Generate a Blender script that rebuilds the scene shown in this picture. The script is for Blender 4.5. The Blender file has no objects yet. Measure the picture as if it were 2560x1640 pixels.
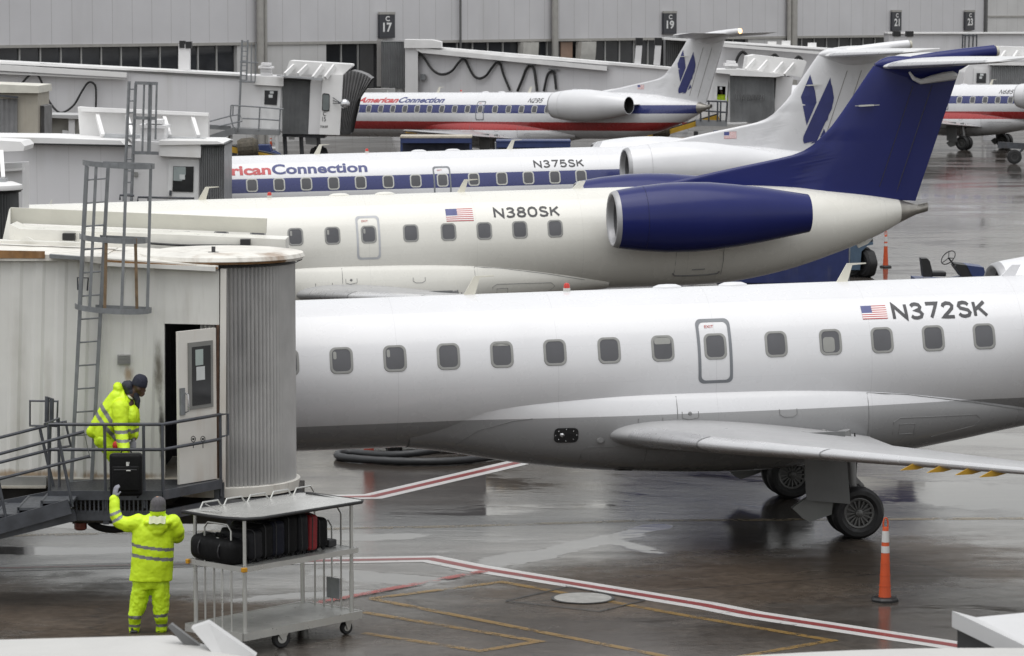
import bpy, bmesh, math, random
from math import sin, cos, pi, radians, sqrt
from mathutils import Vector as V, Matrix
random.seed(7)
C = bpy.context.scene
COL = C.collection

# ------------------------------------------------------------------ camera
FPX, HCAM, YH = 8275.0, 7.76, 17.0           # focal length in photo pixels, camera height, horizon row
PHI = math.atan((820 - YH) / FPX)
cam = bpy.data.cameras.new('camera'); cam_o = bpy.data.objects.new('camera', cam); COL.objects.link(cam_o)
cam.sensor_fit = 'HORIZONTAL'; cam.sensor_width = 36.0; cam.lens = FPX * 36.0 / 2560.0
cam.clip_start = 0.5; cam.clip_end = 3000
cam_o.location = (0, 0, HCAM); cam_o.rotation_euler = (pi / 2 - PHI, 0, 0)
cam.dof.use_dof = True; cam.dof.focus_distance = 52.0; cam.dof.aperture_fstop = 7.0
C.camera = cam_o

# ------------------------------------------------------------------ sky, sun, exposure
SUN_EL, SUN_AZ = radians(78), radians(200)     # azimuth clockwise from +Y
w = bpy.data.worlds.new('World'); C.world = w; w.use_nodes = True
wn = w.node_tree.nodes; wl = w.node_tree.links
bg = wn['Background']
sky = wn.new('ShaderNodeTexSky'); sky.sky_type = 'NISHITA'; sky.sun_disc = False
sky.sun_elevation = SUN_EL; sky.sun_rotation = SUN_AZ; sky.air_density = 2.0; sky.dust_density = 1.5; sky.ozone_density = 1.0
hs = wn.new('ShaderNodeHueSaturation'); hs.inputs['Saturation'].default_value = 0.10
wl.new(sky.outputs[0], hs.inputs['Color']); wl.new(hs.outputs[0], bg.inputs['Color'])
bg.inputs['Strength'].default_value = 0.15
sun = bpy.data.lights.new('sun', 'SUN'); sun_o = bpy.data.objects.new('sun', sun); COL.objects.link(sun_o)
sun.energy = 1.4; sun.angle = radians(60); sun.color = (1.0, 0.985, 0.96)
sd = V((sin(SUN_AZ) * cos(SUN_EL), cos(SUN_AZ) * cos(SUN_EL), sin(SUN_EL)))
sun_o.rotation_euler = sd.to_track_quat('Z', 'Y').to_euler(); sun_o.location = (0, 0, 60)
C.view_settings.view_transform = 'Standard'; C.view_settings.look = 'None'
C.view_settings.exposure = 0.20; C.view_settings.gamma = 1.0
C.render.engine = 'CYCLES'
C.cycles.max_bounces = 6; C.cycles.diffuse_bounces = 3; C.cycles.glossy_bounces = 3; C.cycles.transmission_bounces = 4
C.cycles.caustics_reflective = False; C.cycles.caustics_refractive = False

# ------------------------------------------------------------------ photo-measure helpers (where a thing stands in the world)
_fw = V((0, cos(PHI), -sin(PHI))); _up = V((0, sin(PHI), cos(PHI)))
def ray(px, py): return _fw + V((1, 0, 0)) * ((px - 1280) / FPX) - _up * ((py - 820) / FPX)
def G(px, py, z=0.0):
    r = ray(px, py); return V((0, 0, HCAM)) + r * ((z - HCAM) / r.z)
def at(px, py, Y):
    r = ray(px, py); return V((0, 0, HCAM)) + r * (Y / r.y)

# ------------------------------------------------------------------ materials
MATS = {}
def _nt(name):
    m = bpy.data.materials.new(name); m.use_nodes = True
    return m, m.node_tree.nodes, m.node_tree.links, m.node_tree.nodes['Principled BSDF']
def _math(N, L, op, a, b=None, c=None):
    n = N.new('ShaderNodeMath'); n.operation = op
    for i, x in enumerate((a, b, c)):
        if x is None: continue
        if isinstance(x, (int, float)): n.inputs[i].default_value = x
        else: L.new(x, n.inputs[i])
    return n.outputs[0]
def _mix(N, L, f, a, b, mode='MIX'):
    n = N.new('ShaderNodeMix'); n.data_type = 'RGBA'; n.blend_type = mode
    for s, x in ((n.inputs[0], f), (n.inputs[6], a), (n.inputs[7], b)):
        if isinstance(x, (int, float)): s.default_value = x
        elif isinstance(x, (tuple, list)): s.default_value = (*x[:3], 1)
        else: L.new(x, s)
    return n.outputs[2]
def _noise(N, L, co, scale, detail=5, rough=0.55, stretch=None, dist=0.0):
    if stretch:
        mp = N.new('ShaderNodeMapping'); mp.inputs['Scale'].default_value = stretch; L.new(co, mp.inputs['Vector']); co = mp.outputs[0]
    n = N.new('ShaderNodeTexNoise'); n.inputs['Scale'].default_value = scale; n.inputs['Detail'].default_value = detail
    n.inputs['Roughness'].default_value = rough; n.inputs['Distortion'].default_value = dist
    L.new(co, n.inputs['Vector']); return n.outputs['Fac']
def _range(N, L, x, a, b, c=0.0, d=1.0, smooth=False):
    n = N.new('ShaderNodeMapRange'); n.interpolation_type = 'SMOOTHSTEP' if smooth else 'LINEAR'
    L.new(x, n.inputs[0])
    for i, v in enumerate((a, b, c, d)): n.inputs[i + 1].default_value = v
    return n.outputs[0]
def pm(name, col, rough=0.5, metal=0.0, var=0.10, scale=2.5, bump=0.0, bscale=40.0, streak=None, spots=None, coat=0.0, bands=None, lines=None, emit=None, spec=None):
    """painted / worn surface: base colour with noise variation; streak=(colour, amount, scale) vertical stains; bands=[(z0,z1,col)]"""
    if name in MATS: return MATS[name]
    m, N, L, P = _nt(name)
    tc = N.new('ShaderNodeTexCoord'); co = tc.outputs['Object']
    base = None
    if bands or lines:
        sx = N.new('ShaderNodeSeparateXYZ'); L.new(co, sx.inputs[0])
    src = (*col, 1)
    cur = None
    if bands:
        cur = col
        for z0, z1, bc in bands:
            g = _math(N, L, 'MULTIPLY', _math(N, L, 'GREATER_THAN', sx.outputs['Z'], z0), _math(N, L, 'LESS_THAN', sx.outputs['Z'], z1))
            cur = _mix(N, L, g, cur, bc)
    f = _range(N, L, _noise(N, L, co, scale, 6), 0.3, 0.7, 1 - var, 1 + var)
    grey = N.new('ShaderNodeCombineColor')
    for i in range(3): L.new(f, grey.inputs[i])
    cur = _mix(N, L, 1.0, cur if cur is not None else col, grey.outputs[0], 'MULTIPLY')
    if lines:                                   # (axis, spacing, width, colour): thin joint lines
        for ax, sp, wd, lc in lines:
            fr = _math(N, L, 'FRACT', _math(N, L, 'DIVIDE', _math(N, L, 'ADD', sx.outputs[ax], 500.0 * sp), sp))
            cur = _mix(N, L, _math(N, L, 'LESS_THAN', fr, wd / sp), cur, lc, 'MULTIPLY')
    if spots:                                   # grime with a place of its own: (x, z, rx, rz, colour, amount)
        if not (bands or lines): sx = N.new('ShaderNodeSeparateXYZ'); L.new(co, sx.inputs[0])
        nz = _math(N, L, 'MULTIPLY', _math(N, L, 'SUBTRACT', _noise(N, L, co, 6.0, 6, 0.65, (1, 1, .35)), 0.5), 1.8)
        for x0, z0, rx, rz, sc_, am in spots:
            a = _math(N, L, 'DIVIDE', _math(N, L, 'SUBTRACT', sx.outputs['X'], x0), rx); b_ = _math(N, L, 'DIVIDE', _math(N, L, 'SUBTRACT', sx.outputs['Z'], z0), rz)
            d = _math(N, L, 'ADD', _math(N, L, 'SQRT', _math(N, L, 'ADD', _math(N, L, 'MULTIPLY', a, a), _math(N, L, 'MULTIPLY', b_, b_))), nz)
            cur = _mix(N, L, _math(N, L, 'MULTIPLY', _range(N, L, d, 1.0, 0.1, 0, 1, True), am), cur, sc_)
    if streak:
        for sc_, am, ss in (streak if isinstance(streak, list) else [streak]):
            s = _noise(N, L, co, ss, 5, 0.6, (1, 1, 0.12))
            s2 = _noise(N, L, co, ss * 0.35, 3)
            k = _math(N, L, 'MULTIPLY', _range(N, L, s, 0.52, 0.75), _range(N, L, s2, 0.40, 0.65))
            cur = _mix(N, L, _math(N, L, 'MULTIPLY', k, am), cur, sc_)
    L.new(cur, P.inputs['Base Color'])
    r = _range(N, L, _noise(N, L, co, scale * 2.3, 4), 0.3, 0.7, max(0.02, rough * 0.8), min(1, rough * 1.2))
    L.new(r, P.inputs['Roughness']); P.inputs['Metallic'].default_value = metal
    if coat: P.inputs['Coat Weight'].default_value = coat; P.inputs['Coat Roughness'].default_value = 0.08
    if spec is not None: P.inputs['Specular IOR Level'].default_value = spec
    if bump:
        b = N.new('ShaderNodeBump'); b.inputs['Strength'].default_value = bump; b.inputs['Distance'].default_value = 0.01
        L.new(_noise(N, L, co, bscale, 4), b.inputs['Height']); L.new(b.outputs[0], P.inputs['Normal'])
    if emit: P.inputs['Emission Color'].default_value = (*emit[:3], 1); P.inputs['Emission Strength'].default_value = emit[3]
    MATS[name] = m; return m

# ------------------------------------------------------------------ mesh builder
class MB:
    def __init__(s): s.bm = bmesh.new(); s.mi = 0
    def face(s, vs):
        try: f = s.bm.faces.new(vs)
        except ValueError: return None
        f.material_index = s.mi; return f
    def poly(s, pts): return s.face([s.bm.verts.new(p) for p in pts])
    def prism(s, pts, d):
        d = V(d); a = [s.bm.verts.new(p) for p in pts]; b = [s.bm.verts.new(V(p) + d) for p in pts]; n = len(pts)
        s.face(a[::-1]); s.face(b)
        for i in range(n): s.face([a[i], a[(i + 1) % n], b[(i + 1) % n], b[i]])
    def box(s, c, sz, R=None, bev=0.0, seg=2):
        tmp = bmesh.new(); bmesh.ops.create_cube(tmp, size=1.0)
        for v in tmp.verts: v.co = V((v.co.x * sz[0], v.co.y * sz[1], v.co.z * sz[2]))
        if bev: bmesh.ops.bevel(tmp, geom=tmp.edges[:], offset=bev, segments=seg, profile=0.5, affect='EDGES')
        M = Matrix.Translation(V(c)) @ (R.to_4x4() if R is not None else Matrix())
        s.merge(tmp, M)
    def merge(s, tmp, M=None):
        mp = {}
        for v in tmp.verts: mp[v] = s.bm.verts.new(M @ v.co if M else v.co)
        for f in tmp.faces: s.face([mp[v] for v in f.verts])
        tmp.free()
    def bar(s, p, q, wd, ht, up=(0, 0, 1)):
        p, q = V(p), V(q); d = (q - p); l = d.length; x = d / l
        y = V(up).cross(x)
        if y.length < 1e-4: y = V((0, 1, 0)).cross(x)
        y.normalize(); z = x.cross(y); R = Matrix((x, y, z)).transposed()
        s.box((p + q) / 2, (l, wd, ht), R)
    def tube(s, pts, r, seg=8, closed=False, cap=True):
        pts = [V(p) for p in pts]; n = len(pts); rr = r if isinstance(r, (list, tuple)) else [r] * n
        rings = []; prev = None
        for i in range(n):
            if closed: t = pts[(i + 1) % n] - pts[i - 1]
            else: t = pts[min(i + 1, n - 1)] - pts[max(i - 1, 0)]
            if t.length < 1e-9: t = V((0, 0, 1))
            t.normalize()
            if prev is None:
                a = V((0, 0, 1)) if abs(t.z) < 0.9 else V((1, 0, 0))
                u = t.cross(a).normalized()
            else:
                u = prev - t * prev.dot(t)
                u = u.normalized() if u.length > 1e-6 else t.orthogonal().normalized()
            prev = u; v = t.cross(u)
            rings.append([s.bm.verts.new(pts[i] + (u * cos(2 * pi * k / seg) + v * sin(2 * pi * k / seg)) * rr[i]) for k in range(seg)])
        m = n if closed else n - 1
        for i in range(m):
            a, b = rings[i], rings[(i + 1) % n]
            for k in range(seg): s.face([a[k], a[(k + 1) % seg], b[(k + 1) % seg], b[k]])
        if cap and not closed: s.face(rings[0][::-1]); s.face(rings[-1])
    def lathe(s, prof, seg, o, axis, cap=True, a0=0.0, a1=None, wob=None):
        o, ax = V(o), V(axis).normalized(); u = ax.orthogonal().normalized()
        if abs(ax.z) > 0.99: u = V((1, 0, 0))
        v = ax.cross(u); full = a1 is None; m = seg if full else seg + 1
        rings = []
        for t, r in prof:
            ring = []
            for k in range(m):
                a = a0 + ((2 * pi) if full else (a1 - a0)) * k / seg
                q = r + (wob(k, t) if wob else 0)
                ring.append(s.bm.verts.new(o + ax * t + (u * cos(a) + v * sin(a)) * q))
            rings.append(ring)
        for i in range(len(rings) - 1):
            for k in range(seg):
                k2 = (k + 1) % m
                s.face([rings[i][k], rings[i][k2], rings[i + 1][k2], rings[i + 1][k]])
        if cap and full:
            if prof[0][1] > 1e-4: s.face(rings[0][::-1])
            if prof[-1][1] > 1e-4: s.face(rings[-1])
    def loft(s, rings, closed=True, caps=True):
        R = [[s.bm.verts.new(p) for p in r] for r in rings]; n = len(R[0])
        for i in range(len(R) - 1):
            for k in range(n if closed else n - 1):
                s.face([R[i][k], R[i][(k + 1) % n], R[i + 1][(k + 1) % n], R[i + 1][k]])
        if caps and closed: s.face(R[0][::-1]); s.face(R[-1])
        return R
    def build(s, name, mats, parent=None, smooth=False, world=True, recalc=True, ang=38):
        bm = s.bm
        if parent is not None and world:
            Mi = wm(parent).inverted()
            for v in bm.verts: v.co = Mi @ v.co
        if recalc: bmesh.ops.recalc_face_normals(bm, faces=bm.faces[:])
        if smooth:
            for f in bm.faces: f.smooth = True
            for e in bm.edges:
                if len(e.link_faces) == 2 and e.calc_face_angle(0) > radians(ang): e.smooth = False
        me = bpy.data.meshes.new(name); bm.to_mesh(me); bm.free()
        for m in (mats if isinstance(mats, (list, tuple)) else [mats]): me.materials.append(m)
        o = bpy.data.objects.new(name, me); COL.objects.link(o)
        if parent is not None: o.parent = parent
        return o
WM = {}
def wm(o):
    M = Matrix()
    while o is not None:
        M = o.matrix_basis @ M if False else Matrix.LocRotScale(o.location, o.rotation_euler, o.scale) @ M
        o = o.parent
    return M
def tag(o, label=None, cat=None, group=None, kind=None):
    if label: o['label'] = label
    if cat: o['category'] = cat
    if group: o['group'] = group
    if kind: o['kind'] = kind
    return o
def thing(name, label, cat, loc=(0, 0, 0), rot=(0, 0, 0), group=None):
    o = bpy.data.objects.new(name, None); COL.objects.link(o); o.empty_display_size = 0.3
    o.location = loc; o.rotation_euler = rot
    return tag(o, label, cat, group)
def copy_thing(root):
    def cp(o, par):
        c = o.copy(); COL.objects.link(c); c.parent = par
        for ch in [x for x in COL.objects if x.parent == o]: cp(ch, c)
        return c
    return cp(root, None)
def text_bm(txt, bold=0.0, shear=0.0, spacing=1.0):
    cu = bpy.data.curves.new('lettering', 'FONT'); cu.body = txt; cu.offset = bold; cu.shear = shear; cu.space_character = spacing
    cu.resolution_u = 4
    o = bpy.data.objects.new('lettering_tmp', cu); COL.objects.link(o)
    me = o.to_mesh(); bm = bmesh.new(); bm.from_mesh(me); o.to_mesh_clear()
    bpy.data.objects.remove(o); bpy.data.curves.remove(cu)
    return bm
def fit_text(txt, x0, x1, z0, z1, bold=0.0, shear=0.0, spacing=1.0, cuts=0):
    """flat text in the (x,z) plane fitted to a box (cap height from z0 to z1)"""
    bm = text_bm(txt, bold, shear, spacing)
    xs = [v.co.x for v in bm.verts]; ys = [v.co.y for v in bm.verts]; a, b, c, d = min(xs), max(xs), min(ys), max(ys)
    for v in bm.verts: v.co = V((x0 + (v.co.x - a) / (b - a) * (x1 - x0), 0, z0 + (v.co.y - c) / (d - c) * (z1 - z0)))
    for i in range(1, cuts + 1):
        z = z0 + (z1 - z0) * i / (cuts + 1)
        bmesh.ops.bisect_plane(bm, geom=bm.verts[:] + bm.edges[:] + bm.faces[:], plane_co=(0, 0, z), plane_no=(0, 0, 1))
    return bm
def text_on(parent, name, txt, p00, ex, ez, wd, ht, mat, bold=0.0, shear=0.0, off=0.01, nrm=None):
    """lettering laid on a flat face: p00 lower left corner, ex/ez unit directions (world)"""
    bm = fit_text(txt, 0, wd, 0, ht, bold, shear)
    ex, ez = V(ex).normalized(), V(ez).normalized(); n = V(nrm).normalized() if nrm else ez.cross(ex) * -1
    m = MB()
    mp = {v: m.bm.verts.new(V(p00) + ex * v.co.x + ez * v.co.z + n * off) for v in bm.verts}
    for f in bm.faces: m.face([mp[v] for v in f.verts])
    bm.free()
    return m.build(name, mat, parent, recalc=False)
def catmull(pts, x):
    n = len(pts)
    for i in range(n - 1):
        if pts[i][0] <= x <= pts[i + 1][0] or i == n - 2: break
    a, b = pts[i], pts[i + 1]; h = b[0] - a[0]; t = min(1, max(0, (x - a[0]) / h))
    p = pts[i - 1] if i else a; q = pts[i + 2] if i + 2 < n else b
    out = []
    for k in range(1, len(a)):
        m0 = (b[k] - p[k]) / (b[0] - p[0]) * h if b[0] != p[0] else 0
        m1 = (q[k] - a[k]) / (q[0] - a[0]) * h if q[0] != a[0] else 0
        out.append((2*t**3-3*t*t+1)*a[k] + (t**3-2*t*t+t)*m0 + (-2*t**3+3*t*t)*b[k] + (t**3-t*t)*m1)
    return out

# ------------------------------------------------------------------ ground
def ground_mat():
    m, N, L, P = _nt('wet_concrete')
    tc = N.new('ShaderNodeTexCoord'); co = tc.outputs['Object']
    sep = N.new('ShaderNodeSeparateXYZ'); L.new(co, sep.inputs[0])
    M_ = lambda op, a, b=None, c=None: _math(N, L, op, a, b, c)
    big = _noise(N, L, co, 0.10, 5, 0.6, (0.8, 1.0, 1), 0.6)
    med = _noise(N, L, co, 0.45, 6, 0.62, (0.7, 1.0, 1), 0.8)
    fine = _noise(N, L, co, 6.0, 6, 0.65); grain = _noise(N, L, co, 60.0, 3, 0.6)
    wob = M_('SUBTRACT', _noise(N, L, co, 0.9, 8, 0.70, (0.7, 1, 1)), 0.5)
    wob2 = M_('SUBTRACT', _noise(N, L, co, 3.2, 8, 0.75, (0.55, 1, 1)), 0.5)
    tyre = _noise(N, L, co, 0.8, 5, 0.6, (0.12, 1.6, 1), 0.4); spots = _noise(N, L, co, 2.6, 4, 0.5)
    def capsule(a, b, r, amp):
        a, b = G(*a), G(*b); d = b - a; ll = max(1e-6, d.x * d.x + d.y * d.y)
        px, py = M_('SUBTRACT', sep.outputs[0], a.x), M_('SUBTRACT', sep.outputs[1], a.y)
        t = M_('ADD', M_('MULTIPLY', px, d.x / ll), M_('MULTIPLY', py, d.y / ll)); t = M_('MINIMUM', M_('MAXIMUM', t, 0.0), 1.0)
        qx, qy = M_('SUBTRACT', px, M_('MULTIPLY', t, d.x)), M_('SUBTRACT', py, M_('MULTIPLY', t, d.y))
        ds = M_('SQRT', M_('ADD', M_('MULTIPLY', qx, qx), M_('MULTIPLY', qy, qy)))
        ds = M_('ADD', M_('DIVIDE', ds, r), M_('ADD', M_('MULTIPLY', wob, 2.0), M_('MULTIPLY', wob2, 1.3)))
        return M_('MULTIPLY', _range(N, L, ds, 1.15, 0.25, 0, 1, True), amp)
    pools = None
    for c_ in (((1185, 1424), (1330, 1388), .50, .22), ((1330, 1392), (1640, 1316), .34, .20), ((820, 1432), (1070, 1452), .50, .20), ((60, 1296), (440, 1322), .8, .18), ((2180, 1225), (2700, 1262), 2.0, .17),
               ((740, 1352), (1020, 1340), .45, .12), ((600, 1500), (900, 1480), .30, .16), ((1500, 1345), (1660, 1385), .22, .12), ((900, 1180), (1250, 1210), 1.6, .07), ((0, 1380), (300, 1372), .5, .12), ((1000, 1290), (1500, 1262), .7, .08)):
        k = capsule(*c_); pools = k if pools is None else M_('MAXIMUM', pools, k)
    dry_and_shade = None
    for c_ in (((1560, 1490), (2300, 1400), 2.6, .11), ((1300, 1600), (2000, 1640), 1.3, .05), ((-200, 1480), (420, 1560), 1.9, .17), ((900, 1590), (1500, 1560), 1.2, .05)):  # dry patches; the lower-left one has the bridge's dark reflection painted in
        k = capsule(*c_); dry_and_shade = k if dry_and_shade is None else M_('MAXIMUM', dry_and_shade, k)
    # colour of the slab itself
    c = _mix(N, L, _range(N, L, big, 0.35, 0.65), (0.072, 0.064, 0.056), (0.108, 0.101, 0.094))
    c = _mix(N, L, _range(N, L, med, 0.42, 0.62), c, (0.058, 0.047, 0.038))
    c = _mix(N, L, M_('MULTIPLY', _range(N, L, tyre, 0.50, 0.66), 0.62), c, (0.030, 0.026, 0.023))
    c = _mix(N, L, M_('MULTIPLY', _range(N, L, spots, 0.66, 0.74), 0.7), c, (0.030, 0.027, 0.025))
    c = _mix(N, L, M_('MULTIPLY', _range(N, L, tyre, 0.42, 0.30), 0.35), c, (0.135, 0.122, 0.108))
    c = _mix(N, L, M_('MULTIPLY', _range(N, L, dry_and_shade, 0.0, 0.11), 0.85), c, _mix(N, L, _range(N, L, med, 0.36, 0.66), (0.085, 0.064, 0.047), (0.048, 0.036, 0.027)))
    crk = N.new('ShaderNodeTexVoronoi'); crk.feature = 'DISTANCE_TO_EDGE'; crk.inputs['Scale'].default_value = 0.33; cm = N.new('ShaderNodeVectorMath'); cm.operation = 'ADD'; L.new(co, cm.inputs[0]); cw = N.new('ShaderNodeCombineXYZ'); L.new(M_('MULTIPLY', wob2, 1.2), cw.inputs[0]); L.new(M_('MULTIPLY', wob, 1.2), cw.inputs[1]); L.new(cw.outputs[0], cm.inputs[1]); L.new(cm.outputs[0], crk.inputs['Vector'])
    ck = M_('MULTIPLY', M_('LESS_THAN', crk.outputs['Distance'], 0.0045), _range(N, L, big, 0.50, 0.60))
    c = _mix(N, L, M_('MULTIPLY', ck, 0.7), c, (0.022, 0.020, 0.019))
    gm = M_('MULTIPLY', _range(N, L, fine, 0.3, 0.7, 0.62, 1.30), _range(N, L, grain, 0.3, 0.7, 0.74, 1.28))
    cc = N.new('ShaderNodeCombineColor'); [L.new(gm, cc.inputs[i]) for i in range(3)]
    c = _mix(N, L, 1.0, c, cc.outputs[0], 'MULTIPLY')
    mp = N.new('ShaderNodeMapping'); mp.inputs['Rotation'].default_value = (0, 0, radians(-24)); L.new(co, mp.inputs['Vector'])
    sx = N.new('ShaderNodeSeparateXYZ'); L.new(mp.outputs[0], sx.inputs[0])
    jn = None; jw = M_('MULTIPLY', wob2, 0.10)
    for ax in 'XY':
        fr = M_('FRACT', M_('DIVIDE', M_('ADD', M_('ADD', sx.outputs[ax], jw), 607.0), 7.6))
        k = M_('LESS_THAN', fr, 0.006); jn = k if jn is None else M_('MAXIMUM', jn, k)
    c = _mix(N, L, M_('MULTIPLY', jn, 0.75), c, (0.025, 0.023, 0.022))
    # water lying in the low spots
    wet = _noise(N, L, co, 0.20, 8, 0.64, (0.50, 1.0, 1), 1.2); film = _noise(N, L, co, 1.5, 6, 0.65, (0.40, 1.0, 1), 0.5)
    ws = M_('ADD', M_('MULTIPLY', wet, 0.70), M_('MULTIPLY', film, 0.30))
    ws = M_('ADD', ws, _range(N, L, sep.outputs[1], 44, 75, -0.035, 0.045, True))
    ws = M_('SUBTRACT', M_('ADD', ws, pools), dry_and_shade)
    ws = M_('ADD', ws, M_('MULTIPLY', wob2, 0.05)); pud = _range(N, L, ws, 0.505, 0.600, 0, 1, True); damp = _range(N, L, ws, 0.38, 0.54, 0, 1, True)
    c = _mix(N, L, M_('MULTIPLY', damp, 0.45), c, (0.034, 0.029, 0.026))
    L.new(c, P.inputs['Base Color'])
    rr = M_('SUBTRACT', M_('ADD', 0.215, M_('MULTIPLY', dry_and_shade, 1.1)), M_('MULTIPLY', damp, 0.075)); rr = M_('SUBTRACT', rr, M_('MULTIPLY', pud, M_('SUBTRACT', 0.085, M_('MULTIPLY', M_('ABSOLUTE', wob2), 0.15))))
    rr = M_('MAXIMUM', M_('ADD', rr, M_('MULTIPLY', M_('SUBTRACT', M_('ADD', film, M_('MULTIPLY', tyre, .6)), 0.80), M_('MULTIPLY', M_('SUBTRACT', 1.0, pud), 0.42))), 0.05)
    L.new(rr, P.inputs['Roughness']); P.inputs['IOR'].default_value = 1.40
    L.new(M_('MAXIMUM', M_('SUBTRACT', 0.50, M_('MULTIPLY', dry_and_shade, 2.4)), 0.12), P.inputs['Specular IOR Level'])
    b = N.new('ShaderNodeBump'); b.inputs['Distance'].default_value = 0.01
    wave = _noise(N, L, co, 2.2, 4, 0.55, (0.5, 1.3, 1), 0.6)
    L.new(M_('ADD', 0.10, M_('MULTIPLY', M_('SUBTRACT', 1.0, pud), 0.12)), b.inputs['Strength'])
    L.new(M_('ADD', M_('MULTIPLY', M_('SUBTRACT', 1.0, pud), M_('ADD', fine, M_('MULTIPLY', grain, 0.35))), M_('MULTIPLY', wave, 1.1)), b.inputs['Height']); L.new(b.outputs[0], P.inputs['Normal'])
    return m
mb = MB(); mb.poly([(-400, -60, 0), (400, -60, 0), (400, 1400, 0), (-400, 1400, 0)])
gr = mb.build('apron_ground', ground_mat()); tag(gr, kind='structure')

def paint_mat(name, col, wear):
    m, N, L, P = _nt(name); tc = N.new('ShaderNodeTexCoord'); co = tc.outputs['Object']
    n1 = _noise(N, L, co, 2.2, 6, 0.65); n2 = _noise(N, L, co, 14.0, 5, 0.65)
    s = _math(N, L, 'ADD', _math(N, L, 'MULTIPLY', n1, 0.65), _math(N, L, 'MULTIPLY', n2, 0.35))
    k = _range(N, L, s, wear - 0.05, wear + 0.06, 0, 1)
    c = _mix(N, L, _range(N, L, n1, 0.3, 0.7), tuple(x * 0.85 for x in col), col)
    L.new(c, P.inputs['Base Color']); P.inputs['Roughness'].default_value = 0.30; P.inputs['IOR'].default_value = 1.42
    L.new(_math(N, L, 'MULTIPLY', k, 0.80 if col[2] > .2 or col[1] < .1 else 0.62), P.inputs['Alpha']); return m
M_wline = paint_mat('white_line_paint', (0.66, 0.65, 0.64), 0.36)
M_rline = paint_mat('red_line_paint', (0.25, 0.028, 0.028), 0.38)
M_rline2 = paint_mat('worn_red_line_paint', (0.33, 0.05, 0.045), 0.47)
M_yline = paint_mat('yellow_line_paint', (0.30, 0.18, 0.045), 0.45)
M_yline2 = paint_mat('pale_yellow_line_paint', (0.40, 0.30, 0.15), 0.46)
def strip(mb, pts, wd, z):
    pts = [V((p[0], p[1])) for p in pts]; L_, R_ = [], []
    for i, p in enumerate(pts):
        ds = []
        if i: ds.append((p - pts[i - 1]).normalized())
        if i < len(pts) - 1: ds.append((pts[i + 1] - p).normalized())
        t = sum(ds, V((0, 0))).normalized(); n = V((-t.y, t.x)); k = wd / 2 / max(0.35, n.dot(V((-ds[0].y, ds[0].x))))
        L_.append(p + n * k); R_.append(p - n * k)
    for i in range(len(pts) - 1):
        mb.poly([(*R_[i], z), (*R_[i + 1], z), (*L_[i + 1], z), (*L_[i], z)])
def gp(*ps): return [G(x, y)[:2] for x, y in ps]
SEC1 = gp((-900, 1262), (859.9, 1242.9), (931.8, 1241.7), (1299, 1156), (1500, 1110))
SEC2 = gp((-700, 1425), (0, 1421), (800, 1402.7), (1075.5, 1397.5), (1191, 1420.6), (1760, 1513.3), (1879.5, 1537), (2378.7, 1613), (3200, 1760))
a = MB(); b = MB()
for S in (SEC1, SEC2): strip(a, S, 0.50, 0.004); strip(b, S, 0.17, 0.008)
tag(a.build('white_safety_line', M_wline), kind='structure'); tag(b.build('red_safety_line', M_rline), kind='structure')
a = MB(); strip(a, gp((560, 1560), (800, 1507), (1211, 1429)), 0.16, 0.012)
tag(a.build('worn_red_line', M_rline2), kind='structure')
a = MB(); strip(a, gp((-300, 1345), (60, 1338), (880, 1321), (1159, 1315.6), (1598, 1301.6), (2560, 1296)), 0.20, 0.003)
tag(a.build('lead_in_line', M_yline2), kind='structure')
a = MB()
for pl in ([(928, 1497), (1255, 1455.4), (1370, 1476), (1700, 1537), (2080, 1602), (1920, 1630), (1760, 1660)], [(928, 1497), (1640, 1637), (1700, 1650)],
           [(908, 1531), (1347, 1604), (1200, 1628), (908, 1583)]):
    strip(a, gp(*pl), 0.13, 0.006)
tag(a.build('yellow_stand_markings', M_yline), kind='structure')
# man-hole cover in its square slab
mh = G(1457, 1497)
a = MB(); a.lathe([(0.0, 0.0), (0.0, 0.38)], 40, (mh.x, mh.y, 0.016), (0, 0, 1), cap=False)
t = a.build('manhole_cover', pm('pale_iron', (0.27, 0.265, 0.25), 0.45, 0.0, 0.2, 6, 0.3, 60)); tag(t, 'round pale metal manhole cover set in the apron beside the red and white line', 'manhole cover')
a = MB(); a.lathe([(0.0, 0.385), (0.0, 0.42)], 40, (mh.x, mh.y, 0.0145), (0, 0, 1), cap=False)
rim = a.build('rim', pm('dark_gap', (0.04, 0.04, 0.04), 0.5), t)
a = MB(); q = [G(*p) for p in ((1264, 1504), (1420, 1468), (1612, 1502), (1498, 1530))]
for i in range(4):
    strip(a, [q[i][:2], q[(i + 1) % 4][:2]], 0.035, 0.0135)
tag(a.build('slab_joint', pm('tar', (0.03, 0.03, 0.03), 0.4)), kind='structure')
# ------------------------------------------------------------------ aircraft (local: x aft from the over-wing exit, y to starboard = away, z up)
RF, ZC = 1.14, 2.35
WHITE = (0.655, 0.655, 0.67); CREAM = (0.69, 0.677, 0.625)
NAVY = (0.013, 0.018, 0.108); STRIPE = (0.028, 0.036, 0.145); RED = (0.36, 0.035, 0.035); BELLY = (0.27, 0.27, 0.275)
M_glassd = pm('cabin_window_pane', (0.085, 0.085, 0.092), 0.10, var=0.15, scale=1.2)
M_wframe = pm('window_rubber', (0.26, 0.26, 0.25), 0.5)
M_wframe2 = pm('window_rim_light', (0.50, 0.50, 0.47), 0.45)
M_blind_glint = pm('blind_and_pane_glint', (0.27, 0.27, 0.255), 0.5)
M_metal = pm('bare_metal', (0.52, 0.52, 0.53), 0.28, 0.85, 0.08, 3)
M_apu = pm('heat_stained_metal', (0.30, 0.285, 0.26), 0.32, 0.7, 0.22, 4)
M_dark = pm('dark_void', (0.012, 0.012, 0.013), 0.6)
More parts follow.
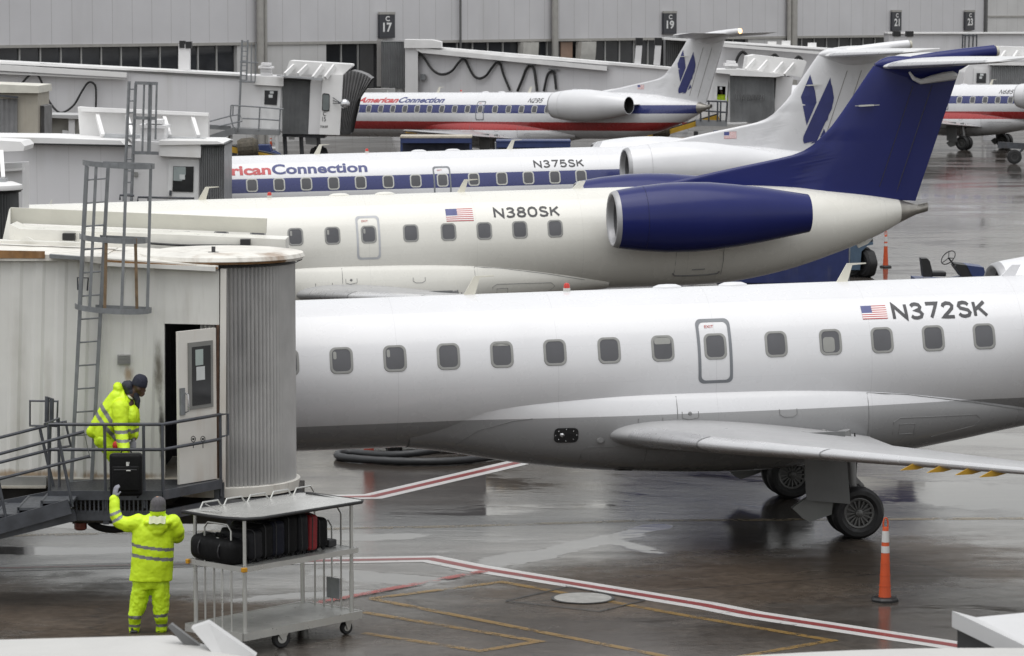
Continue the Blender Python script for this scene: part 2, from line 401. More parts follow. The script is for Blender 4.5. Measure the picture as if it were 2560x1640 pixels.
M_tyre = pm('tyre_rubber', (0.012, 0.012, 0.013), 0.62, var=0.25, scale=6)
M_rim = pm('wheel_rim', (0.11, 0.11, 0.108), 0.45, 0.4)
M_strut = pm('gear_strut', (0.20, 0.20, 0.20), 0.35, 0.3)
M_geardoor = pm('gear_door_grey', (0.14, 0.143, 0.143), 0.45, var=0.12, streak=((0.10, 0.10, 0.10), 0.5, 5))
M_ink = pm('registration_ink', (0.030, 0.030, 0.034), 0.4)
M_exitred = pm('exit_red', (0.45, 0.10, 0.09), 0.4)
M_outl = pm('exit_outline_grey', (0.17, 0.18, 0.195), 0.4)
M_outl2 = pm('exit_outline_pale', (0.42, 0.43, 0.45), 0.4)
M_seam = pm('skin_seam', (0.19, 0.19, 0.19), 0.5)
M_logo = pm('tail_emblem_blue', (0.020, 0.026, 0.125), 0.35)
M_flagr = pm('flag_red', (0.40, 0.07, 0.075), 0.4); M_flagw = pm('flag_white', (0.75, 0.75, 0.74), 0.4); M_flagb = pm('flag_blue', (0.06, 0.07, 0.20), 0.4)
M_brandr = pm('lettering_red', (0.45, 0.045, 0.05), 0.35); M_brandb = pm('lettering_blue', (0.030, 0.040, 0.16), 0.35)
M_beacon = pm('beacon_red', (0.50, 0.04, 0.03), 0.25)
M_ylw = pm('fitting_yellow', (0.42, 0.24, 0.02), 0.4)
M_wing = pm('wing_paint', (0.34, 0.34, 0.345), 0.34, var=0.015, scale=0.8, streak=((0.44, 0.44, 0.43), 0.12, .8))
M_lead = pm('wing_leading_edge', (0.44, 0.44, 0.45), 0.30, 0.5, 0.05)
M_lead2 = pm('wing_leading_edge_pale', (0.56, 0.56, 0.57), 0.25, 0.35, 0.04)
M_tailp = pm('tailplane_white', (0.60, 0.60, 0.605), 0.32, var=0.02)
M_lip = pm('intake_lip_grey', (0.36, 0.36, 0.37), 0.40, 0.3, 0.06)
M_duct = pm('intake_duct', (0.10, 0.10, 0.105), 0.5)

def fusy(z, off=0.0):
    s = max(-0.999, min(0.999, (z - ZC) / RF)); return -(RF + off) * sqrt(1 - s * s), ZC + (RF + off) * s
def onf(x, z, off): y, zz = fusy(z, off); return (x, y, zz)
def rrect(cx, cz, hw, hh, r, n=6, m=6, bulge=0.0):
    P = []
    for qx, qz, a0 in ((1, 1, 0), (-1, 1, 90), (-1, -1, 180), (1, -1, 270)):
        for k in range(n + 1):
            a = radians(a0 + 90 * k / n); P.append((cx + qx * (hw - r) + r * cos(a), cz + qz * (hh - r) + r * sin(a)))
    out = []
    for i in range(len(P)):
        a, b = P[i], P[(i + 1) % len(P)]; out.append(a)
        d = max(abs(a[0] - b[0]), abs(a[1] - b[1]))
        if d > 0.03:
            k = max(2, min(m, int(d / 0.06) + 1))
            out += [(a[0] + (b[0] - a[0]) * j / k, a[1] + (b[1] - a[1]) * j / k) for j in range(1, k)]
    if bulge:
        out = [(cx + (x - cx) * (1 + bulge * (1 - ((z - cz) / hh) ** 2)), z) for x, z in out]
    return out
def patch(mb, P, cx, cz, off, rings=3):
    prev = [mb.bm.verts.new(onf(x, z, off)) for x, z in P]; n = len(P)
    for k in range(1, rings):
        t = 1 - k / rings
        cur = [mb.bm.verts.new(onf(cx + (x - cx) * t, cz + (z - cz) * t, off)) for x, z in P]
        for i in range(n): mb.face([prev[i], prev[(i + 1) % n], cur[(i + 1) % n], cur[i]])
        prev = cur
    c = mb.bm.verts.new(onf(cx, cz, off))
    for i in range(n): mb.face([prev[i], prev[(i + 1) % n], c])
def ringd(mb, P, Q, off, off2=None):
    off2 = off if off2 is None else off2
    a = [mb.bm.verts.new(onf(x, z, off)) for x, z in P]; b = [mb.bm.verts.new(onf(x, z, off2)) for x, z in Q]; n = len(P)
    for i in range(n): mb.face([a[i], a[(i + 1) % n], b[(i + 1) % n], b[i]])
def fus_text(root, name, txt, x0, x1, z0, z1, mat, bold=0.0, shear=0.0, spacing=1.0, off=0.006):
    bm = fit_text(txt, x0, x1, z0, z1, bold, shear, spacing, cuts=6)
    m = MB(); mp = {v: m.bm.verts.new(onf(v.co.x, v.co.z, off)) for v in bm.verts}
    for f in bm.faces: m.face([mp[v] for v in f.verts])
    bm.free(); return m.build(name, mat, root, world=False, recalc=False)

GLYPH = {'N': [[(0, 0), (0, 1), (.72, 0), (.72, 1)]], '7': [[(0, 1), (.62, 1), (.22, 0)]], '2': [[(.03, .74), (.10, .90), (.30, 1), (.50, .95), (.60, .80), (.56, .62), (.36, .38), (.0, 0), (.64, 0)]],
  '3': [[(.04, .86), (.16, .97), (.32, 1), (.50, .94), (.57, .78), (.50, .61), (.26, .54), (.50, .48), (.62, .28), (.54, .08), (.32, 0), (.12, .03), (.0, .16)]],
  'S': [[(.60, .82), (.50, .95), (.32, 1), (.12, .95), (.04, .76), (.12, .60), (.32, .53), (.54, .44), (.63, .26), (.55, .07), (.33, 0), (.12, .05), (.0, .20)]],
  'K': [[(0, 0), (0, 1)], [(.62, 1), (0, .42)], [(.22, .62), (.66, 0)]], '0': [[(.32, 0), (.12, .08), (.0, .30), (.0, .70), (.12, .92), (.32, 1), (.52, .92), (.64, .70), (.64, .30), (.52, .08), (.32, 0)]],
  '8': [[(.31, .54), (.11, .62), (.05, .78), (.12, .94), (.31, 1), (.50, .94), (.57, .78), (.51, .62), (.31, .54), (.08, .45), (.0, .26), (.08, .07), (.31, 0), (.54, .07), (.62, .26), (.54, .45), (.31, .54)]],
  '5': [[(.56, 1), (.10, 1), (.05, .52), (.20, .62), (.38, .62), (.56, .52), (.62, .32), (.56, .12), (.36, 0), (.14, .03), (.0, .15)]],
  '9': [[(.58, .64), (.50, .46), (.30, .40), (.08, .48), (.0, .70), (.08, .92), (.30, 1), (.52, .92), (.60, .66), (.56, .32), (.40, .08), (.22, 0), (.06, .06)]],
  '6': [[(.56, .94), (.40, 1), (.22, .92), (.06, .66), (.02, .32), (.10, .08), (.32, 0), (.54, .08), (.62, .30), (.54, .52), (.32, .60), (.12, .52), (.03, .36)]]}
def stroke_text(root, txt, x0, x1, z0, z1, mat, wt=.15, slant=0.0, gap=.30):
    """registration in even strokes, laid on the fuselage"""
    W_ = [max(p[0] for pl_ in GLYPH[c] for p in pl_) for c in txt]; tot = sum(W_) + gap * (len(txt) - 1); h = z1 - z0; sx_ = (x1 - x0) / (tot + wt); mb = MB(); cx_ = x0 + wt / 2 * sx_
    wz = wt * h
    for c, gw_ in zip(txt, W_):
        for pl_ in GLYPH[c]:
            P = [V((cx_ + p[0] * sx_ + slant * h * p[1], z0 + wz / 2 + p[1] * (h - wz))) for p in pl_]; Q_ = [P[0]]
            for a, b in zip(P, P[1:]):
                k = max(1, int((b - a).length / .035)); Q_ += [a + (b - a) * (i / k) for i in range(1, k + 1)]
            L1, L2 = [], []
            for i, p in enumerate(Q_):
                d0 = (p - Q_[i - 1]).normalized() if i else None; d1 = (Q_[i + 1] - p).normalized() if i < len(Q_) - 1 else None
                d = ((d0 or d1) + (d1 or d0)); d = d.normalized() if d.length > 1e-3 else (d1 or d0); n = V((-d.y, d.x)); k = 1 / max(.5, n.dot(V((-(d0 or d1).y, (d0 or d1).x))))
                if d0 is None: p = p - d * wz * .5 * 0
                L1.append(p + n * wz / 2 * k); L2.append(p - n * wz / 2 * k)
            A_ = [mb.bm.verts.new(onf(q.x, q.y, .006)) for q in L1]; B_ = [mb.bm.verts.new(onf(q.x, q.y, .006)) for q in L2]
            for i in range(len(A_) - 1): mb.face([B_[i], B_[i + 1], A_[i + 1], A_[i]])
        cx_ += (gw_ + gap) * sx_
    return mb.build('registration', mat, root, world=False, recalc=False)
def flag(root, x0, x1, z0, z1, f):
    mb = MB(); n = 13
    for i in range(n):
        mb.mi = 0 if i % 2 == 0 else 1
        za, zb = z1 - (z1 - z0) * i / n, z1 - (z1 - z0) * (i + 1) / n
        xa = x0 + (x1 - x0) * 0.42 if i < 7 else x0
        for k in range(3):
            u, v = xa + (x1 - xa) * k / 3, xa + (x1 - xa) * (k + 1) / 3
            mb.poly([f(u, zb), f(v, zb), f(v, za), f(u, za)])
    mb.mi = 2; zm = z1 - (z1 - z0) * 7 / n
    mb.poly([f(x0, zm), f(x0 + (x1 - x0) * .42, zm), f(x0 + (x1 - x0) * .42, z1), f(x0, z1)])
    return mb.build('flag', [M_flagr, M_flagw, M_flagb], root, world=False, recalc=False)
FST = [(-15.15, 2.02, 1.92), (-14.95, 2.35, 1.68), (-14.5, 2.64, 1.48), (-13.9, 2.90, 1.34), (-13.2, 3.20, 1.255), (-12.5, 3.41, 1.22), (-11.7, 3.485, 1.21), (-11.0, 3.49, 1.21),
       (-5.0, 3.49, 1.21), (2.0, 3.49, 1.21), (6.6, 3.49, 1.21), (7.6, 3.49, 1.215), (8.4, 3.475, 1.255), (9.2, 3.435, 1.37), (10.0, 3.375, 1.545), (10.8, 3.28, 1.79), (11.5, 3.19, 2.03), (12.1, 3.09, 2.28), (12.46, 3.02, 2.47)]
def airfoil(c, t, n=14):
    up, lo = [], []
    for i in range(n + 1):
        x = 0.5 * (1 - cos(pi * i / n)); y = 5 * t * (0.2969 * sqrt(x) - 0.126 * x - 0.3516 * x * x + 0.2843 * x ** 3 - 0.1036 * x ** 4)
        up.append((x * c, y * c)); lo.append((x * c, -y * c))
    return up + lo[-2:0:-1]
WOFF = [.797, .8, .803, .803, .823, .819, .806, .938, .845, .805, .802, .801]
WST = {0: 0.0}
for i in range(7): WST[-i - 1] = WST[-i] - WOFF[6 - i]
for i in range(5): WST[i + 1] = WST[i] + WOFF[7 + i]
for i in range(-8, -13, -1): WST[i] = WST[i + 1] - 0.80
ZWIN = 2.675
BIRD = ([(11.62, 5.53), (11.70, 5.18), (11.72, 5.05), (11.76, 5.0), (11.75, 4.86), (11.80, 4.68), (11.48, 3.99), (11.31, 4.86)],
        [(12.25, 5.43), (12.27, 5.25), (12.31, 5.14), (12.30, 5.05), (12.36, 4.81), (12.34, 4.67), (12.31, 4.58), (12.30, 4.48), (12.19, 4.29), (12.16, 4.15), (12.04, 4.03), (11.80, 3.49), (11.73, 3.43), (11.72, 3.50), (11.67, 3.66), (11.57, 3.68), (11.39, 3.44), (11.36, 3.55), (11.37, 3.65)],
        [(11.73, 3.50), (11.70, 3.44), (11.59, 3.44), (11.69, 3.49)], [(12.04, 3.87), (12.10, 3.72), (11.90, 3.60)])
FIN_LE = [(3.30, 6.3), (3.47, 6.55), (3.55, 6.94), (3.84, 8.47), (4.11, 9.95), (4.28, 10.36), (4.44, 10.57), (4.75, 10.89), (5.25, 11.27), (5.79, 11.66), (6.10, 11.89), (6.24, 12.02)]
def fin_te(z): return 12.88 + (z - 2.99) * (13.83 - 12.88) / (5.66 - 2.99)
def fin_half(x, z):
    le = catmull([(a, b) for a, b in FIN_LE], z)[0]; le2 = max(le, 10.05 + (z - 3.4) * 0.72) if z < 4.6 else le
    c = fin_te(z) - le2; u = min(1, max(0, (x - le2) / c)); t = 0.11
    th = 5 * t * c * (0.2969 * sqrt(u) - 0.126 * u - 0.3516 * u * u + 0.2843 * u ** 3 - 0.1036 * u ** 4)
    return max(th, 0.05 * min(1, (x - le) / 0.25))
def wheel(par, x, y, z, r, wd, out, name='wheel', spokes=16):
    mb = MB(); h = wd / 2
    mb.lathe([(-h * .75, r * .60), (-h, r * .72), (-h * .95, r * .88), (-h * .62, r * .985), (-h * .30, r), (h * .30, r), (h * .62, r * .985), (h * .95, r * .88), (h, r * .72), (h * .75, r * .60)], 36, (x, y, z), (0, 1, 0), cap=False)
    w = mb.build(name, M_tyre, par, smooth=True, world=False)
    mb = MB(); s = out
    mb.lathe([(s * h * .70, r * .61), (s * h * .78, r * .56), (s * h * .72, r * .50), (s * h * .30, r * .46), (s * h * .26, 0.0)], 36, (x, y, z), (0, 1, 0), cap=False)
    for k in range(spokes):
        a = 2 * pi * k / spokes; d = V((cos(a), 0, sin(a)))
        mb.bar(V((x, y + s * h * .55, z)) + d * r * .16, V((x, y + s * h * .62, z)) + d * r * .50, r * .055, 0.03, up=(0, 1, 0))
    mb.lathe([(s * h * .3, r * .17), (s * h * .85, r * .15), (s * h * .95, r * .10), (s * h * .95, 0.0)], 20, (x, y, z), (0, 1, 0), cap=False)
    mb.build('rim', M_rim, w, smooth=True, world=False)
    mb = MB(); mb.lathe([(-s * h * .70, r * .61), (-s * h * .60, r * .3), (-s * h * .6, 0.0)], 24, (x, y, z), (0, 1, 0), cap=False)
    mb.build('brake_hub', M_strut, w, world=False)
    return w
def airliner(label, X, Y, th, att, skin, fincol, engcol, belly=None, stripes=(), reg=None, flagpos=None, flag_fin=False, brand=None, bird=False, drop=0.0, exitcol=None, frame=None, lit_tail=False, blinds_glints={}, swoosh=False, wins=range(-12, 6), sc=1.0):
    root = thing('airliner', label, 'airliner', (X, Y, drop), (0, -att, th), 'white regional jets parked at the gates'); root.scale = (sc, sc, sc)
    tagn = '%02d' % (len([o for o in COL.objects if o.get('category') == 'airliner']))
    bands = list(stripes)
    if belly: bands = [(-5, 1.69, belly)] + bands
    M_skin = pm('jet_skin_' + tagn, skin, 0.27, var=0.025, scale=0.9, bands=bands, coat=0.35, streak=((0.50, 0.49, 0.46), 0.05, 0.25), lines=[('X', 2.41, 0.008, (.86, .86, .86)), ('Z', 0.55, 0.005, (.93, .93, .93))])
    M_fin = pm('jet_fin_' + tagn, fincol, 0.22, var=0.06, scale=0.9, spec=.28) if fincol != 'skin' else pm('jet_fin_' + tagn, tuple(c * .90 for c in skin), 0.3, var=0.05, scale=1.2, coat=0.3, streak=((0.42, 0.41, 0.38), 0.35, 1.4))
    M_eng = pm('jet_nacelle_' + tagn, engcol, 0.22, var=0.04, scale=1.0, coat=0.35 if engcol[0] > .1 else 0, spec=.5 if engcol[0] > .1 else .28, streak=(tuple(c * .8 for c in engcol), 0.3, 1.5))
    ex = exitcol or M_outl; fr = frame or M_wframe
    # fuselage
    mb = MB(); rings = []; xs = []
    for i in range(len(FST) - 1):
        n = 1 if FST[i + 1][0] - FST[i][0] > 1.5 else 3
        xs += [FST[i][0] + (FST[i + 1][0] - FST[i][0]) * k / n for k in range(n)]
    xs.append(FST[-1][0])
    for x in xs:
        t, b = catmull(FST, x); r = (t - b) / 2; c = (t + b) / 2
        if -11 <= x <= 6.6: r, c = RF, ZC
        rings.append([(x, r * sin(2 * pi * k / 96), c + r * cos(2 * pi * k / 96)) for k in range(96)])
    mb.loft(rings); fus = mb.build('fuselage', M_skin, root, smooth=True, world=False, ang=50)
    # APU exhaust
    mb = MB(); t, b = 3.02, 2.47
    def ell(x, t, b, s=1.0): r = (t - b) / 2 * s; c = (t + b) / 2; return [(x, r * sin(2 * pi * k / 40), c + r * cos(2 * pi * k / 40)) for k in range(40)]
    mb.loft([ell(12.455, 3.022, 2.468), ell(12.7, 2.95, 2.58), ell(12.90, 2.895, 2.665), ell(12.93, 2.895, 2.668), ell(13.15, 2.935, 2.725), ell(13.15, 2.935, 2.725, .86), ell(12.8, 2.88, 2.67, .7)], caps=False)
    mb.build('tail_exhaust', M_apu, root, smooth=True, world=False)
    mb = MB(); mb.lathe([(0, .085), (0.001, 0.0)], 24, (12.85, 0, 2.775), (1, 0, 0), cap=False); mb.build('exhaust_interior', M_dark, root, world=False)
    # wing-body fairing
    FZ = [(-4.6, 1.50, 1.20, .60), (-4.0, 1.72, 1.11, .76), (-3.14, 1.87, .94, .98), (-2.2, 1.94, .80, 1.17), (-1.2, 1.98, .70, 1.29), (0.35, 1.975, .63, 1.33), (1.42, 1.95, .66, 1.31), (2.74, 1.86, .78, 1.20), (4.03, 1.68, .97, .98), (4.8, 1.54, 1.10, .78), (5.5, 1.40, 1.20, .58)]
    mb = MB(); rings = []
    for i in range(41):
        x = -4.6 + 10.1 * i / 40; zt, zb, wd = catmull(FZ, x); y0, z0 = fusy(zt, -0.004)
        P = [V((x, y0, z0)), V((x, -wd * 1.02 - .02, zt - .22 * (zt - zb))), V((x, -wd * 1.0, zb + .02)), V((x, 0, zb))]
        h = []
        for k in range(17):
            t = k / 16; h.append(P[0] * (1 - t) ** 3 + P[1] * 3 * t * (1 - t) ** 2 + P[2] * 3 * t * t * (1 - t) + P[3] * t ** 3)
        rings.append(h + [V((p.x, -p.y, p.z)) for p in h[-2::-1]])
    mb.loft(rings, closed=False, caps=False)
    fair = mb.build('wing_fairing', M_skin, root, smooth=True, world=False)
    def fairy(x, z):      # y on the fairing at height z
        zt, zb, wd = catmull(FZ, x); y0, z0 = fusy(zt, -0.004); best = None
        for k in range(65):
            t = k / 64; zz = z0*(1-t)**3 + (zt-.22*(zt-zb))*3*t*(1-t)**2 + (zb+.02)*3*t*t*(1-t) + zb*t**3
            yy = y0*(1-t)**3 + (-wd*1.02-.02)*3*t*(1-t)**2 + (-wd)*3*t*t*(1-t)
            if best is None or abs(zz - z) < best[0]: best = (abs(zz - z), yy)
        return best[1]
    def fline(mb, pts, wd=0.012):
        for (xa, za), (xb, zb_) in zip(pts, pts[1:]):
            n = max(1, int(max(abs(xb - xa), abs(zb_ - za)) / 0.10))
            q = [(xa + (xb - xa) * k / n, za + (zb_ - za) * k / n) for k in range(n + 1)]
            mb.tube([(x, fairy(x, z) - 0.002, z) for x, z in q], wd / 2, 4)
    for pts in ([(-2.05, .80), (-2.05, 1.17), (-1.98, 1.22), (-1.15, 1.23), (-1.08, 1.18), (-1.08, .76)], [(-1.22, 1.64), (-1.22, 1.50), (-1.10, 1.44), (-.85, 1.52), (-.85, 1.64)], [(-.62, 1.95), (-.62, 1.62)],
                [(.95, 1.70), (.95, 1.62), (1.02, 1.58), (1.16, 1.58), (1.22, 1.62), (1.22, 1.70)], [(2.35, 1.20), (2.35, 1.88), (3.0, 1.82), (4.0, 1.66), (4.9, 1.48)], [(2.75, 1.22), (2.75, 1.42), (2.85, 1.48), (4.1, 1.46), (4.2, 1.38), (4.1, 1.28), (3.4, 1.14)],
                [(2.85, 1.22), (2.85, 1.38), (3.1, 1.38), (3.1, 1.22), (2.85, 1.22)], [(-.55, 1.72), (-.55, 1.63), (-.45, 1.60), (-.30, 1.63), (-.30, 1.72)], [(-3.9, 1.30), (-3.6, 1.52), (-3.1, 1.66), (-2.8, 1.69)]):
        mb = MB(); n0 = 0
        q = []
        for (xa, za), (xb, zb_) in zip(pts, pts[1:]):
            n = max(1, int(max(abs(xb - xa), abs(zb_ - za)) / 0.10)); q += [(xa + (xb - xa) * k / n, za + (zb_ - za) * k / n) for k in range(n)]
        q.append(pts[-1]); mb.tube([(x, fairy(x, z) - 0.002, z) for x, z in q], .006, 4); mb.build('panel_seam', M_seam, fair, world=False)
    mb = MB(); P = rrect(-2.30, 1.42, .18, .115, .07)
    mb.poly([(x, fairy(x, z) - .012, z) for x, z in P]); mb.build('service_panel', M_dark, fair, world=False, recalc=False)
    mb = MB(); mb.poly([(x, fairy(x, z) - .012, z) for x, z in rrect(-1.32, .79, .13, .035, .015)]); mb.build('air_vent', M_dark, fair, world=False, recalc=False)
    mb = MB(); mb.prism([(11.45, -.03, 2.02), (11.85, -.03, 2.14), (11.72, -.03, 2.02), (11.5, -.03, 1.93)], (0, .06, 0)); mb.build('tail_skid', M_skin, root, world=False)
    mb = MB()
    for k in range(8):
        a = 2 * pi * k / 8; x, z = -2.30 + .155 * cos(a), 1.42 + .09 * sin(a); mb.lathe([(0, .012), (.012, 0)], 8, (x, fairy(x, z) - .012, z), (0, -1, 0), cap=False)
    mb.lathe([(0, .035), (.02, 0)], 12, (-2.36, fairy(-2.36, 1.43) - .012, 1.43), (0, -1, 0), cap=False)
    mb.build('service_socket', M_metal, fair, world=False)
    mb = MB()
    for (x, z, r) in ((-1.78, 1.33, .06), (-.43, 1.69, .03)):
        mb.lathe([(0, r), (.012, r * .6), (.012, 0)], 14, (x, fairy(x, z), z), (0, -1, 0), cap=False)
    mb.build('drain_port', M_seam, fair, world=False)
    # wings
    for s in (-1, 1):
        def sec(ya, xle, c, z, t, f0=0, f1=1):
            af = airfoil(c, t, 28); return [(xle + px, s * ya, z + pz * (1.0 if pz > 0 else 0.95) - px * 0.045) for px, pz in af]
        S = [(0.8, -1.78, 4.2, 1.38, .125), (1.5, -1.50, 3.8, 1.42, .120), (3.0, -.93, 3.05, 1.50, .115), (3.6, -.69, 2.75, 1.53, .112), (6.0, .41, 2.10, 1.67, .105), (9.85, 2.18, 1.05, 1.885, .10), (10.02, 2.45, .75, 1.895, .07)]
        mb = MB(); mb.loft([sec(*q) for q in S]); wg = mb.build('wing', M_wing, root, smooth=True, world=False, ang=60)
        # polished leading edge, a hair proud of the wing, in three lengths with gaps between
        for (ya, yb) in ((1.62, 3.34), (3.38, 5.9), (5.94, 9.8)):
            mb = MB(); rr = []
            for k in range(9):
                yy = ya + (yb - ya) * k / 8; q = catmull([(a_[0],) + tuple(a_[1:]) for a_ in S], yy)
                for i_ in range(len(S) - 1):
                    if S[i_][0] <= yy <= S[i_ + 1][0]:
                        u = (yy - S[i_][0]) / (S[i_ + 1][0] - S[i_][0]); q = [S[i_][j] + (S[i_ + 1][j] - S[i_][j]) * u for j in range(1, 5)]
                af = airfoil(q[1], q[3], 28); af = af[-5:] + af[:6]; ls = []
                for px, pz in af: ls.append((q[0] + px - .008, s * yy, q[2] + (pz * (1 if pz > 0 else .95)) + (.005 if pz > 0 else -.005) - px * .045))
                rr.append(ls)
            mb.loft(rr, closed=False, caps=False); mb.build('leading_edge', M_lead if ya < 3 else M_lead2, wg, smooth=True, world=False)
        if s < 0:
            for ya in (7.66, 8.14, 8.64, 9.06):
                x0 = -1.66 + (ya - 1.5) * .46; z0 = 1.42 + (ya - 1.5) * .0555 - .03
                mb = MB(); mb.prism([(x0 - .17, -ya - .012, z0 - .068), (x0 + .00, -ya - .012, z0 + .012), (x0 + .22, -ya - .012, z0 + .00), (x0 + .20, -ya - .012, z0 - .03), (x0 + .05, -ya - .012, z0 - .066)], (0, .024, 0))
                mb.build('wing_fence', M_ylw, wg, world=False)
    # engines
    for s in (-1, 1):
        ey, ez = s * 2.0, 2.905
        mb = MB(); mb.lathe([(5.40, .6385), (5.50, .657), (5.9, .715), (6.5, .768), (7.0, .776), (7.5, .758), (8.1, .695), (8.7, .613), (9.25, .515), (9.76, .425), (9.76, .40)], 64, (0, ey, ez), (1, 0, 0), cap=False)
        en = mb.build('engine_nacelle', M_eng, root, smooth=True, world=False, ang=40)
        mb = MB(); mb.lathe([(6.1, .49), (5.6, .49), (5.44, .512)], 64, (0, ey, ez), (1, 0, 0), cap=False); mb.build('intake_duct', M_duct, en, smooth=True, world=False)
        mb = MB(); mb.lathe([(5.44, .5115), (5.36, .530), (5.31, .547), (5.285, .572), (5.29, .592), (5.32, .615), (5.399, .638)], 64, (0, ey, ez), (1, 0, 0), cap=False)
        mb.build('intake_lip', M_lip, en, smooth=True, world=False, ang=60)
        mb = MB(); mb.lathe([(5.75, 0.0), (5.85, .06), (6.0, .14), (6.02, .14), (6.02, .49)], 32, (0, ey, ez), (1, 0, 0), cap=False); mb.build('fan', M_dark, en, world=False)
        mb = MB(); mb.lathe([(9.757, .399), (9.35, .37), (9.35, 0.0)], 32, (0, ey, ez), (1, 0, 0), cap=False); mb.build('nozzle_interior', M_dark, en, world=False)
        mb = MB(); yy = s * 1.0
        R_ = []
        for yv in (s * .85, s * 1.45):
            R_.append([(6.1 + px, yv, 2.93 + pz) for px, pz in airfoil(3.5, .06)])
        mb.loft(R_); mb.build('pylon', M_skin, en, smooth=True, world=False)
        mb = MB()
        mb.tube([(8.3, ey + (.66 if s > 0 else -.66) * cos(a), ez + .663 * sin(a)) for a in [radians(d) for d in range(5, 80, 5)]], .006, 4); mb.build('cowl_seam', pm('cowl_seam_' + tagn, tuple(c * .55 for c in engcol), .4), en, world=False); mb = MB()
        mb.tube([(5.98, ey + s * .727 * cos(radians(d)), ez + .727 * sin(radians(d))) for d in range(-60, 90, 6)], .004, 4)
        mb.tube([(x, ey + s * .772 * .9, ez - .34 + 0.01 * (x - 6)) for x in (6.0, 6.5, 7.0, 7.5)], .004, 4) if False else None
        mb.build('cowl_seam', pm('cowl_seam_' + tagn, tuple(c * .55 for c in engcol), .4), en, world=False)
    # fin
    mb = MB(); zs = [3.30, 3.40, 3.47, 3.55, 3.65, 3.75, 3.84, 3.95, 4.05, 4.11, 4.2, 4.28, 4.36, 4.44, 4.6, 4.75, 5.0, 5.25, 5.5, 5.79, 5.95, 6.10]
    rings = []
    for z in zs:
        le = catmull(FIN_LE, z)[0]; te = fin_te(z); n = 30; up, lo = [], []
        for i in range(n + 1):
            u = (1 - cos(pi * i / n)) / 2; x = le + (te - le) * u; h = fin_half(x, z) if 0 < i < n else 0.0
            zz = max(z, 0)
            up.append((x, -h, zz)); lo.append((x, h, zz))
        rings.append(up + lo[-2:0:-1])
    zb = rings[0]
    l0 = zb[0][0]; t0 = max(p[0] for p in zb); rings[0] = [(l0 + (x - l0) * (12.875 - l0) / (t0 - l0), y, 3.30 if x < 9.5 else 3.30 - (x - 9.5) * .093) for x, y, z in zb]
    mb.loft(rings); fin = mb.build('tail_fin', M_fin, root, smooth=True, world=False, ang=45)
    mb = MB()
    for f0, f1 in ((.62, .66), (.80, .82)):
        pts = []
        for k in range(13):
            z = 3.15 + (5.62 - 3.15) * k / 12; te = fin_te(z); le = max(catmull(FIN_LE, z)[0], 10.05 + (z - 3.4) * .72) if z < 4.6 else catmull(FIN_LE, z)[0]
            x = te - (1.02 if f0 < .7 else .55); pts.append((x, -fin_half(x, z) - .002, z))
        mb.tube(pts, .010, 4)
    mb.build('rudder_seam', pm('rudder_seam_' + tagn, (.02, .02, .04) if fincol != 'skin' else (.14, .13, .12), .5), fin, world=False)
    # cap where the tailplane meets the fin
    mb = MB(); rings = []
    for i in range(17):
        u = i / 16; x = 11.93 + 2.25 * u; hw = .19 * sqrt(max(0, 1 - (2 * u - .75) ** 2 / 1.6)) + .012; zt = 6.30 - .02 * u; zl = 6.05 - .30 * sin(pi * min(1, u * 1.15)) ** .8 if u < .87 else 6.05 - .30 * sin(pi * .999 * min(1, .87 * 1.15)) ** .8 + (u - .87) * 1.2
        zl = [6.08, 6.0, 5.93, 5.87, 5.82, 5.78, 5.76, 5.75, 5.76, 5.77, 5.79, 5.81, 5.84, 5.88, 5.93, 6.0, 6.08][i]
        zt = [6.16, 6.25, 6.30, 6.32, 6.32, 6.31, 6.30, 6.29, 6.28, 6.27, 6.26, 6.25, 6.24, 6.22, 6.2, 6.18, 6.14][i]
        hw *= [.35, .75, .95, 1, 1, 1, 1, 1, 1, 1, 1, .95, .9, .8, .65, .45, .2][i]
        rings.append([(x, hw * sin(2 * pi * k / 24), (zt + zl) / 2 + (zt - zl) / 2 * cos(2 * pi * k / 24)) for k in range(24)])
    mb.loft(rings); mb.build('fin_cap', M_fin, fin, smooth=True, world=False)
    if swoosh:
        mb = MB()
        mb.tube([(x, -.215 - .02 * sin((x - 12.5)), z) for x, z in ((12.68, 5.95), (12.78, 5.80), (12.95, 5.72), (13.2, 5.77), (13.5, 5.82), (13.72, 5.84), (13.80, 5.82))], [.025, .045, .06, .085, .105, .105, .07], 8)
        mb.build('swoosh', pm('swoosh_white', (.62, .62, .62), .35), fin, smooth=True, world=False)
    tilt = radians(5.4)
    def tp(x, y, z): return (12.5 + (x - 12.5) * cos(tilt) - (z - 6.1) * sin(tilt), y, 6.1 + (x - 12.5) * sin(tilt) + (z - 6.1) * cos(tilt))
    for s in (-1, 1):
        mb = MB(); mb.loft([[tp(xl + px, s * ya, zz + pz) for px, pz in airfoil(c, t)] for ya, xl, c, zz, t in ((.05, 12.05, 2.1, 6.12, .10), (3.55, 13.42, 1.15, 6.12, .09), (3.77, 13.62, .85, 6.12, .05))])
        st = mb.build('tailplane', M_tailp, root, smooth=True, world=False, ang=60)
        mb = MB(); mb.loft([[tp(xl + px, s * ya, 6.122 + pz * 1.06) for px, pz in (airfoil(c, t, 24)[-4:] + airfoil(c, t, 24)[:5])] for ya, xl, c, t in ((.3, 12.14, 2.03, .10), (3.5, 13.395, 1.16, .09))], closed=False, caps=False)
        mb.build('leading_edge', M_lead, st, smooth=True, world=False)
    mb = MB(); mb.lathe([(0, .02), (.05, .075), (.35, .12), (.9, .15), (1.6, .155), (2.3, .145), (2.33, .12)], 28, tp(12.50, 0, 6.16), (cos(tilt), 0, sin(tilt)))
    bl = mb.build('tail_fairing', M_fin if fincol != 'skin' else M_skin, root, smooth=True, world=False)
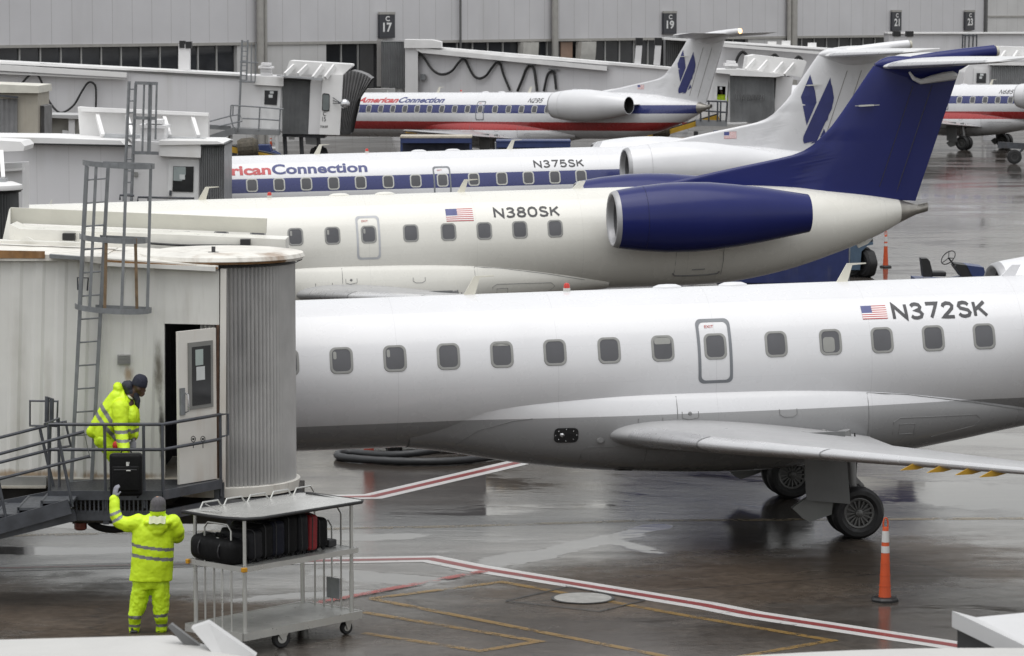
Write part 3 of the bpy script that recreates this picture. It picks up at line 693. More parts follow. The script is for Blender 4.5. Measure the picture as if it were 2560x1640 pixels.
    mb = MB(); mb.lathe([(2.335, .125), (2.40, .11), (2.42, .05), (2.42, 0)], 20, tp(12.50, 0, 6.16), (cos(tilt), 0, sin(tilt)), cap=False)
    mb.build('tail_light', pm('lit_lamp', (.8, .5, .3), .3, emit=(1, .55, .25, 2.5)) if lit_tail else pm('lamp_glass', (.55, .53, .45), .2), root, world=False)
    mb = MB(); zq = 5.19; xq = 11.62
    mb.bar((xq - .13, -fin_half(xq + .3, zq) - .05, zq + .01), (xq + .22, -fin_half(xq + .3, zq) - .05, zq + .02), .05, .035); mb.bar((xq - .22, -fin_half(xq + .3, zq) - .04, zq + .012), (xq + .36, -fin_half(xq + .3, zq) - .04, zq + .02), .012, .014)
    mb.build('fin_probe', M_wframe2, fin, world=False)
    # cabin windows
    for i in wins:
        x = WST[i]
        O = rrect(x, ZWIN, .168, .192, .085, bulge=.035); I = rrect(x, ZWIN, .135, .160, .065, bulge=.03)
        mb = MB(); ringd(mb, O, [(x + (a - x) * .97, ZWIN + (b - ZWIN) * .97) for a, b in O], .002, .011); ringd(mb, [(x + (a - x) * .97, ZWIN + (b - ZWIN) * .97) for a, b in O], I, .011, .009); ringd(mb, I, [(x + (a - x) * .98, ZWIN + (b - ZWIN) * .98) for a, b in I], .009, .004)
        wo = mb.build('window', fr, root, smooth=True, world=False, recalc=False, ang=60)
        mb = MB(); patch(mb, I, x, ZWIN, .004); mb.build('pane', M_glassd, wo, smooth=True, world=False, recalc=False)
        if i in blinds_glints:
            k = blinds_glints[i]; mb = MB()  # positive: lowered blind; otherwise a pale reflection painted on the pane
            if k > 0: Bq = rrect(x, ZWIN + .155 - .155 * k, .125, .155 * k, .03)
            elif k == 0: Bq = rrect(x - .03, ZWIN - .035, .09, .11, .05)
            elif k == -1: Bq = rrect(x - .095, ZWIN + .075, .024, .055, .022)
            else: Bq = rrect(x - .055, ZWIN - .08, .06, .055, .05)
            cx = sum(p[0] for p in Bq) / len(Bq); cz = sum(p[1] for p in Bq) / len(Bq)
            patch(mb, Bq, cx, cz, .0065, 2); mb.build('blind_glint', M_blind_glint, wo, smooth=True, world=False, recalc=False)
    # over-wing exit
    mb = MB(); O = rrect(-.01, 2.60, .265, .475, .085, m=14); k = .046
    I = [(-.01 + (x + .01) * (.265 - k) / .265, 2.60 + (z - 2.60) * (.475 - k) / .475) for x, z in O]
    ringd(mb, O, I, .005)
    xd = mb.build('exit_door', ex, root, world=False, recalc=False, smooth=True)
    fus_text(xd, 'exit_word', 'EXIT', -.14, 0.0, 2.945, 2.985, M_exitred, bold=.01)
    # antennas and beacons on the spine
    for xa in (-3.60, 2.22):
        mb = MB(); mb.prism([(xa - .06, -.014, 3.47), (xa + .12, -.014, 3.47), (xa + .20, -.014, 3.74), (xa + .42, -.014, 3.755), (xa + .42, -.014, 3.77), (xa + .12, -.014, 3.77)], (0, .028, 0)); mb.build('blade_antenna', pm('antenna_cream', (.62, .60, .52), .4), root, world=False)
    for xa in (-.50, .53):
        mb = MB(); mb.lathe([(-.02, .24), (.02, .22), (.05, .14), (.058, 0)], 24, (0, 0, 0), (0, 0, 1), cap=False)
        for v in mb.bm.verts: v.co = V((xa + v.co.x, v.co.y * .5, 3.488 + v.co.z))
        mb.build('dome_antenna', M_skin, root, smooth=True, world=False)
    mb = MB(); mb.lathe([(-.02, .06), (.05, .055), (.05, .0)], 16, (-2.06, 0, 3.488), (0, 0, 1), cap=False); bc = mb.build('beacon', M_wframe2, root, smooth=True, world=False)
    mb = MB(); mb.lathe([(.05, .048), (.10, .046), (.125, .03), (.13, 0)], 16, (-2.06, 0, 3.488), (0, 0, 1), cap=False); mb.build('beacon_lens', M_beacon, bc, smooth=True, world=False)
    mb = MB(); mb.prism([(4.78, -.02, 3.47), (5.02, -.02, 3.47), (5.12, -.02, 3.66), (4.98, -.02, 3.66)], (0, .04, 0)); mb.build('tail_antenna', M_skin, root, world=False)
    mb = MB(); mb.bar((-6.9, 0, 3.48), (-6.86, 0, 3.58), .03, .03); mb.build('spine_probe', M_wframe2, root, world=False)
    # landing gear
    gz = lambda x: -x * math.tan(att) - drop / sc / cos(att)
    for s in (-1, 1):
        g = gz(1.87)
        mb = MB(); mb.tube([(1.72, s * 2.05, 1.45), (1.82, s * 2.05, .95), (1.86, s * 2.05, g + .39)], [.10, .085, .07], 12); mb.tube([(1.87, s * 1.78, g + .39), (1.87, s * 2.32, g + .39)], .06, 10)
        mb.tube([(1.80, s * 2.05, 1.0), (1.6, s * 1.3, 1.35)], .045, 8); mb.tube([(1.82, s * 2.05, .95), (1.55, s * 2.05, .72), (1.84, s * 2.05, .45)], .035, 8)
        gl = mb.build('main_gear', M_strut, root, smooth=True, world=False)
        mb = MB(); mb.tube([(1.62, s * 2.16, 1.4), (1.66, s * 2.2, 1.0), (1.74, s * 2.2, .7), (1.84, s * 2.25, .42)], .012, 6); mb.tube([(1.9, s * 2.0, 1.4), (1.93, s * 1.98, 1.0), (1.92, s * 1.95, .6)], .012, 6); mb.build('brake_hose', M_dark, gl, world=False)
        mb = MB(); mb.prism([(1.86, s * 2.05 - .04, .80), (2.02, s * 2.05 - .04, .62), (2.0, s * 2.05 - .04, .58), (1.86, s * 2.05 - .04, .72)], (0, .08, 0)); mb.prism([(2.0, s * 2.05 - .05, .62), (2.03, s * 2.05 - .05, .58), (1.9, s * 2.05 - .05, .42), (1.86, s * 2.05 - .05, .45)], (0, .10, 0)); mb.build('torque_link', M_strut, gl, world=False)
        for dy in (-.19, .19): wheel(gl, 1.87, s * 2.05 + dy, g + .39, .39, .25, (1 if dy > 0 else -1))
        mb = MB(); yy = s * 2.47
        mb.prism([(.99, yy, 1.50), (1.62, yy, 1.50), (1.69, yy, .415), (1.03, yy, .50)], (0, .03 * s, 0)); gd = mb.build('gear_door', M_geardoor, gl, world=False)
        mb = MB(); mb.box((1.33, yy - .004 * -s, .80), (.17, .012, .13)); mb.build('door_hatch', pm('hatch_grey', (.28, .29, .28), .5), gd, world=False)
        mb = MB(); mb.prism([(.86, s * 2.2, .36), (1.08, s * 2.2, .50), (1.48, s * 2.2, .46), (1.46, s * 2.2, .24), (1.12, s * 2.2, .14), (1.02, s * 2.2, .20)], (0, .10 * s, 0)); mb.build('gear_fairing', pm('fairing_grey', (.19, .195, .19), .45, var=.1), gl, world=False)
    g = gz(-11.6); mb = MB(); mb.tube([(-11.75, 0, 1.3), (-11.6, 0, g + .26)], .06, 10); mb.tube([(-11.6, -.22, g + .26), (-11.6, .22, g + .26)], .04, 8); ng = mb.build('nose_gear', M_strut, root, smooth=True, world=False)
    for dy in (-.17, .17): wheel(ng, -11.6, dy, g + .26, .26, .16, 1 if dy > 0 else -1)
    mb = MB(); mb.prism([(-12.3, -.30, 1.24), (-11.3, -.30, 1.24), (-11.3, -.36, .75), (-12.2, -.36, .8)], (0, .02, 0)); mb.build('gear_door', M_geardoor, ng, world=False)
    # flight-deck glazing
    mb = MB()
    for s in (-1, 1):
        for (xa, xb) in ((-13.55, -13.1), (-13.05, -12.65)):
            q = []
            for x, f in ((xa, .30), (xb, .30), (xb, .62), (xa, .62)):
                t, b = catmull(FST, x); r = (t - b) / 2 + .006; c = (t + b) / 2; q.append((x, s * r * cos(f), c + r * sin(f)))
            mb.poly(q)
    mb.build('cockpit_window', M_glassd, root, world=False)
    # markings
    if reg:
        stroke_text(root, reg[0], *reg[2], M_ink, wt=.16 if reg[1] == 'slant' else .195, slant=.22 if reg[1] == 'slant' else 0.0)
    if flagpos: flag(root, *flagpos, lambda x, z: onf(x, z, .006))
    if flag_fin: flag(root, 8.90, 9.29, 3.645, 3.845, lambda x, z: (x, -fin_half(x, z) - .012, z))
    if brand:
        sh = brand[1]; x0, xm, x1, z0, z1 = brand[0]
        fus_text(root, 'lettering', 'American', x0, xm, z0, z1, M_brandr, bold=.035, shear=sh)
        fus_text(root, 'lettering', 'Connection', xm + .03, x1, z0, z1 + .005, M_brandb, bold=.03, shear=sh)
    if bird:
        for pol in BIRD:
            mb = MB(); tmp = bmesh.new(); f = tmp.faces.new([tmp.verts.new((x, 0, z)) for x, z in pol]); bmesh.ops.triangulate(tmp, faces=[f])
            for z in (3.7, 4.0, 4.3, 4.6, 4.9, 5.2): bmesh.ops.bisect_plane(tmp, geom=tmp.verts[:] + tmp.edges[:] + tmp.faces[:], plane_co=(0, 0, z), plane_no=(0, 0, 1))
            for v in tmp.verts: v.co.y = -fin_half(v.co.x, v.co.z) - .014
            mb.merge(tmp); mb.build('tail_emblem', M_logo, fin, world=False, recalc=False)
    # belly panel and small marks near the tail
    if belly is None and fincol != 'skin':
        mb = MB()
        for xx in (6.95, 8.05):
            mb.tube([onf(xx, z, .002) for z in (2.2, 2.0, 1.8, 1.6, 1.5)], .005, 4)
        mb.build('hatch_seam', M_seam, root, world=False)
        mb = MB(); mb.tube([onf(x, z, .012) for x, z in ((6.92, 1.56), (6.98, 1.51), (7.2, 1.50), (7.7, 1.505), (7.95, 1.53), (8.0, 1.58))], .016, 6); mb.tube([onf(x, z, .012) for x, z in ((7.35, 1.64), (7.65, 1.65))], .012, 6); mb.build('hatch_handle', M_seam, root, world=False)
    return root

R_ = radians
jet1 = airliner('nearest white regional jet with grey belly and dark registration ending 372SK', 2.9396 * .986, 50.6117 * .986, R_(9.147), .0207, WHITE, WHITE, WHITE, belly=BELLY, drop=.1086, sc=.986, reg=('N372SK', 'plain', (2.80, 4.31, 2.955, 3.20)), flagpos=(2.33, 2.72, 2.985, 3.175), blinds_glints={-1: .30, -4: .10, 2: .0, -7: -1, -6: -1})
jet2 = airliner('cream white regional jet with dark blue tail and blue engines', -3.3042, 73.9772, R_(10.279), .0192, CREAM, NAVY, NAVY, reg=('N380SK', 'plain', (2.83, 4.34, 2.935, 3.165)), flagpos=(1.76, 2.37, 2.90, 3.165), drop=.084, blinds_glints={-2: -1, -1: -1, 0: -1}, exitcol=M_outl2, swoosh=True)
jet3 = airliner('white regional jet with one blue window stripe and a blue bird emblem on its tail', -2.2305, 98.5564, R_(12.139), .0159, WHITE, 'skin', WHITE, stripes=[(2.455, 2.86, STRIPE)], reg=('N375SK', 'plain', (2.79, 4.33, 2.95, 3.175)), flag_fin=True, brand=((-7.42, -5.06, -2.21, 2.965, 3.245), 0.0), bird=True, frame=M_wframe2)
jet4 = airliner('small far jet at gate 15 with red and blue stripes, engine exhaust facing us', -.8904, 166.2994, R_(-37.4825), .0160, WHITE, 'skin', WHITE, stripes=[(2.48, 2.89, STRIPE), (1.64, 2.05, RED)], reg=('N295', 'slant', (2.85, 3.72, 2.99, 3.22)), flag_fin=True, brand=((-8.15, -5.45, -2.45, 2.98, 3.26), 0.28), bird=True, frame=M_wframe2, lit_tail=True)
jet5 = airliner('far jet cut off by the picture edge, red and blue stripes, main wheels in view', 24.4934, 182.79, R_(-40.41), .017, WHITE, 'skin', WHITE, stripes=[(2.48, 2.89, STRIPE), (1.64, 2.05, RED)], reg=('N685', 'slant', (3.35, 4.2, 2.99, 3.22)), flag_fin=True, bird=True, frame=M_wframe2)
# ------------------------------------------------------------------ concourse building (facade runs away to the right)
FD = V((0.648, 0.761, 0)).normalized(); FN = V((FD.y, -FD.x, 0)); FC = 134.0     # along, outward normal
F0 = V((-25.6, 176.7, 0))
def fs(px):
    k = ray(px, 100); k = k.x / k.y; Y = FC / (0.648 - 0.761 * k); p = V((k * Y, Y, 0)); return (p - F0).dot(FD), Y
def fz(px, py): return at(px, py, fs(px)[1]).z
def fp(s, z, out=0.0): return F0 + FD * s + FN * out + V((0, 0, z))
def fbox(mb, s0, s1, z0, z1, o0, o1):
    mb.prism([fp(s0, z0, o0), fp(s1, z0, o0), fp(s1, z1, o0), fp(s0, z1, o0)], FN * (o1 - o0))
def fmat(name, col, **k): return pm(name, col, **k)
bl = thing('concourse_building', 'long grey panelled terminal concourse with a strip of dark windows, behind the gates', 'building', fp(0, 0))
bl.rotation_euler = (0, 0, math.atan2(FD.y, FD.x))
M_clad = pm('clad_panel', (0.56, 0.555, 0.57), 0.55, var=0.05, scale=0.35, lines=[('X', 1.47, 0.030, (.62, .61, .60))], streak=((0.36, 0.355, 0.35), 0.35, 0.5))
M_clad2 = pm('lower_panel', (0.56, 0.555, 0.55), 0.55, var=0.06, scale=0.5, lines=[('X', 1.47, 0.03, (.66, .65, .64))], streak=((0.34, 0.33, 0.31), 0.45, 0.7))
M_wglass = pm('terminal_glass', (0.030, 0.032, 0.036), 0.06, var=0.4, scale=0.5, bump=0.02, bscale=1.2)
M_mull = pm('mullion', (0.42, 0.42, 0.41), 0.45)
M_pipe = pm('downpipe', (0.33, 0.32, 0.30), 0.5)
ZB = 5.75; sL = fs(-500)[0]; sE = fs(2458)[0]
mb = MB(); fbox(mb, sL, sE, ZB, 13, -.6, 0); mb.build('upper_wall', M_clad, bl)
mb = MB(); fbox(mb, sE + .25, sE + 60, 0, 13, -.6, .02); mb.build('end_wall', M_clad2, bl)
mb = MB(); fbox(mb, sE + .26, sE + 60, 6.95, 7.10, .02, .06); mb.build('band_course', M_pipe, bl)
mb = MB(); fbox(mb, sE, sE + .24, 5.4, 13, -.6, .20); mb.build('corner_pipe', pm('dark_gutter', (.10, .10, .10), .5), bl)
mb = MB(); fbox(mb, sL, sE, ZB - .16, ZB - .003, -.5, .06); mb.build('soffit_edge', M_pipe, bl)
mb = MB(); fbox(mb, sL, sE, 0, 2.9, -.6, -.05); mb.build('lower_wall', M_clad2, bl)
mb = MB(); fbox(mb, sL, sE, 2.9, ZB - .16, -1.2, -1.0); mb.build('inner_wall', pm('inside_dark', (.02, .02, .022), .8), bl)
for a, b in ((593, 816), (1871, 1966), (2222, 2460)):
    mb = MB(); fbox(mb, fs(a)[0], fs(b)[0], 2.903, ZB - .163, -.5, -.04); mb.build('infill_panel', M_clad2, bl)
def panes(a, b):
    s0, s1 = fs(a)[0], fs(b)[0]; n = max(1, round((s1 - s0) / 1.47)); d = (s1 - s0) / n
    for i in range(n):
        u, v = s0 + d * i, s0 + d * (i + 1)
        mb = MB(); fbox(mb, u + .04, v - .04, 2.95, ZB - .2, -.30, -.26); wd = mb.build('window', M_wglass, bl)
        mb = MB(); fbox(mb, u - .04, u + .04, 2.92, ZB - .17, -.34, -.18); mb.build('mullion', M_mull, wd)
panes(-330, 593); panes(816, 942); panes(1030, 1300); panes(1338, 1408); panes(1482, 1660); panes(1700, 1871); panes(1978, 2222)
for a, b in ((1300, 1338), (1445, 1482)):
    mb = MB(); s0, s1 = fs(a)[0], fs(b)[0]
    pr = [(0.0, .10), (.35, .06), (.8, -.05), (1.3, -.3), (1.9, -.75), (2.6, -1.4)]
    mb.loft([[fp(s0, ZB - .2 - h, .25 + o * .3), fp(s1, ZB - .2 - h, .25 + o * .3), fp(s1, ZB - .2 - h, -.2 + o * .1), fp(s0, ZB - .2 - h, -.2 + o * .1)] for h, o in pr])
    mb.build('curved_canopy', pm('pale_canopy', (.50, .49, .46), .5), bl)
mb = MB(); fbox(mb, fs(1408)[0], fs(1437)[0], 2.92, ZB - .2, -.32, -.2); mb.build('door', pm('brown_door', (.33, .22, .165), .5), bl)
for px, wd in ((640, .42), (655, .25), (1145, .14), (1377, .40), (1385, .2), (1964, .30), (1973, .5)):
    s = fs(px)[0]; mb = MB(); mb.lathe([(0, wd / 2), (13, wd / 2)], 12, fp(s, 0, .12 + wd / 2), (0, 0, 1)); mb.build('downpipe', M_pipe if px not in (1145,) else pm('dark_gutter', (.1, .1, .1), .5), bl, smooth=True)
M_sign = pm('sign_black', (.035, .036, .045), .4); M_signw = pm('sign_white', (.72, .72, .72), .4)
for num, a, b, y0, y1 in (('17', 943, 981, 36, 95), ('19', 1653, 1685, 33, 85), ('21', 2224, 2247, 30, 77), ('23', 2407, 2430, 30, 75)):
    s0, s1 = fs(a)[0], fs(b)[0]; z1, z0 = fz((a + b) / 2, y0), fz((a + b) / 2, y1); c = fp((s0 + s1) / 2, z0, .1)
    sg = thing('gate_sign', 'black hanging gate sign reading C %s on the grey concourse wall' % num, 'sign', c, (0, 0, math.atan2(FD.y, FD.x)), 'gate number signs on the concourse')
    mb = MB(); fbox(mb, s0, s1, z0, z1, .06, .2); mb.build('board', M_sign, sg)
    mb = MB(); fbox(mb, s0, s1, z1 + .004, z1 + .14, .06, .24); mb.build('head_rail', M_pipe, sg)
    w_ = s1 - s0; h_ = z1 - z0
    text_on(sg, 'letter', 'C', fp(s0 + w_ * .36, z0 + h_ * .71, .2), FD, (0, 0, 1), w_ * .28, h_ * .22, M_signw, .03, off=.02, nrm=FN)
    text_on(sg, 'number', num, fp(s0 + w_ * .20, z0 + h_ * .25, .2), FD, (0, 0, 1), w_ * .58, h_ * .40, M_signw, .03, off=.02, nrm=FN)

# ------------------------------------------------------------------ boarding bridges
M_bw = pm('bridge_white', (0.66, 0.655, 0.66), 0.5, var=0.05, scale=0.8, streak=((0.36, 0.33, 0.28), 0.35, 1.3))
M_bw2 = pm('bridge_panel_white', (0.63, 0.625, 0.64), 0.5, var=0.04, scale=0.6, lines=[('X', 0.9, 0.02, (.86, .86, .86))], streak=((0.36, 0.35, 0.32), 0.35, 1.0))
M_roofw = pm('bridge_roof_white', (0.74, 0.735, 0.73), 0.4, var=0.06, scale=1.0, streak=((0.42, 0.38, 0.30), 0.35, 0.9))
M_curt = pm('curtain_grey', (0.26, 0.265, 0.27), 0.5, 0.1, var=0.12, scale=1.5)
M_curtl = pm('curtain_aluminium', (0.45, 0.445, 0.44), 0.45, 0.2, var=0.16, scale=1.2, streak=[((0.15, 0.15, 0.155), 0.8, 2.2), ((0.62, 0.61, 0.59), 0.4, 4)])
M_steel = pm('dark_steel', (0.058, 0.062, 0.072), 0.42, 0.2, var=0.35, scale=5, streak=((0.10, 0.075, 0.06), 0.5, 5))
M_galv = pm('galvanised', (0.21, 0.22, 0.23), 0.45, 0.35, var=0.18, scale=6)
M_rubber = pm('black_rubber', (0.012, 0.012, 0.013), 0.5)
M_cable = pm('black_cable', (0.02, 0.02, 0.021), 0.5)
M_dglass = pm('door_glass', (0.02, 0.021, 0.023), 0.08, var=0.3)
M_paper = pm('paper_notice', (0.55, 0.57, 0.57), 0.6)
M_bel = pm('bellows_grey', (0.17, 0.168, 0.17), 0.6, var=0.2, scale=2)
def pl(mb, pts, Y, th): mb.prism([at(x, y, Y) for x, y in pts], (0, th, 0))
def corr(mb, x0, x1, t0, b0, t1, b1, Y, n, dep=.05, back=.12, bulge=0.0):
    """vertical corrugations between two photo columns"""
    m = 2 * n; A = []
    for i in range(m + 1):
        f = i / m; x = x0 + (x1 - x0) * f; yy = Y + (dep if i % 2 else 0) + bulge * (2 * f - 1) ** 2
        A.append((at(x, t0 + (t1 - t0) * f, yy), at(x, b0 + (b1 - b0) * f, yy)))
    for i in range(m): mb.poly([A[i][1], A[i + 1][1], A[i + 1][0], A[i][0]])
    a, b = A[0], A[-1]; d = V((0, back + dep + bulge, 0))
    mb.poly([a[0], b[0], b[0] + d, a[0] + d]); mb.poly([a[1], a[1] + d, b[1] + d, b[1]]); mb.poly([a[0], a[0] + d, a[1] + d, a[1]]); mb.poly([b[0], b[1], b[1] + d, b[0] + d])
def rail(mb, pts, r): mb.tube([at(*p) for p in pts], r, 8)
def notice(par, pts, Y, name='notice'):
    mb = MB(); pl(mb, pts, Y, .006); return mb.build(name, M_paper, par)
def rectp(x0, y0, x1, y1): return [(x0, y1), (x1, y1), (x1, y0), (x0, y0)]
def hang_cable(par, pts, Y, r=.05):
    mb = MB(); P = [at(x, y, Y) for x, y in pts]; out = []
    for i in range(len(P) - 1):
        p0, p1, p2, p3 = P[max(i - 1, 0)], P[i], P[i + 1], P[min(i + 2, len(P) - 1)]
        for k in range(8):
            t = k / 8; out.append(0.5 * ((2 * p1) + (p2 - p0) * t + (2 * p0 - 5 * p1 + 4 * p2 - p3) * t * t + (3 * p1 - p0 - 3 * p2 + p3) * t ** 3))
    out.append(P[-1]); mb.tube(out, r, 6); return mb.build('supply_cable', M_cable, par, smooth=True)
def bridge(label, px, Y, yaw=0): return thing('boarding_bridge', label, 'boarding bridge', tuple(at(px, 300, Y)[:2]) + (0,), (0, 0, 0), 'passenger boarding bridges')
def legs(par, spots, ztop, r=.28):
    for (x, y) in spots:
        mb = MB(); mb.lathe([(0, r * 1.8), (.25, r * 1.8), (.26, r), (ztop, r)], 16, (x, y, 0), (0, 0, 1)); mb.build('support_column', M_bw, par, smooth=True)

# ---- gate 15 bridge, docked on the far jet (depth about 160 m)
Q = lambda x, y: (480 + x * .19967, 120 + y * .19967)
Yc = 160.0
b15 = bridge('long white boarding bridge marked C 15, grey bellows against the far jet', 560, Yc)
mb = MB(); pl(mb, [(-150, 281), (600, 320), (600, 188), (-150, 150)], Yc, 3.0); mb.build('tunnel', M_bw2, b15)
mb = MB(); pl(mb, [(-150, 152), (600, 190), (600, 185), (-150, 146)], Yc - .15, 3.3); mb.build('tunnel_roof', M_roofw, b15)
mb = MB(); pl(mb, [(100, 158), (598, 192), (598, 196), (100, 166)], Yc - .10, .1); mb.build('gutter', pm('gutter_grey', (.2, .2, .2), .5), b15)
mb = MB(); pl(mb, [(-150, 152), (316, 182), (316, 194), (-150, 168)], Yc - .55, .35); pl(mb, [(-150, 172), (312, 196), (312, 199), (-150, 178)], Yc - .45, .2); mb.build('cable_rail', M_roofw, b15)
hang_cable(b15, [(10, 260), (48, 216), (74, 188), (92, 187), (104, 205), (120, 248), (142, 277), (160, 280), (185, 262), (205, 228), (220, 207), (233, 208), (240, 225), (239, 285)], Yc - .3, .055)
mb = MB(); pl(mb, rectp(446, 110, 474, 176), Yc + 1.0, .5); v_ = mb.build('vent_stack', M_bw, b15)
mb = MB(); pl(mb, rectp(448, 102, 461, 120), Yc + .95, .6); pl(mb, rectp(464, 104, 478, 121), Yc + .95, .6); mb.build('stack_cap', M_rubber, v_)
mb = MB(); pl(mb, [Q(600, 1030), Q(1145, 1045), Q(1145, 360), Q(600, 340)], Yc - .25, 3.6); mb.build('cab', M_bw, b15)
mb = MB(); pl(mb, [Q(780, 460), Q(1145, 480), Q(1148, 365), Q(775, 350)], Yc - .5, .24); mb.build('cab_fascia', M_roofw, b15)
mb = MB(); pl(mb, [Q(870, 1005), Q(1085, 1025), Q(1120, 485), Q(872, 475)], Yc - .30, .04); d_ = mb.build('door', pm('door_white', (.66, .66, .66), .45), b15)
mb = MB(); pl(mb, [Q(905, 705), Q(1062, 715), Q(1075, 535), Q(910, 530)], Yc - .33, .025); w_ = mb.build('window', M_dglass, d_)
notice(w_, [Q(975, 570), Q(1022, 572), Q(1022, 540), Q(977, 538)], Yc - .34); notice(w_, [Q(960, 622), Q(1010, 624), Q(1010, 585), Q(960, 583)], Yc - .34)
mb = MB(); corr(mb, *[Q(1130, 0)[0], Q(1485, 0)[0]], Q(0, 392)[1], Q(0, 1075)[1], Q(0, 405)[1], Q(0, 1080)[1], Yc - .4, 22, .07, 2.4); mb.build('curtain', M_curt, b15)
mb = MB(); pl(mb, [Q(1145, 395), Q(1490, 410), Q(1490, 398), Q(1145, 376)], Yc - .5, 1.2); mb.build('curtain_header', M_rubber, b15)
mb = MB(); pl(mb, [Q(1455, 1078), Q(1600, 1080), Q(1625, 395), Q(1485, 400)], Yc - .45, 2.8); mb.build('end_column', M_bw, b15)
mb = MB(); pl(mb, [Q(1595, 1082), Q(1850, 1090), Q(1892, 335), Q(1632, 340)], Yc - .65, 3.2); cb = mb.build('cab_front', M_roofw, b15)
mb = MB(); P = []
for qx, qy, a0 in ((1695, 605, 270), (1693, 760, 0), (1655, 755, 90), (1660, 600, 180)):
    for k in range(5): a = radians(a0 + 22.5 * k); P.append(Q(qx + 22 * cos(a), qy + 22 * sin(a)))
pl(mb, P, Yc - .68, .02); wq = mb.build('window', pm('cab_glass', (.16, .18, .18), .15), cb)
mb = MB(); P2 = [((x - 492) , y) for x, y in P]; cx = sum(p[0] for p in P) / len(P); cy = sum(p[1] for p in P) / len(P)
R0 = [at(cx + (x - cx) * 1.18, cy + (y - cy) * 1.12, Yc - .69) for x, y in P]; R1 = [at(x, y, Yc - .69) for x, y in P]
mb.loft([R0, R1], caps=False); mb.build('window_seal', M_rubber, wq)
def ptext(par, txt, x0, y0, x1, y1, Y, bold=.0, mat=None):
    a, b = at(x0, y1, Y), at(x1, y0, Y); return text_on(par, 'lettering', txt, a, (1, 0, 0), (0, 0, 1), b.x - a.x, b.z - a.z, mat or M_ink, bold, off=.01, nrm=(0, -1, 0))
ptext(cb, 'C', *Q(1640, 795), *Q(1680, 850), Yc - .66, .01); ptext(cb, '15', *Q(1632, 862), *Q(1675, 918), Yc - .66, .01); ptext(cb, '70668', *Q(1603, 968), *Q(1700, 998), Yc - .66, .005)
mb = MB(); pl(mb, [Q(1165, 328), Q(1890, 340), Q(2005, 228), Q(1995, 205), Q(1225, 158), Q(1212, 185)], Yc - .35, 2.6); cn = mb.build('folding_canopy', M_roofw, b15)
for x in (1165, 1330, 1520, 1670):
    mb = MB(); mb.bar(at(*Q(x, 375 if x > 1400 else 335), Yc - .95), at(*Q(x + 115, 222), Yc - .45), .12, .2); mb.build('canopy_rib', M_roofw, cn)
mb = MB(); pl(mb, [Q(1060, 352), Q(1630, 408), Q(1635, 380), Q(1060, 338)], Yc - 1.0, .4); mb.build('canopy_beam', pm('beam_grey', (.36, .37, .38), .45), cn)
mb = MB(); n = 9; top = [(1890, 335), (1990, 280), (2090, 300), (2180, 335), (2250, 385)]; bot = [(1850, 1085), (1885, 1085), (1920, 1085), (1955, 1085), (1985, 1080)]
mid = [(1872, 700), (1940, 690), (2000, 690), (2055, 690), (2085, 640)]
def lerp(l, f): i = min(int(f * (len(l) - 1)), len(l) - 2); t = f * (len(l) - 1) - i; return (l[i][0] + (l[i + 1][0] - l[i][0]) * t, l[i][1] + (l[i + 1][1] - l[i][1]) * t)
cols = []
for i in range(2 * n + 1):
    f = i / (2 * n); yy = Yc - .6 + (.12 if i % 2 else 0); c = [at(*Q(*lerp(top, f)), yy), at(*Q(*lerp(mid, f)), yy), at(*Q(*lerp(bot, f)), yy)]; cols.append(c)
for a, b in zip(cols, cols[1:]):
    for k in range(2): mb.poly([a[k], b[k], b[k + 1], a[k + 1]]); mb.poly([p + V((0, 3, 0)) for p in (a[k], a[k + 1], b[k + 1], b[k])])
    mb.poly([a[0], a[0] + V((0, 3, 0)), b[0] + V((0, 3, 0)), b[0]]); mb.poly([a[2], b[2], b[2] + V((0, 3, 0)), a[2] + V((0, 3, 0))])
mb.build('bellows', M_bel, cb)
mb = MB(); c = at(*Q(1915, 698), Yc - 1.2); mb.lathe([(-.24 * cos(a), .24 * sin(a)) for a in [pi * k / 12 for k in range(13)]], 20, c, (.3, -1, .3), cap=False)
mr = mb.build('convex_mirror', pm('mirror', (.62, .62, .64), .12, .8), cb, smooth=True)
mb = MB()
for y in (620, 655, 690): mb.tube([at(*Q(1765, y), Yc - .66), at(*Q(1870, 695), Yc - 1.1)], .02, 5)
mb.build('mirror_arm', M_steel, mr)
mb = MB(); pl(mb, [Q(855, 355), Q(990, 360), Q(990, 308), Q(860, 305)], Yc + .6, 1); pl(mb, [Q(825, 255), Q(1008, 258), Q(1005, 235), Q(828, 225)], Yc + .4, 1.3); pl(mb, [Q(855, 305), Q(985, 305), Q(985, 262), Q(855, 262)], Yc + .7, .8); pl(mb, [Q(860, 220), Q(980, 222), Q(978, 190), Q(865, 184)], Yc + .5, 1.1)
mb.build('roof_ventilator', M_bw, b15)
mb = MB(); pl(mb, [Q(450, 1075), Q(1085, 1095), Q(1085, 1030), Q(480, 1000)], Yc - 1.6, 1.3); mb.build('platform', pm('platform_grey', (.20, .205, .21), .5), b15)
mb = MB()
for pts in ([Q(490, 715), Q(850, 740), Q(1145, 765)], [Q(630, 880), Q(850, 890), Q(1090, 905)], [Q(490, 715), Q(480, 850), Q(535, 1060)], [Q(590, 715), Q(580, 850), Q(575, 1040)], [Q(850, 740), Q(835, 1030)], [Q(210, 920), Q(480, 850), Q(600, 830), Q(630, 915), Q(330, 980)], [Q(515, 720), Q(510, 850)], [Q(1105, 765), Q(1090, 1090)]):
    rail(mb, [(x, y, Yc - 1.6) for x, y in pts], .035)
mb.build('railing', M_galv, b15)
mb = MB(); rail(mb, [(*Q(628, -100), Yc - .6), (*Q(610, 400), Yc - .6), (*Q(585, 1030), Yc - .6)], .05); rail(mb, [(*Q(700, -100), Yc - .6), (*Q(682, 400), Yc - .6)], .04)
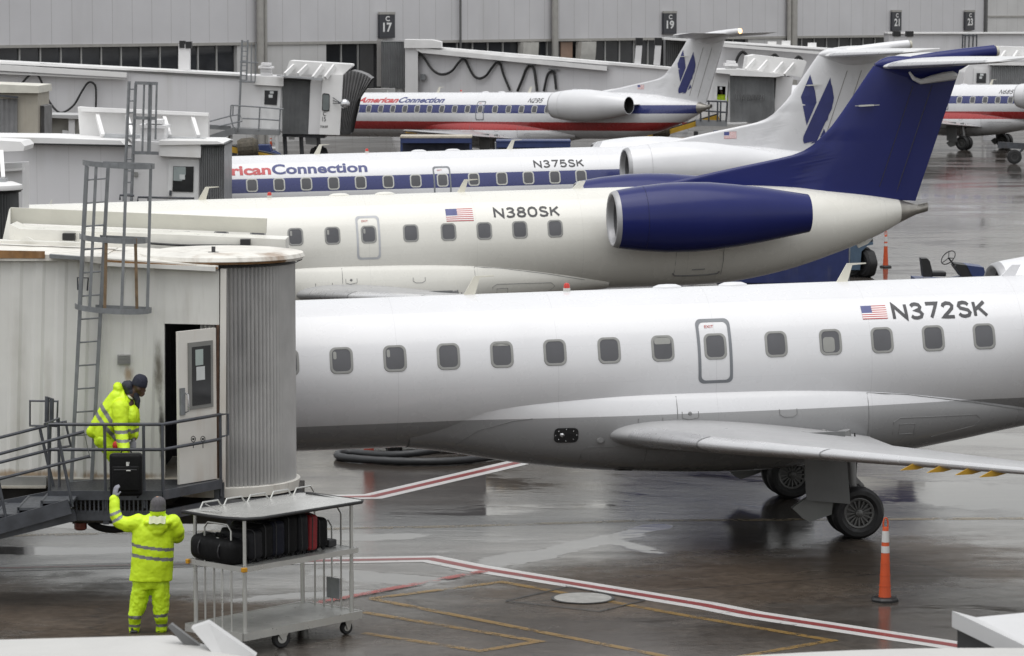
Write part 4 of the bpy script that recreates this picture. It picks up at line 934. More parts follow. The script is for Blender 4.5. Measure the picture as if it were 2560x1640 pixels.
for y in range(-80, 420, 60): rail(mb, [(*Q(626 - y * .03, y), Yc - .6), (*Q(700 - y * .03, y), Yc - .6)], .025)
rail(mb, [(*Q(600, 175), Yc - .6), (*Q(830, 185), Yc - .6)], .04); rail(mb, [(*Q(590, 418), Yc - .6), (*Q(790, 425), Yc - .6)], .04); rail(mb, [(*Q(745, -60), Yc - .9), (*Q(740, 420), Yc - .9)], .03); rail(mb, [(*Q(800, -60), Yc - .7), (*Q(790, 420), Yc - .7)], .03)
mb.build('ladder', M_galv, b15)
mb = MB(); mb.bar(at(*Q(200, 1140), Yc - 1.6), at(*Q(540, 1030), Yc - 1.6), 1.0, .3); mb.bar(at(*Q(205, 985), Yc - 1.2), at(*Q(480, 1000), Yc - 1.2), .6, .2); mb.build('stairs', pm('stair_grey', (.16, .165, .17), .5), b15)
mb = MB()
for (a, b) in (((480, 1090), (480, 1310)), ((1060, 1100), (1065, 1310))): rail(mb, [(*Q(*a), Yc - 1.5), (*Q(*b), Yc - 1.5)], .10)
rail(mb, [(*Q(490, 1275), Yc - 1.5), (*Q(1065, 1255), Yc - 1.5)], .09); mb.build('platform_frame', pm('frame_white', (.50, .5, .5), .5), b15)
mb = MB(); pl(mb, [Q(1130, 1110), Q(1660, 1130), Q(1660, 1085), Q(1130, 1075)], Yc, 2.0); mb.build('underframe', M_steel, b15)
mb = MB()
for x, y in ((1160, 1310), (1365, 1310), (1580, 1330)): rail(mb, [(*Q(x, 1110), Yc + .6), (*Q(x + 15, 1385), Yc + .6)], .10)
mb.build('drive_column', M_steel, b15)
mb = MB(); pl(mb, [Q(1208, 1145), Q(1285, 1150), Q(1285, 1115), Q(1208, 1110)], Yc - .1, .04); pp = mb.build('plate', pm('plate_white', (.55, .55, .55), .5), b15); ptext(pp, '2515', *Q(1215, 1118), *Q(1280, 1142), Yc - .11)
for x in (1560, 1620):
    c = at(*Q(x, 1400), Yc + .6); mb = MB(); mb.lathe([(-.2, .3), (-.2, .48), (.2, .48), (.2, .3)], 20, (c.x, c.y, .48), (1, .4, 0)); mb.build('drive_wheel', M_tyre, b15)
mb = MB(); p = at(1 - 40, 200, Yc + 1.5); legs(b15, [(p.x, p.y)], 3.0); mb.bm.free()

# ---- gate 17 bridge behind the far jet (depth 176 to 192 m)
K2 = lambda x, y: (800 + x * .39933, y * .39933)
b17 = bridge('white sloping boarding bridge with looping black cables behind the far jet', 1350, 186)
def atl(px, py, Ya=192.0, xa=984, Yb=177.0, xb=1760): return at(px, py, Ya + (Yb - Ya) * (px - xa) / (xb - xa))
def plv(mb, pts, dy, th): mb.prism([atl(x, y) + V((0, dy, 0)) for x, y in pts], (0, th, 0))
mb = MB(); plv(mb, [K2(615, 600), K2(2250, 640), K2(2250, 440), K2(615, 290)], 0, 3); mb.build('tunnel', M_bw2, b17)
mb = MB(); plv(mb, [K2(600, 308), K2(2260, 442), K2(2260, 428), K2(600, 285)], -.2, 3.4); mb.build('tunnel_roof', M_roofw, b17)
mb = MB(); plv(mb, [K2(640, 330), K2(1795, 442), K2(1795, 415), K2(640, 300)], -.7, .4); plv(mb, [K2(600, 312), K2(640, 330), K2(640, 290), K2(620, 280)], -.7, 1); mb.build('cable_rail', M_roofw, b17)
def cab17(pts):
    mb = MB(); P = [atl(*K2(x, y)) + V((0, -.4, 0)) for x, y in pts]; out = []
    for i in range(len(P) - 1):
        p0, p1, p2, p3 = P[max(i - 1, 0)], P[i], P[i + 1], P[min(i + 2, len(P) - 1)]
        for k in range(6):
            t = k / 6; out.append(0.5 * ((2 * p1) + (p2 - p0) * t + (2 * p0 - 5 * p1 + 4 * p2 - p3) * t * t + (3 * p1 - p0 - 3 * p2 + p3) * t ** 3))
    mb.tube(out + [P[-1]], .075, 6); mb.build('supply_cable', M_cable, b17, smooth=True)
cab17([(592, 560), (600, 470), (608, 400), (612, 350), (632, 342), (660, 372), (700, 430), (745, 462), (790, 462), (830, 440), (865, 395), (890, 372), (912, 380), (935, 425), (965, 475), (1000, 490), (1040, 472), (1075, 425), (1105, 392), (1130, 405), (1150, 470), (1190, 565)])
cab17([(1235, 570), (1265, 500), (1290, 435), (1315, 412), (1340, 440), (1358, 570)]); cab17([(1400, 570), (1420, 480), (1440, 450), (1465, 458), (1478, 560)])
mb = MB()
for x, y in ((900, 362), (1115, 382), (1320, 405), (1460, 435)): plv(mb, [K2(x - 30, y), K2(x + 30, y + 4), K2(x + 30, y - 2), K2(x - 30, y - 6)], -.5, .2)
mb.build('cable_saddle', M_galv, b17)
mb = MB(); plv(mb, [K2(535, 620), K2(615, 620), K2(615, 255), K2(535, 250)], -.6, 4.0); mb.build('rotunda_column', M_bw, b17)
mb = MB(); plv(mb, [K2(530, 300), K2(760, 300), K2(760, 262), K2(700, 250), K2(530, 248)], -.8, 4.2); mb.build('rotunda_roof', M_roofw, b17)
mb = MB(); corr(mb, 953, 1014, 104, 220, 104, 221, 193.5, 14, .10, 3.0); mb.build('rotunda_curtain', M_curt, b17)
mb = MB(); pl(mb, rectp(942, 100, 953, 216), 194.2, 2.5); mb.build('rotunda_jamb', pm('jamb_grey', (.26, .25, .24), .5), b17)
mb = MB(); plv(mb, [K2(630, 500), K2(660, 500), K2(662, 465), K2(630, 462)], -.4, .35); mb.build('cable_box', M_galv, b17)
for x0 in (1975, 2095):
    mb = MB(); plv(mb, [K2(x0 - 5, 405), K2(x0 + 33, 408), K2(x0 + 42, 285), K2(x0 + 5, 285)], -.1, .6); v_ = mb.build('vent_stack', M_bw, b17)
    mb = MB(); plv(mb, [K2(x0 + 2, 280), K2(x0 + 46, 280), K2(x0 + 46, 238), K2(x0 + 2, 236)], -.15, .8); mb.build('stack_cap', M_rubber, v_)
T = lambda x, y: (1740 + x * .19477, 100 + y * .19477)
Y7 = 175.0
mb = MB(); pl(mb, [T(50, 1060), T(228, 1068), T(245, 420), T(60, 415)], Y7 + .1, 3.5); pl(mb, [T(405, 1073), T(445, 1075), T(460, 450), T(422, 440)], Y7 + .1, 3.5)
pl(mb, [T(240, 590), T(410, 592), T(425, 440), T(245, 420)], Y7 + .1, .2); pl(mb, [T(228, 1068), T(405, 1073), T(400, 775), T(230, 770)], Y7 + .1, .2); mb.build('cab', M_bw, b17)
# door with a see-through window and a dark lobby behind
mb = MB(); X0, X1, Y0_, Y1_ = 232, 425, 530, 1045
pl(mb, [T(215, 1040), T(385, 1050), T(392, 775), T(225, 765)], Y7 - .02, .06); pl(mb, [T(240, 590), T(408, 598), T(412, 548), T(245, 540)], Y7 - .02, .06); pl(mb, [T(225, 770), T(268, 772), T(275, 592), T(240, 590)], Y7 - .02, .06); pl(mb, [T(376, 776), T(396, 777), T(410, 598), T(380, 597)], Y7 - .02, .06)
d_ = mb.build('door', pm('door_white', (.66, .66, .66), .45), b17)
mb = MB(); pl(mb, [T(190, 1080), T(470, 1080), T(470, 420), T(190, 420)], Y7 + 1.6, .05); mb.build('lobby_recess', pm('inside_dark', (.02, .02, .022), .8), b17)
mb = MB(); pl(mb, [T(305, 636), T(335, 638), T(335, 602), T(305, 600)], Y7 - .05, .02); mb.build('notice', M_paper, d_)
mb = MB(); corr(mb, T(440, 0)[0], T(1010, 0)[0], T(0, 452)[1], T(0, 1065)[1], T(0, 470)[1], T(0, 1065)[1], Y7 - .4, 34, .06, 3.0, .35); mb.build('curtain', M_curt, b17)
mb = MB()
for k in range(11): pl(mb, rectp(*T(500 + k * 36, 698 + k * .6), *T(514 + k * 36, 764 + k * .6)), Y7 - .46, .02)
mb.build('curtain_vents', pm('slot_dark', (.10, .10, .102), .6), b17)
mb = MB(); pl(mb, [T(440, 455), T(1010, 478), T(1130, 460), T(1130, 440), T(550, 375), T(250, 380), T(240, 420), T(440, 440)], Y7 - .6, 3.8); mb.build('cab_roof', M_roofw, b17)
mb = MB(); pl(mb, [T(1000, 1000), T(1180, 1000), T(1250, 480), T(1030, 470)], Y7 + .2, 3.0); mb.build('end_column', M_bw, b17)
mb = MB(); pl(mb, [T(640, 380), T(1160, 440), T(1350, 480), T(1420, 290), T(1410, 265), T(760, 190), T(665, 210)], Y7 + .6, 2.6); cn = mb.build('folding_canopy', M_roofw, b17)
for x in (640, 800, 1000, 1140):
    mb = MB(); mb.bar(at(*T(x, 385 + (x - 640) * .13), Y7 - .1), at(*T(x + 120, 255 + (x - 640) * .11), Y7 + .5), .12, .2); mb.build('canopy_rib', M_roofw, cn)
mb = MB(); pl(mb, [T(385, 375), T(520, 378), T(520, 345), T(385, 340)], Y7 + .8, 1); pl(mb, [T(370, 335), T(540, 338), T(538, 305), T(372, 300)], Y7 + .6, 1.3); pl(mb, [T(400, 300), T(515, 302), T(510, 270), T(405, 265)], Y7 + .7, 1.1); mb.build('roof_ventilator', M_bw, b17)
mb = MB(); pl(mb, [T(0, 1100), T(400, 1110), T(400, 1040), T(0, 1020)], Y7 - 1.2, 1.1); mb.build('platform', pm('platform_grey', (.20, .205, .21), .5), b17)
mb = MB()
for pts in ([T(30, 780), T(400, 792)], [T(60, 905), T(395, 930)], [T(60, 790), T(60, 1040)], [T(165, 790), T(165, 1040)], [T(278, 790), T(275, 1040)], [T(318, 790), T(312, 1040)], [T(400, 790), T(385, 1045)]): rail(mb, [(x, y, Y7 - 1.2) for x, y in pts], .045)
mb.build('railing', M_steel, b17)
mb = MB(); pl(mb, [T(380, 1085), T(640, 1070), T(660, 1060), T(400, 1065)], Y7 - .8, .8); mb.build('step_board', M_roofw, b17)
c = at(*T(300, 1000), Y7 + 2); legs(b17, [(c.x + 2, c.y)], 2.0); c = at(1000, 200, 194); legs(b17, [(c.x, c.y)], 3.2)

# ---- gate 19 bridge beyond, and the long white bridge at the right
b19 = bridge('white boarding bridge with overhead rail, beyond the gate 17 cab', 1850, 203)
mb = MB(); pl(mb, [(1780, 190), (2330, 215), (2330, 140), (1780, 104)], 203, 3); mb.build('tunnel', M_bw2, b19)
mb = MB(); pl(mb, [(1660, 99), (2330, 141), (2330, 137), (1660, 94)], 202.8, 3.4); mb.build('tunnel_roof', M_roofw, b19)
mb = MB(); pl(mb, [(1806, 117), (2080, 138), (2080, 132), (1806, 109)], 202.3, .4); mb.build('cable_rail', M_roofw, b19)
mb = MB(); corr(mb, 1664, 1724, 93, 165, 93, 168, 206, 12, .1, 3); mb.build('rotunda_curtain', M_curt, b19)
for a in ([(1839, 158), (1846, 140), (1856, 130), (1866, 138), (1868, 160)], [(1929, 142), (1937, 137), (1946, 144)], [(1988, 150), (1996, 142), (2006, 151)]): hang_cable(b19, a, 202.5, .10)
mb = MB()
for x, y in ((1930, 112), (1965, 110), (2030, 115)): c = at(x, y, 203.5); mb.box(c, (.5, .5, .4))
mb.build('roof_lamp', M_roofw, b19)
c = at(1700, 200, 207); legs(b19, [(c.x, c.y)], 3.3); c = at(2250, 200, 204); legs(b19, [(c.x, c.y)], 3)
b23 = bridge('tall white boarding bridge wall under the C 23 sign', 2450, 222)
mb = MB(); pl(mb, [(2222, 190), (2900, 190), (2900, 84), (2222, 84)], 226, 3); mb.build('tunnel', M_bw2, b23)
mb = MB(); pl(mb, [(2220, 85), (2902, 85), (2902, 81), (2220, 81)], 225.8, 3.4); mb.build('tunnel_roof', M_roofw, b23)
for x in (2243, 2275):
    mb = MB(); pl(mb, rectp(x - 7, 91, x + 7, 126), 221, .5); v_ = mb.build('vent_stack', M_bw, b23)
    mb = MB(); pl(mb, rectp(x - 9, 78, x + 9, 91), 220.9, .7); mb.build('stack_cap', M_rubber, v_)
mb = MB()
for x in (2407, 2413, 2423, 2433, 2442): rail(mb, [(x, 86, 225.4), (x - 1, 125, 225.4)], .05)
rail(mb, [(2406, 88, 225.4), (2442, 89, 225.4)], .05); mb.build('ladder', M_steel, b23)
Z = lambda x, y: (2150 + x * .17055, y * .17055)
Y9 = 192
mb = MB(); pl(mb, [Z(1500, 1300), Z(1930, 1300), Z(1930, 940), Z(1620, 935), Z(1560, 1000), Z(1530, 1060)], Y9, 3.5); mb.build('cab', M_bw, b23)
mb = MB(); pl(mb, [Z(1660, 1300), Z(1890, 1300), Z(1900, 1020), Z(1670, 1000)], Y9 - .08, .06); d_ = mb.build('door', pm('door_white', (.66, .66, .66), .45), b23)
mb = MB(); pl(mb, [Z(1705, 1215), Z(1845, 1215), Z(1850, 1075), Z(1710, 1070)], Y9 - .12, .03); w_ = mb.build('window', M_dglass, d_)
notice(w_, [Z(1760, 1110), Z(1810, 1110), Z(1810, 1080), Z(1760, 1080)], Y9 - .14); notice(w_, [Z(1750, 1155), Z(1790, 1155), Z(1790, 1120), Z(1750, 1120)], Y9 - .14)
mb = MB(); corr(mb, Z(1930, 0)[0], Z(2700, 0)[0], Z(0, 955)[1], Z(0, 1330)[1], Z(0, 970)[1], Z(0, 1330)[1], Y9 - .3, 26, .07, 3); mb.build('curtain', M_curt, b23)
mb = MB(); pl(mb, [Z(1900, 955), Z(2750, 965), Z(2750, 935), Z(2200, 905), Z(1900, 940)], Y9 - .5, 3.5); mb.build('cab_roof', M_roofw, b23)
mb = MB(); pl(mb, [Z(2030, 860), Z(2800, 890), Z(2800, 700), Z(2060, 680)], Y9 + .5, 2.5); cn = mb.build('folding_canopy', M_roofw, b23)
for x in (2070, 2250, 2450):
    mb = MB(); mb.bar(at(*Z(x, 850), Y9 - .1), at(*Z(x + 60, 760), Y9 + .45), .12, .2); mb.build('canopy_rib', M_roofw, cn)
c = at(2480, 250, Y9 + 2); legs(b23, [(c.x, c.y)], 3); c = at(2600, 250, 228); legs(b23, [(c.x, c.y)], 3)

# ---- middle-left bridges
W = lambda x, y: (x * .28571, 180 + y * .28571)
Yb = 93.0
bB = bridge('white boarding bridge with glazed door, its grey curtain against the blue striped jet', 330, Yb)
mb = MB(); pl(mb, [(-120, 560), W(1175, 1150), W(1150, 650), (-120, 352)], Yb, 3); mb.build('tunnel', M_bw2, bB)
mb = MB(); pl(mb, [(-120, 351), W(1100, 650), W(1050, 600), W(380, 575), (-120, 342)], Yb - .2, 3.2); mb.build('tunnel_roof', M_roofw, bB)
mb = MB(); pl(mb, [W(210, 632), W(1150, 658), W(1150, 640), W(210, 622)], Yb - .35, .15); mb.build('cable_rail', M_cable, bB)
mb = MB(); pl(mb, [W(1165, 1180), W(1760, 1180), W(1760, 640), W(1165, 600)], Yb - .3, 3.2); mb.build('cab', M_bw, bB)
mb = MB(); pl(mb, [W(1395, 735), W(1755, 750), W(1760, 615), W(1400, 600)], Yb - .55, 3); mb.build('cab_fascia', M_roofw, bB)
mb = MB(); pl(mb, [W(1460, 1190), W(1735, 1190), W(1745, 765), W(1478, 760)], Yb - .36, .05); d_ = mb.build('door', pm('door_white', (.66, .66, .66), .45), bB)
mb = MB(); pl(mb, [W(1508, 1045), W(1690, 1050), W(1695, 828), W(1516, 824)], Yb - .39, .025); w_ = mb.build('window', M_dglass, d_)
mb = MB(); pl(mb, [W(1516, 950), W(1590, 955), W(1625, 895), W(1625, 830), W(1520, 828)], Yb - .405, .006); mb.build('pane_reflection', pm('painted_reflection', (.28, .32, .32), .3), w_)  # pale patch painted on the glass as its reflection
notice(w_, [W(1570, 940), W(1618, 942), W(1618, 898), W(1570, 896)], Yb - .415)
mb = MB(); pl(mb, [W(1480, 1080), W(1500, 1082), W(1502, 1038), W(1482, 1036)], Yb - .42, .06); mb.build('handle', M_steel, d_)
mb = MB(); corr(mb, W(1750, 0)[0], W(1962, 0)[0], W(0, 640)[1], W(0, 1200)[1], W(0, 640)[1], W(0, 1200)[1], Yb - .45, 11, .07, 2.5); mb.build('curtain', M_curt, bB)
mb = MB(); pl(mb, [W(1755, 650), W(1970, 645), W(1970, 628), W(1900, 610), W(1755, 632)], Yb - .6, 2.6); mb.build('curtain_header', M_rubber, bB)
mb = MB(); pl(mb, [W(1390, 640), W(1970, 630), W(1900, 606), W(1390, 600)], Yb - .62, 2.8); mb.build('cab_roof', M_roofw, bB)
mb = MB(); pl(mb, [W(700, 580), W(1820, 620), W(1820, 380), W(680, 305)], Yb + 2.4, .5); cn = mb.build('folding_canopy', M_roofw, bB)
mb = MB(); pl(mb, [W(715, 345), W(1825, 385), W(1825, 360), W(690, 305)], Yb + 2.1, .28); mb.build('canopy_edge', M_roofw, cn)
for x in (850, 1110, 1435, 1685):
    mb = MB(); mb.bar(at(*W(x, 378 + (x - 850) * .03), Yb + 2.2), at(*W(x + 50, 560 + (x - 850) * .01), Yb + 1.2), .10, .14); mb.build('canopy_strut', M_roofw, cn)
mb = MB(); pl(mb, [W(905, 575), W(1240, 580), W(1240, 552), W(905, 540)], Yb + 1.2, .5); pl(mb, [W(1450, 598), W(1790, 606), W(1790, 580), W(1450, 570)], Yb + 1.0, .5); mb.build('canopy_beam', pm('beam_grey', (.36, .37, .38), .45), cn)
mb = MB(); pl(mb, [W(1230, 640), W(1440, 640), W(1440, 470), W(1230, 460)], Yb + .2, 1.0); pl(mb, [W(1215, 490), W(1450, 495), W(1450, 470), W(1215, 460)], Yb + .0, 1.3); pl(mb, [W(1255, 445), W(1415, 450), W(1410, 420), W(1262, 415)], Yb + .2, .9); mb.build('roof_ventilator', M_bw, bB)
mb = MB()
rail(mb, [(*W(1130, 80), Yb - .7), (*W(1085, 1130), Yb - .7)], .045); rail(mb, [(*W(1188, 95), Yb - .7), (*W(1150, 1130), Yb - .7)], .045)
for i in range(11):
    y = 150 + i * 102; f = (y - 80) / 1050; rail(mb, [(*W(1130 - 45 * f, y), Yb - .7), (*W(1188 - 38 * f, y), Yb - .7)], .022)
ld = mb.build('ladder', M_galv, bB)
mb = MB()
for y, x0, x1 in ((95, 1183, 1380), (400, 1168, 1365), (705, 1155, 1385)): mb.bar(at(*W(x0, y), Yb - .7), at(*W((x0 + x1) / 2, y + 3), Yb - 1.3), .02, .09); mb.bar(at(*W((x0 + x1) / 2, y + 3), Yb - 1.3), at(*W(x1, y + 6), Yb - .8), .02, .09)
for xa, xb in ((1262, 1245), (1308, 1295), (1325, 1310), (1372, 1360)): rail(mb, [(*W(xa, 95), Yb - 1.1), (*W(xb, 700 if xb < 1350 else 590), Yb - 1.1)], .03)
mb.build('ladder_cage', M_galv, ld)
mb = MB()
for pts in ([W(1050, 1120), W(1050, 1078), W(1175, 1082)], [W(1205, 1140), W(1208, 1095), W(1450, 1100), W(1700, 1105)], [W(1300, 1095), W(1298, 1140)]): rail(mb, [(x, y, Yb - 1.3) for x, y in pts], .03)
mb.build('railing', M_steel, bB)
mb = MB(); pl(mb, [W(1172, 915), W(1208, 916), W(1208, 876), W(1174, 874)], Yb - .34, .03); mb.build('vent_grille', pm('vent_grey', (.3, .3, .29), .6), bB)
c = at(60, 400, Yb + 1.5); legs(bB, [(c.x, c.y)], 2.2)

Yt = 122.0
bT = bridge('old rust streaked tan boarding bridge end below a hanging cable', 50, Yt)
M_tan = pm('rusty_tan', (0.42, 0.39, 0.33), 0.6, var=0.1, scale=1.2, streak=[((0.20, 0.115, 0.05), 0.85, 1.6), ((0.30, 0.29, 0.28), 0.6, 1.0)])
mb = MB(); pl(mb, [(-160, 348), W(330, 575), W(330, 180), (-160, 228)], Yt, 3); mb.build('cab', M_tan, bT)
mb = MB(); pl(mb, [(-160, 230), W(340, 185), W(335, 122), W(0, 108), (-160, 206)], Yt - .25, 3.5); mb.build('roof', pm('tan_roof', (.60, .585, .52), .5, streak=((.4, .33, .22), .5, 1.2)), bT)
mb = MB(); corr(mb, -150, W(150, 0)[0], W(0, 232)[1], W(0, 575)[1], W(0, 236)[1], W(0, 575)[1], Yt - .15, 16, .05, .1); mb.build('curtain', pm('stained_curtain', (.22, .22, .225), .5, .1, var=.2, scale=1.4, streak=((.40, .37, .32), .5, 1.2)), bT)
mb = MB(); pl(mb, [W(-20, 212), W(150, 232), W(150, 215), W(60, 205), W(-20, 198)], Yt - .5, .3); mb.build('canopy_beam', M_steel, bT)
mb = MB(); corr(mb, W(330, 0)[0], W(388, 0)[0], W(0, 290)[1], W(0, 575)[1], W(0, 300)[1], W(0, 570)[1], Yt + .6, 4, .06, 2.0); mb.build('bellows', M_bel, bT)
c = at(-40, 300, Yt + 1.5); legs(bT, [(c.x, c.y)], 2.5)
bS = thing('service_shelter', 'low grey metal shelter under the long bridge, open dark doorway', 'shelter', tuple(at(160, 330, 128)[:2]) + (0,))
mb = MB(); pl(mb, [W(385, 620), W(700, 620), W(680, 380), W(385, 378)], 128, 2); mb.build('wall', pm('shelter_tan', (.34, .33, .30), .6, var=.15), bS)
mb = MB(); pl(mb, [W(385, 540), W(435, 545), W(435, 400), W(385, 395)], 127.9, .09); mb.build('doorway', M_dark, bS)
mb = MB(); pl(mb, [W(385, 398), W(690, 412), W(680, 378), W(385, 372)], 127.5, 2.6); mb.build('roof', pm('shelter_grey', (.4, .4, .4), .5), bS)
mb = MB(); pl(mb, [W(600, 600), W(650, 600), W(650, 410), W(600, 405)], 127.6, .2); pl(mb, [W(545, 600), W(598, 600), W(598, 515), W(545, 510)], 127.7, .2); mb.build('locker', M_bw, bS)

Yn = 68.0
bN = bridge('boarding bridge with white canopy above a dark ribbed drum, cut by the picture edge', 20, Yn)
mb = MB(); pl(mb, [(-160, 560), W(195, 1330), W(195, 800), (-160, 420)], Yn + 2.2, 1); mb.build('canopy_wall', M_bw, bN)
mb = MB(); pl(mb, [(-160, 385), W(205, 690), W(215, 650), W(180, 610), W(0, 600), (-160, 345)], Yn + 1.6, 1.4); cn = mb.build('folding_canopy', M_roofw, bN)
mb = MB(); pl(mb, [(-160, 440), W(205, 860), W(205, 838), (-160, 430)], Yn + 2.0, .18); mb.build('canopy_ledge', M_roofw, bN)
mb = MB(); mb.bar(at(*W(12, 700), Yn + 1.6), at(*W(28, 935), Yn + .4), .08, .10); mb.build('canopy_strut', M_roofw, cn)
mb = MB(); pl(mb, [(-120, 452), W(45, 970), W(45, 935), (-120, 442)], Yn + .3, .4); mb.build('canopy_beam', pm('beam_grey', (.36, .37, .38), .45), cn)
cx = at(-25, 500, Yn).x; RR = (at(W(130, 0)[0], 500, Yn).x - cx)
zt, zb2 = at(0, W(0, 1040)[1], Yn).z, at(0, 660, Yn).z
mb = MB(); mb.lathe([(zb2, RR), (zt, RR)], 96, (cx, Yn + RR, 0), (0, 0, 1), wob=lambda k, t: -.05 if k % 2 else 0); mb.build('curtain', pm('drum_grey', (.085, .087, .09), .5, .1, var=.2), bN)
mb = MB(); mb.lathe([(zt + .002, RR + .07), (zt + .05, RR + .08), (zt + .10, RR + .07), (zt + .16, RR * .8), (zt + .17, 0)], 64, (cx, Yn + RR, 0), (0, 0, 1)); mb.build('drum_roof', M_roofw, bN, smooth=True)
mb = MB(); mb.lathe([(zt - .05, RR + .04), (zt + .001, RR + .085)], 64, (cx, Yn + RR, 0), (0, 0, 1), cap=False); mb.build('drum_seal', M_rubber, bN)
legs(bN, [(cx - .5, Yn + RR)], zb2)
# ------------------------------------------------------------------ nearest boarding bridge (walls about 44 m away)
H0 = lambda x, y: (x * .32446, 480 + y * .32446)       # read-out grids of the photograph
S0 = lambda x, y: (x * .27273, 940 + y * .27273)
D0 = lambda x, y: (x * .35774, 800 + y * .35774)
YA = 44.0
bA = bridge('weathered cream boarding bridge with ribbed silver drum, open service door and caged ladder', 300, YA)
M_cream = pm('bridge_cream', (0.67, 0.665, 0.635), 0.5, var=0.06, scale=1.3, bump=0.05, bscale=6, streak=[((0.30, 0.27, 0.21), 0.55, 1.9), ((0.22, 0.20, 0.18), 0.35, 4.0)])
M_creamr = pm('roof_cream', (0.72, 0.71, 0.66), 0.32, var=0.10, scale=1.6, streak=[((0.36, 0.33, 0.28), 0.5, 1.5)], bump=0.05, bscale=5)
M_rust = pm('rusty_edge', (0.68, 0.66, 0.61), 0.5, var=0.1, scale=2, streak=[((0.20, 0.10, 0.035), 0.95, 1.7), ((0.10, 0.06, 0.03), 0.8, 4.5)])
M_doorA = pm('old_door', (0.66, 0.64, 0.60), 0.45, var=0.05, scale=1.5, streak=[((0.33, 0.20, 0.10), 0.7, 2.4)])
# wall with shallow ribs, tilting with the sloping tunnel
mb = MB(); wtop = lambda x: 640 + (x / 270.0) * 14
def wl_(x, up): return (x - (0.022 * 560) * (0 if up else 1), wtop(x) if up else 1200)
mb.prism([at(*wl_(-260, 0), YA), at(*wl_(425, 0), YA), at(411, 809, YA), at(411, wtop(411), YA), at(*wl_(-260, 1), YA)], (0, .10, 0))
x = -250
while x < 380:
    w_ = 26
    P = []
    for xx, dy in ((x - 4, .002), (x + 5, -.022), (x + w_ - 5, -.022), (x + w_ + 4, .002)): P.append((at(*wl_(xx, 0), YA + dy), at(*wl_(xx, 1), YA + dy)))
    for a, b in zip(P, P[1:]): mb.poly([a[0], b[0], b[1], a[1]])
    x += 56
_o = bA.location
def spx(px, py, rx, rz, col, am): p = at(px, py, YA); return (p.x - _o.x, p.z - _o.z, rx, rz, col, am)
M_wallA = pm('bridge_wall_stained', (0.67, 0.665, 0.635), 0.5, var=0.06, scale=1.3, bump=0.05, bscale=6, streak=[((0.34, 0.31, 0.25), 0.5, 1.9), ((0.24, 0.22, 0.20), 0.3, 4.0)],
             spots=[spx(396, 930, .09, .55, (.10, .085, .06), .9), spx(404, 1080, .05, .7, (.05, .045, .04), .95), spx(322, 935, .10, .16, (.28, .17, .07), .75), spx(330, 1000, .05, .5, (.32, .26, .17), .5), spx(60, 1185, 1.2, .09, (.25, .15, .06), .8), spx(300, 1190, .9, .06, (.22, .13, .05), .8), spx(200, 700, .05, .5, (.35, .31, .24), .5), spx(120, 1000, .07, .9, (.40, .38, .33), .4)])
wallA = mb.build('wall', M_wallA, bA)
mb = MB(); pl(mb, [(411, 809), (548, 812), (548, 676), (411, 668)], YA - .01, .11); mb.build('door_header', M_cream, bA)
mb = MB(); pl(mb, [(548, 1226), (563, 1226), (566, 672), (551, 672)], YA - .04, .16); jb = mb.build('door_jamb', M_doorA, bA)
mb = MB(); pl(mb, [(538, 1200), (546, 1200), (548, 812), (541, 812)], YA - .015, .1); mb.build('hinge_strip', pm('rusted_hinge', (.10, .055, .035), .7, var=.4, scale=8), jb)
mb = MB(); pl(mb, [(-260, 1215), (548, 1215), (548, 1197), (-260, 1197)], YA - .06, 3); mb.build('floor_sill', pm('sill_stained', (.42, .40, .35), .6, streak=[((.25, .17, .08), .9, 3)]), bA)
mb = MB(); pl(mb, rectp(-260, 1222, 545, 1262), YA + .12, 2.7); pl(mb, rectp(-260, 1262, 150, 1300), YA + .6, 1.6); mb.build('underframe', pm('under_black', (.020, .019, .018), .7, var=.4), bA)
# hollow lobby behind the open door
mb = MB(); pl(mb, [(-260, 1197), (560, 1197), (560, 660), (-260, 640)], YA + 2.2, .1); mb.build('rear_wall', pm('inside_dark', (.02, .02, .022), .8), bA)  # lobby walls coloured near black to stand for the unlit inside
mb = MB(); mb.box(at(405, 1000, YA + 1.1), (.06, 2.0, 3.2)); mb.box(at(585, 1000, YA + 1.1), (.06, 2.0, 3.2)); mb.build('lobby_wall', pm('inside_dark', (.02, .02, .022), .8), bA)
# roof slab, fascia, round roof over the drum
zR = at(400, 650, YA).z
cD = at(538, 700, YA); cD = V((cD.x, YA + 1.02, 0)); zT, zBt = 4.33, 1.33
mb = MB(); pl(mb, [(-260, 652), (200, 652), (255, 660), (255, 642), (-260, 622)], YA - .10, 2.4); mb.build('tunnel_roof', M_rust, bA)
mb = MB(); pl(mb, [H0(380, 510), H0(640, 525), H0(640, 500), H0(380, 480)], YA - .22, .12); mb.build('gutter', M_galv, bA)
mb = MB(); pl(mb, [(255, 655), (545, 674), (545, 664), (255, 645)], YA - .12, 2.2); mb.build('cab_roof', M_rust, bA)
mb = MB(); pl(mb, [H0(820, 570), H0(1660, 612), H0(1660, 575), H0(820, 545)], YA - .16, .12); mb.build('awning_rail', M_cream, bA)
mb = MB(); mb.lathe([(zT, 1.0), (zT + .01, 1.10), (zT + .05, 1.13), (zT + .10, 1.11), (zT + .13, .9), (zT + .15, 0)], 72, cD, (0, 0, 1)); mb.build('drum_roof', M_rust, bA, smooth=True)
M_rst = pm('rust_brown', (.23, .12, .045), .7, var=.35, scale=6, streak=[((.55, .52, .46), .9, 3.0), ((.08, .04, .02), .8, 5)])
mb = MB(); mb.lathe([(zT + .012, 1.106), (zT + .040, 1.129)], 40, cD, (0, 0, 1), cap=False, a0=radians(-150), a1=radians(-35)); mb.build('rust_edge', M_rst, bA, recalc=False)
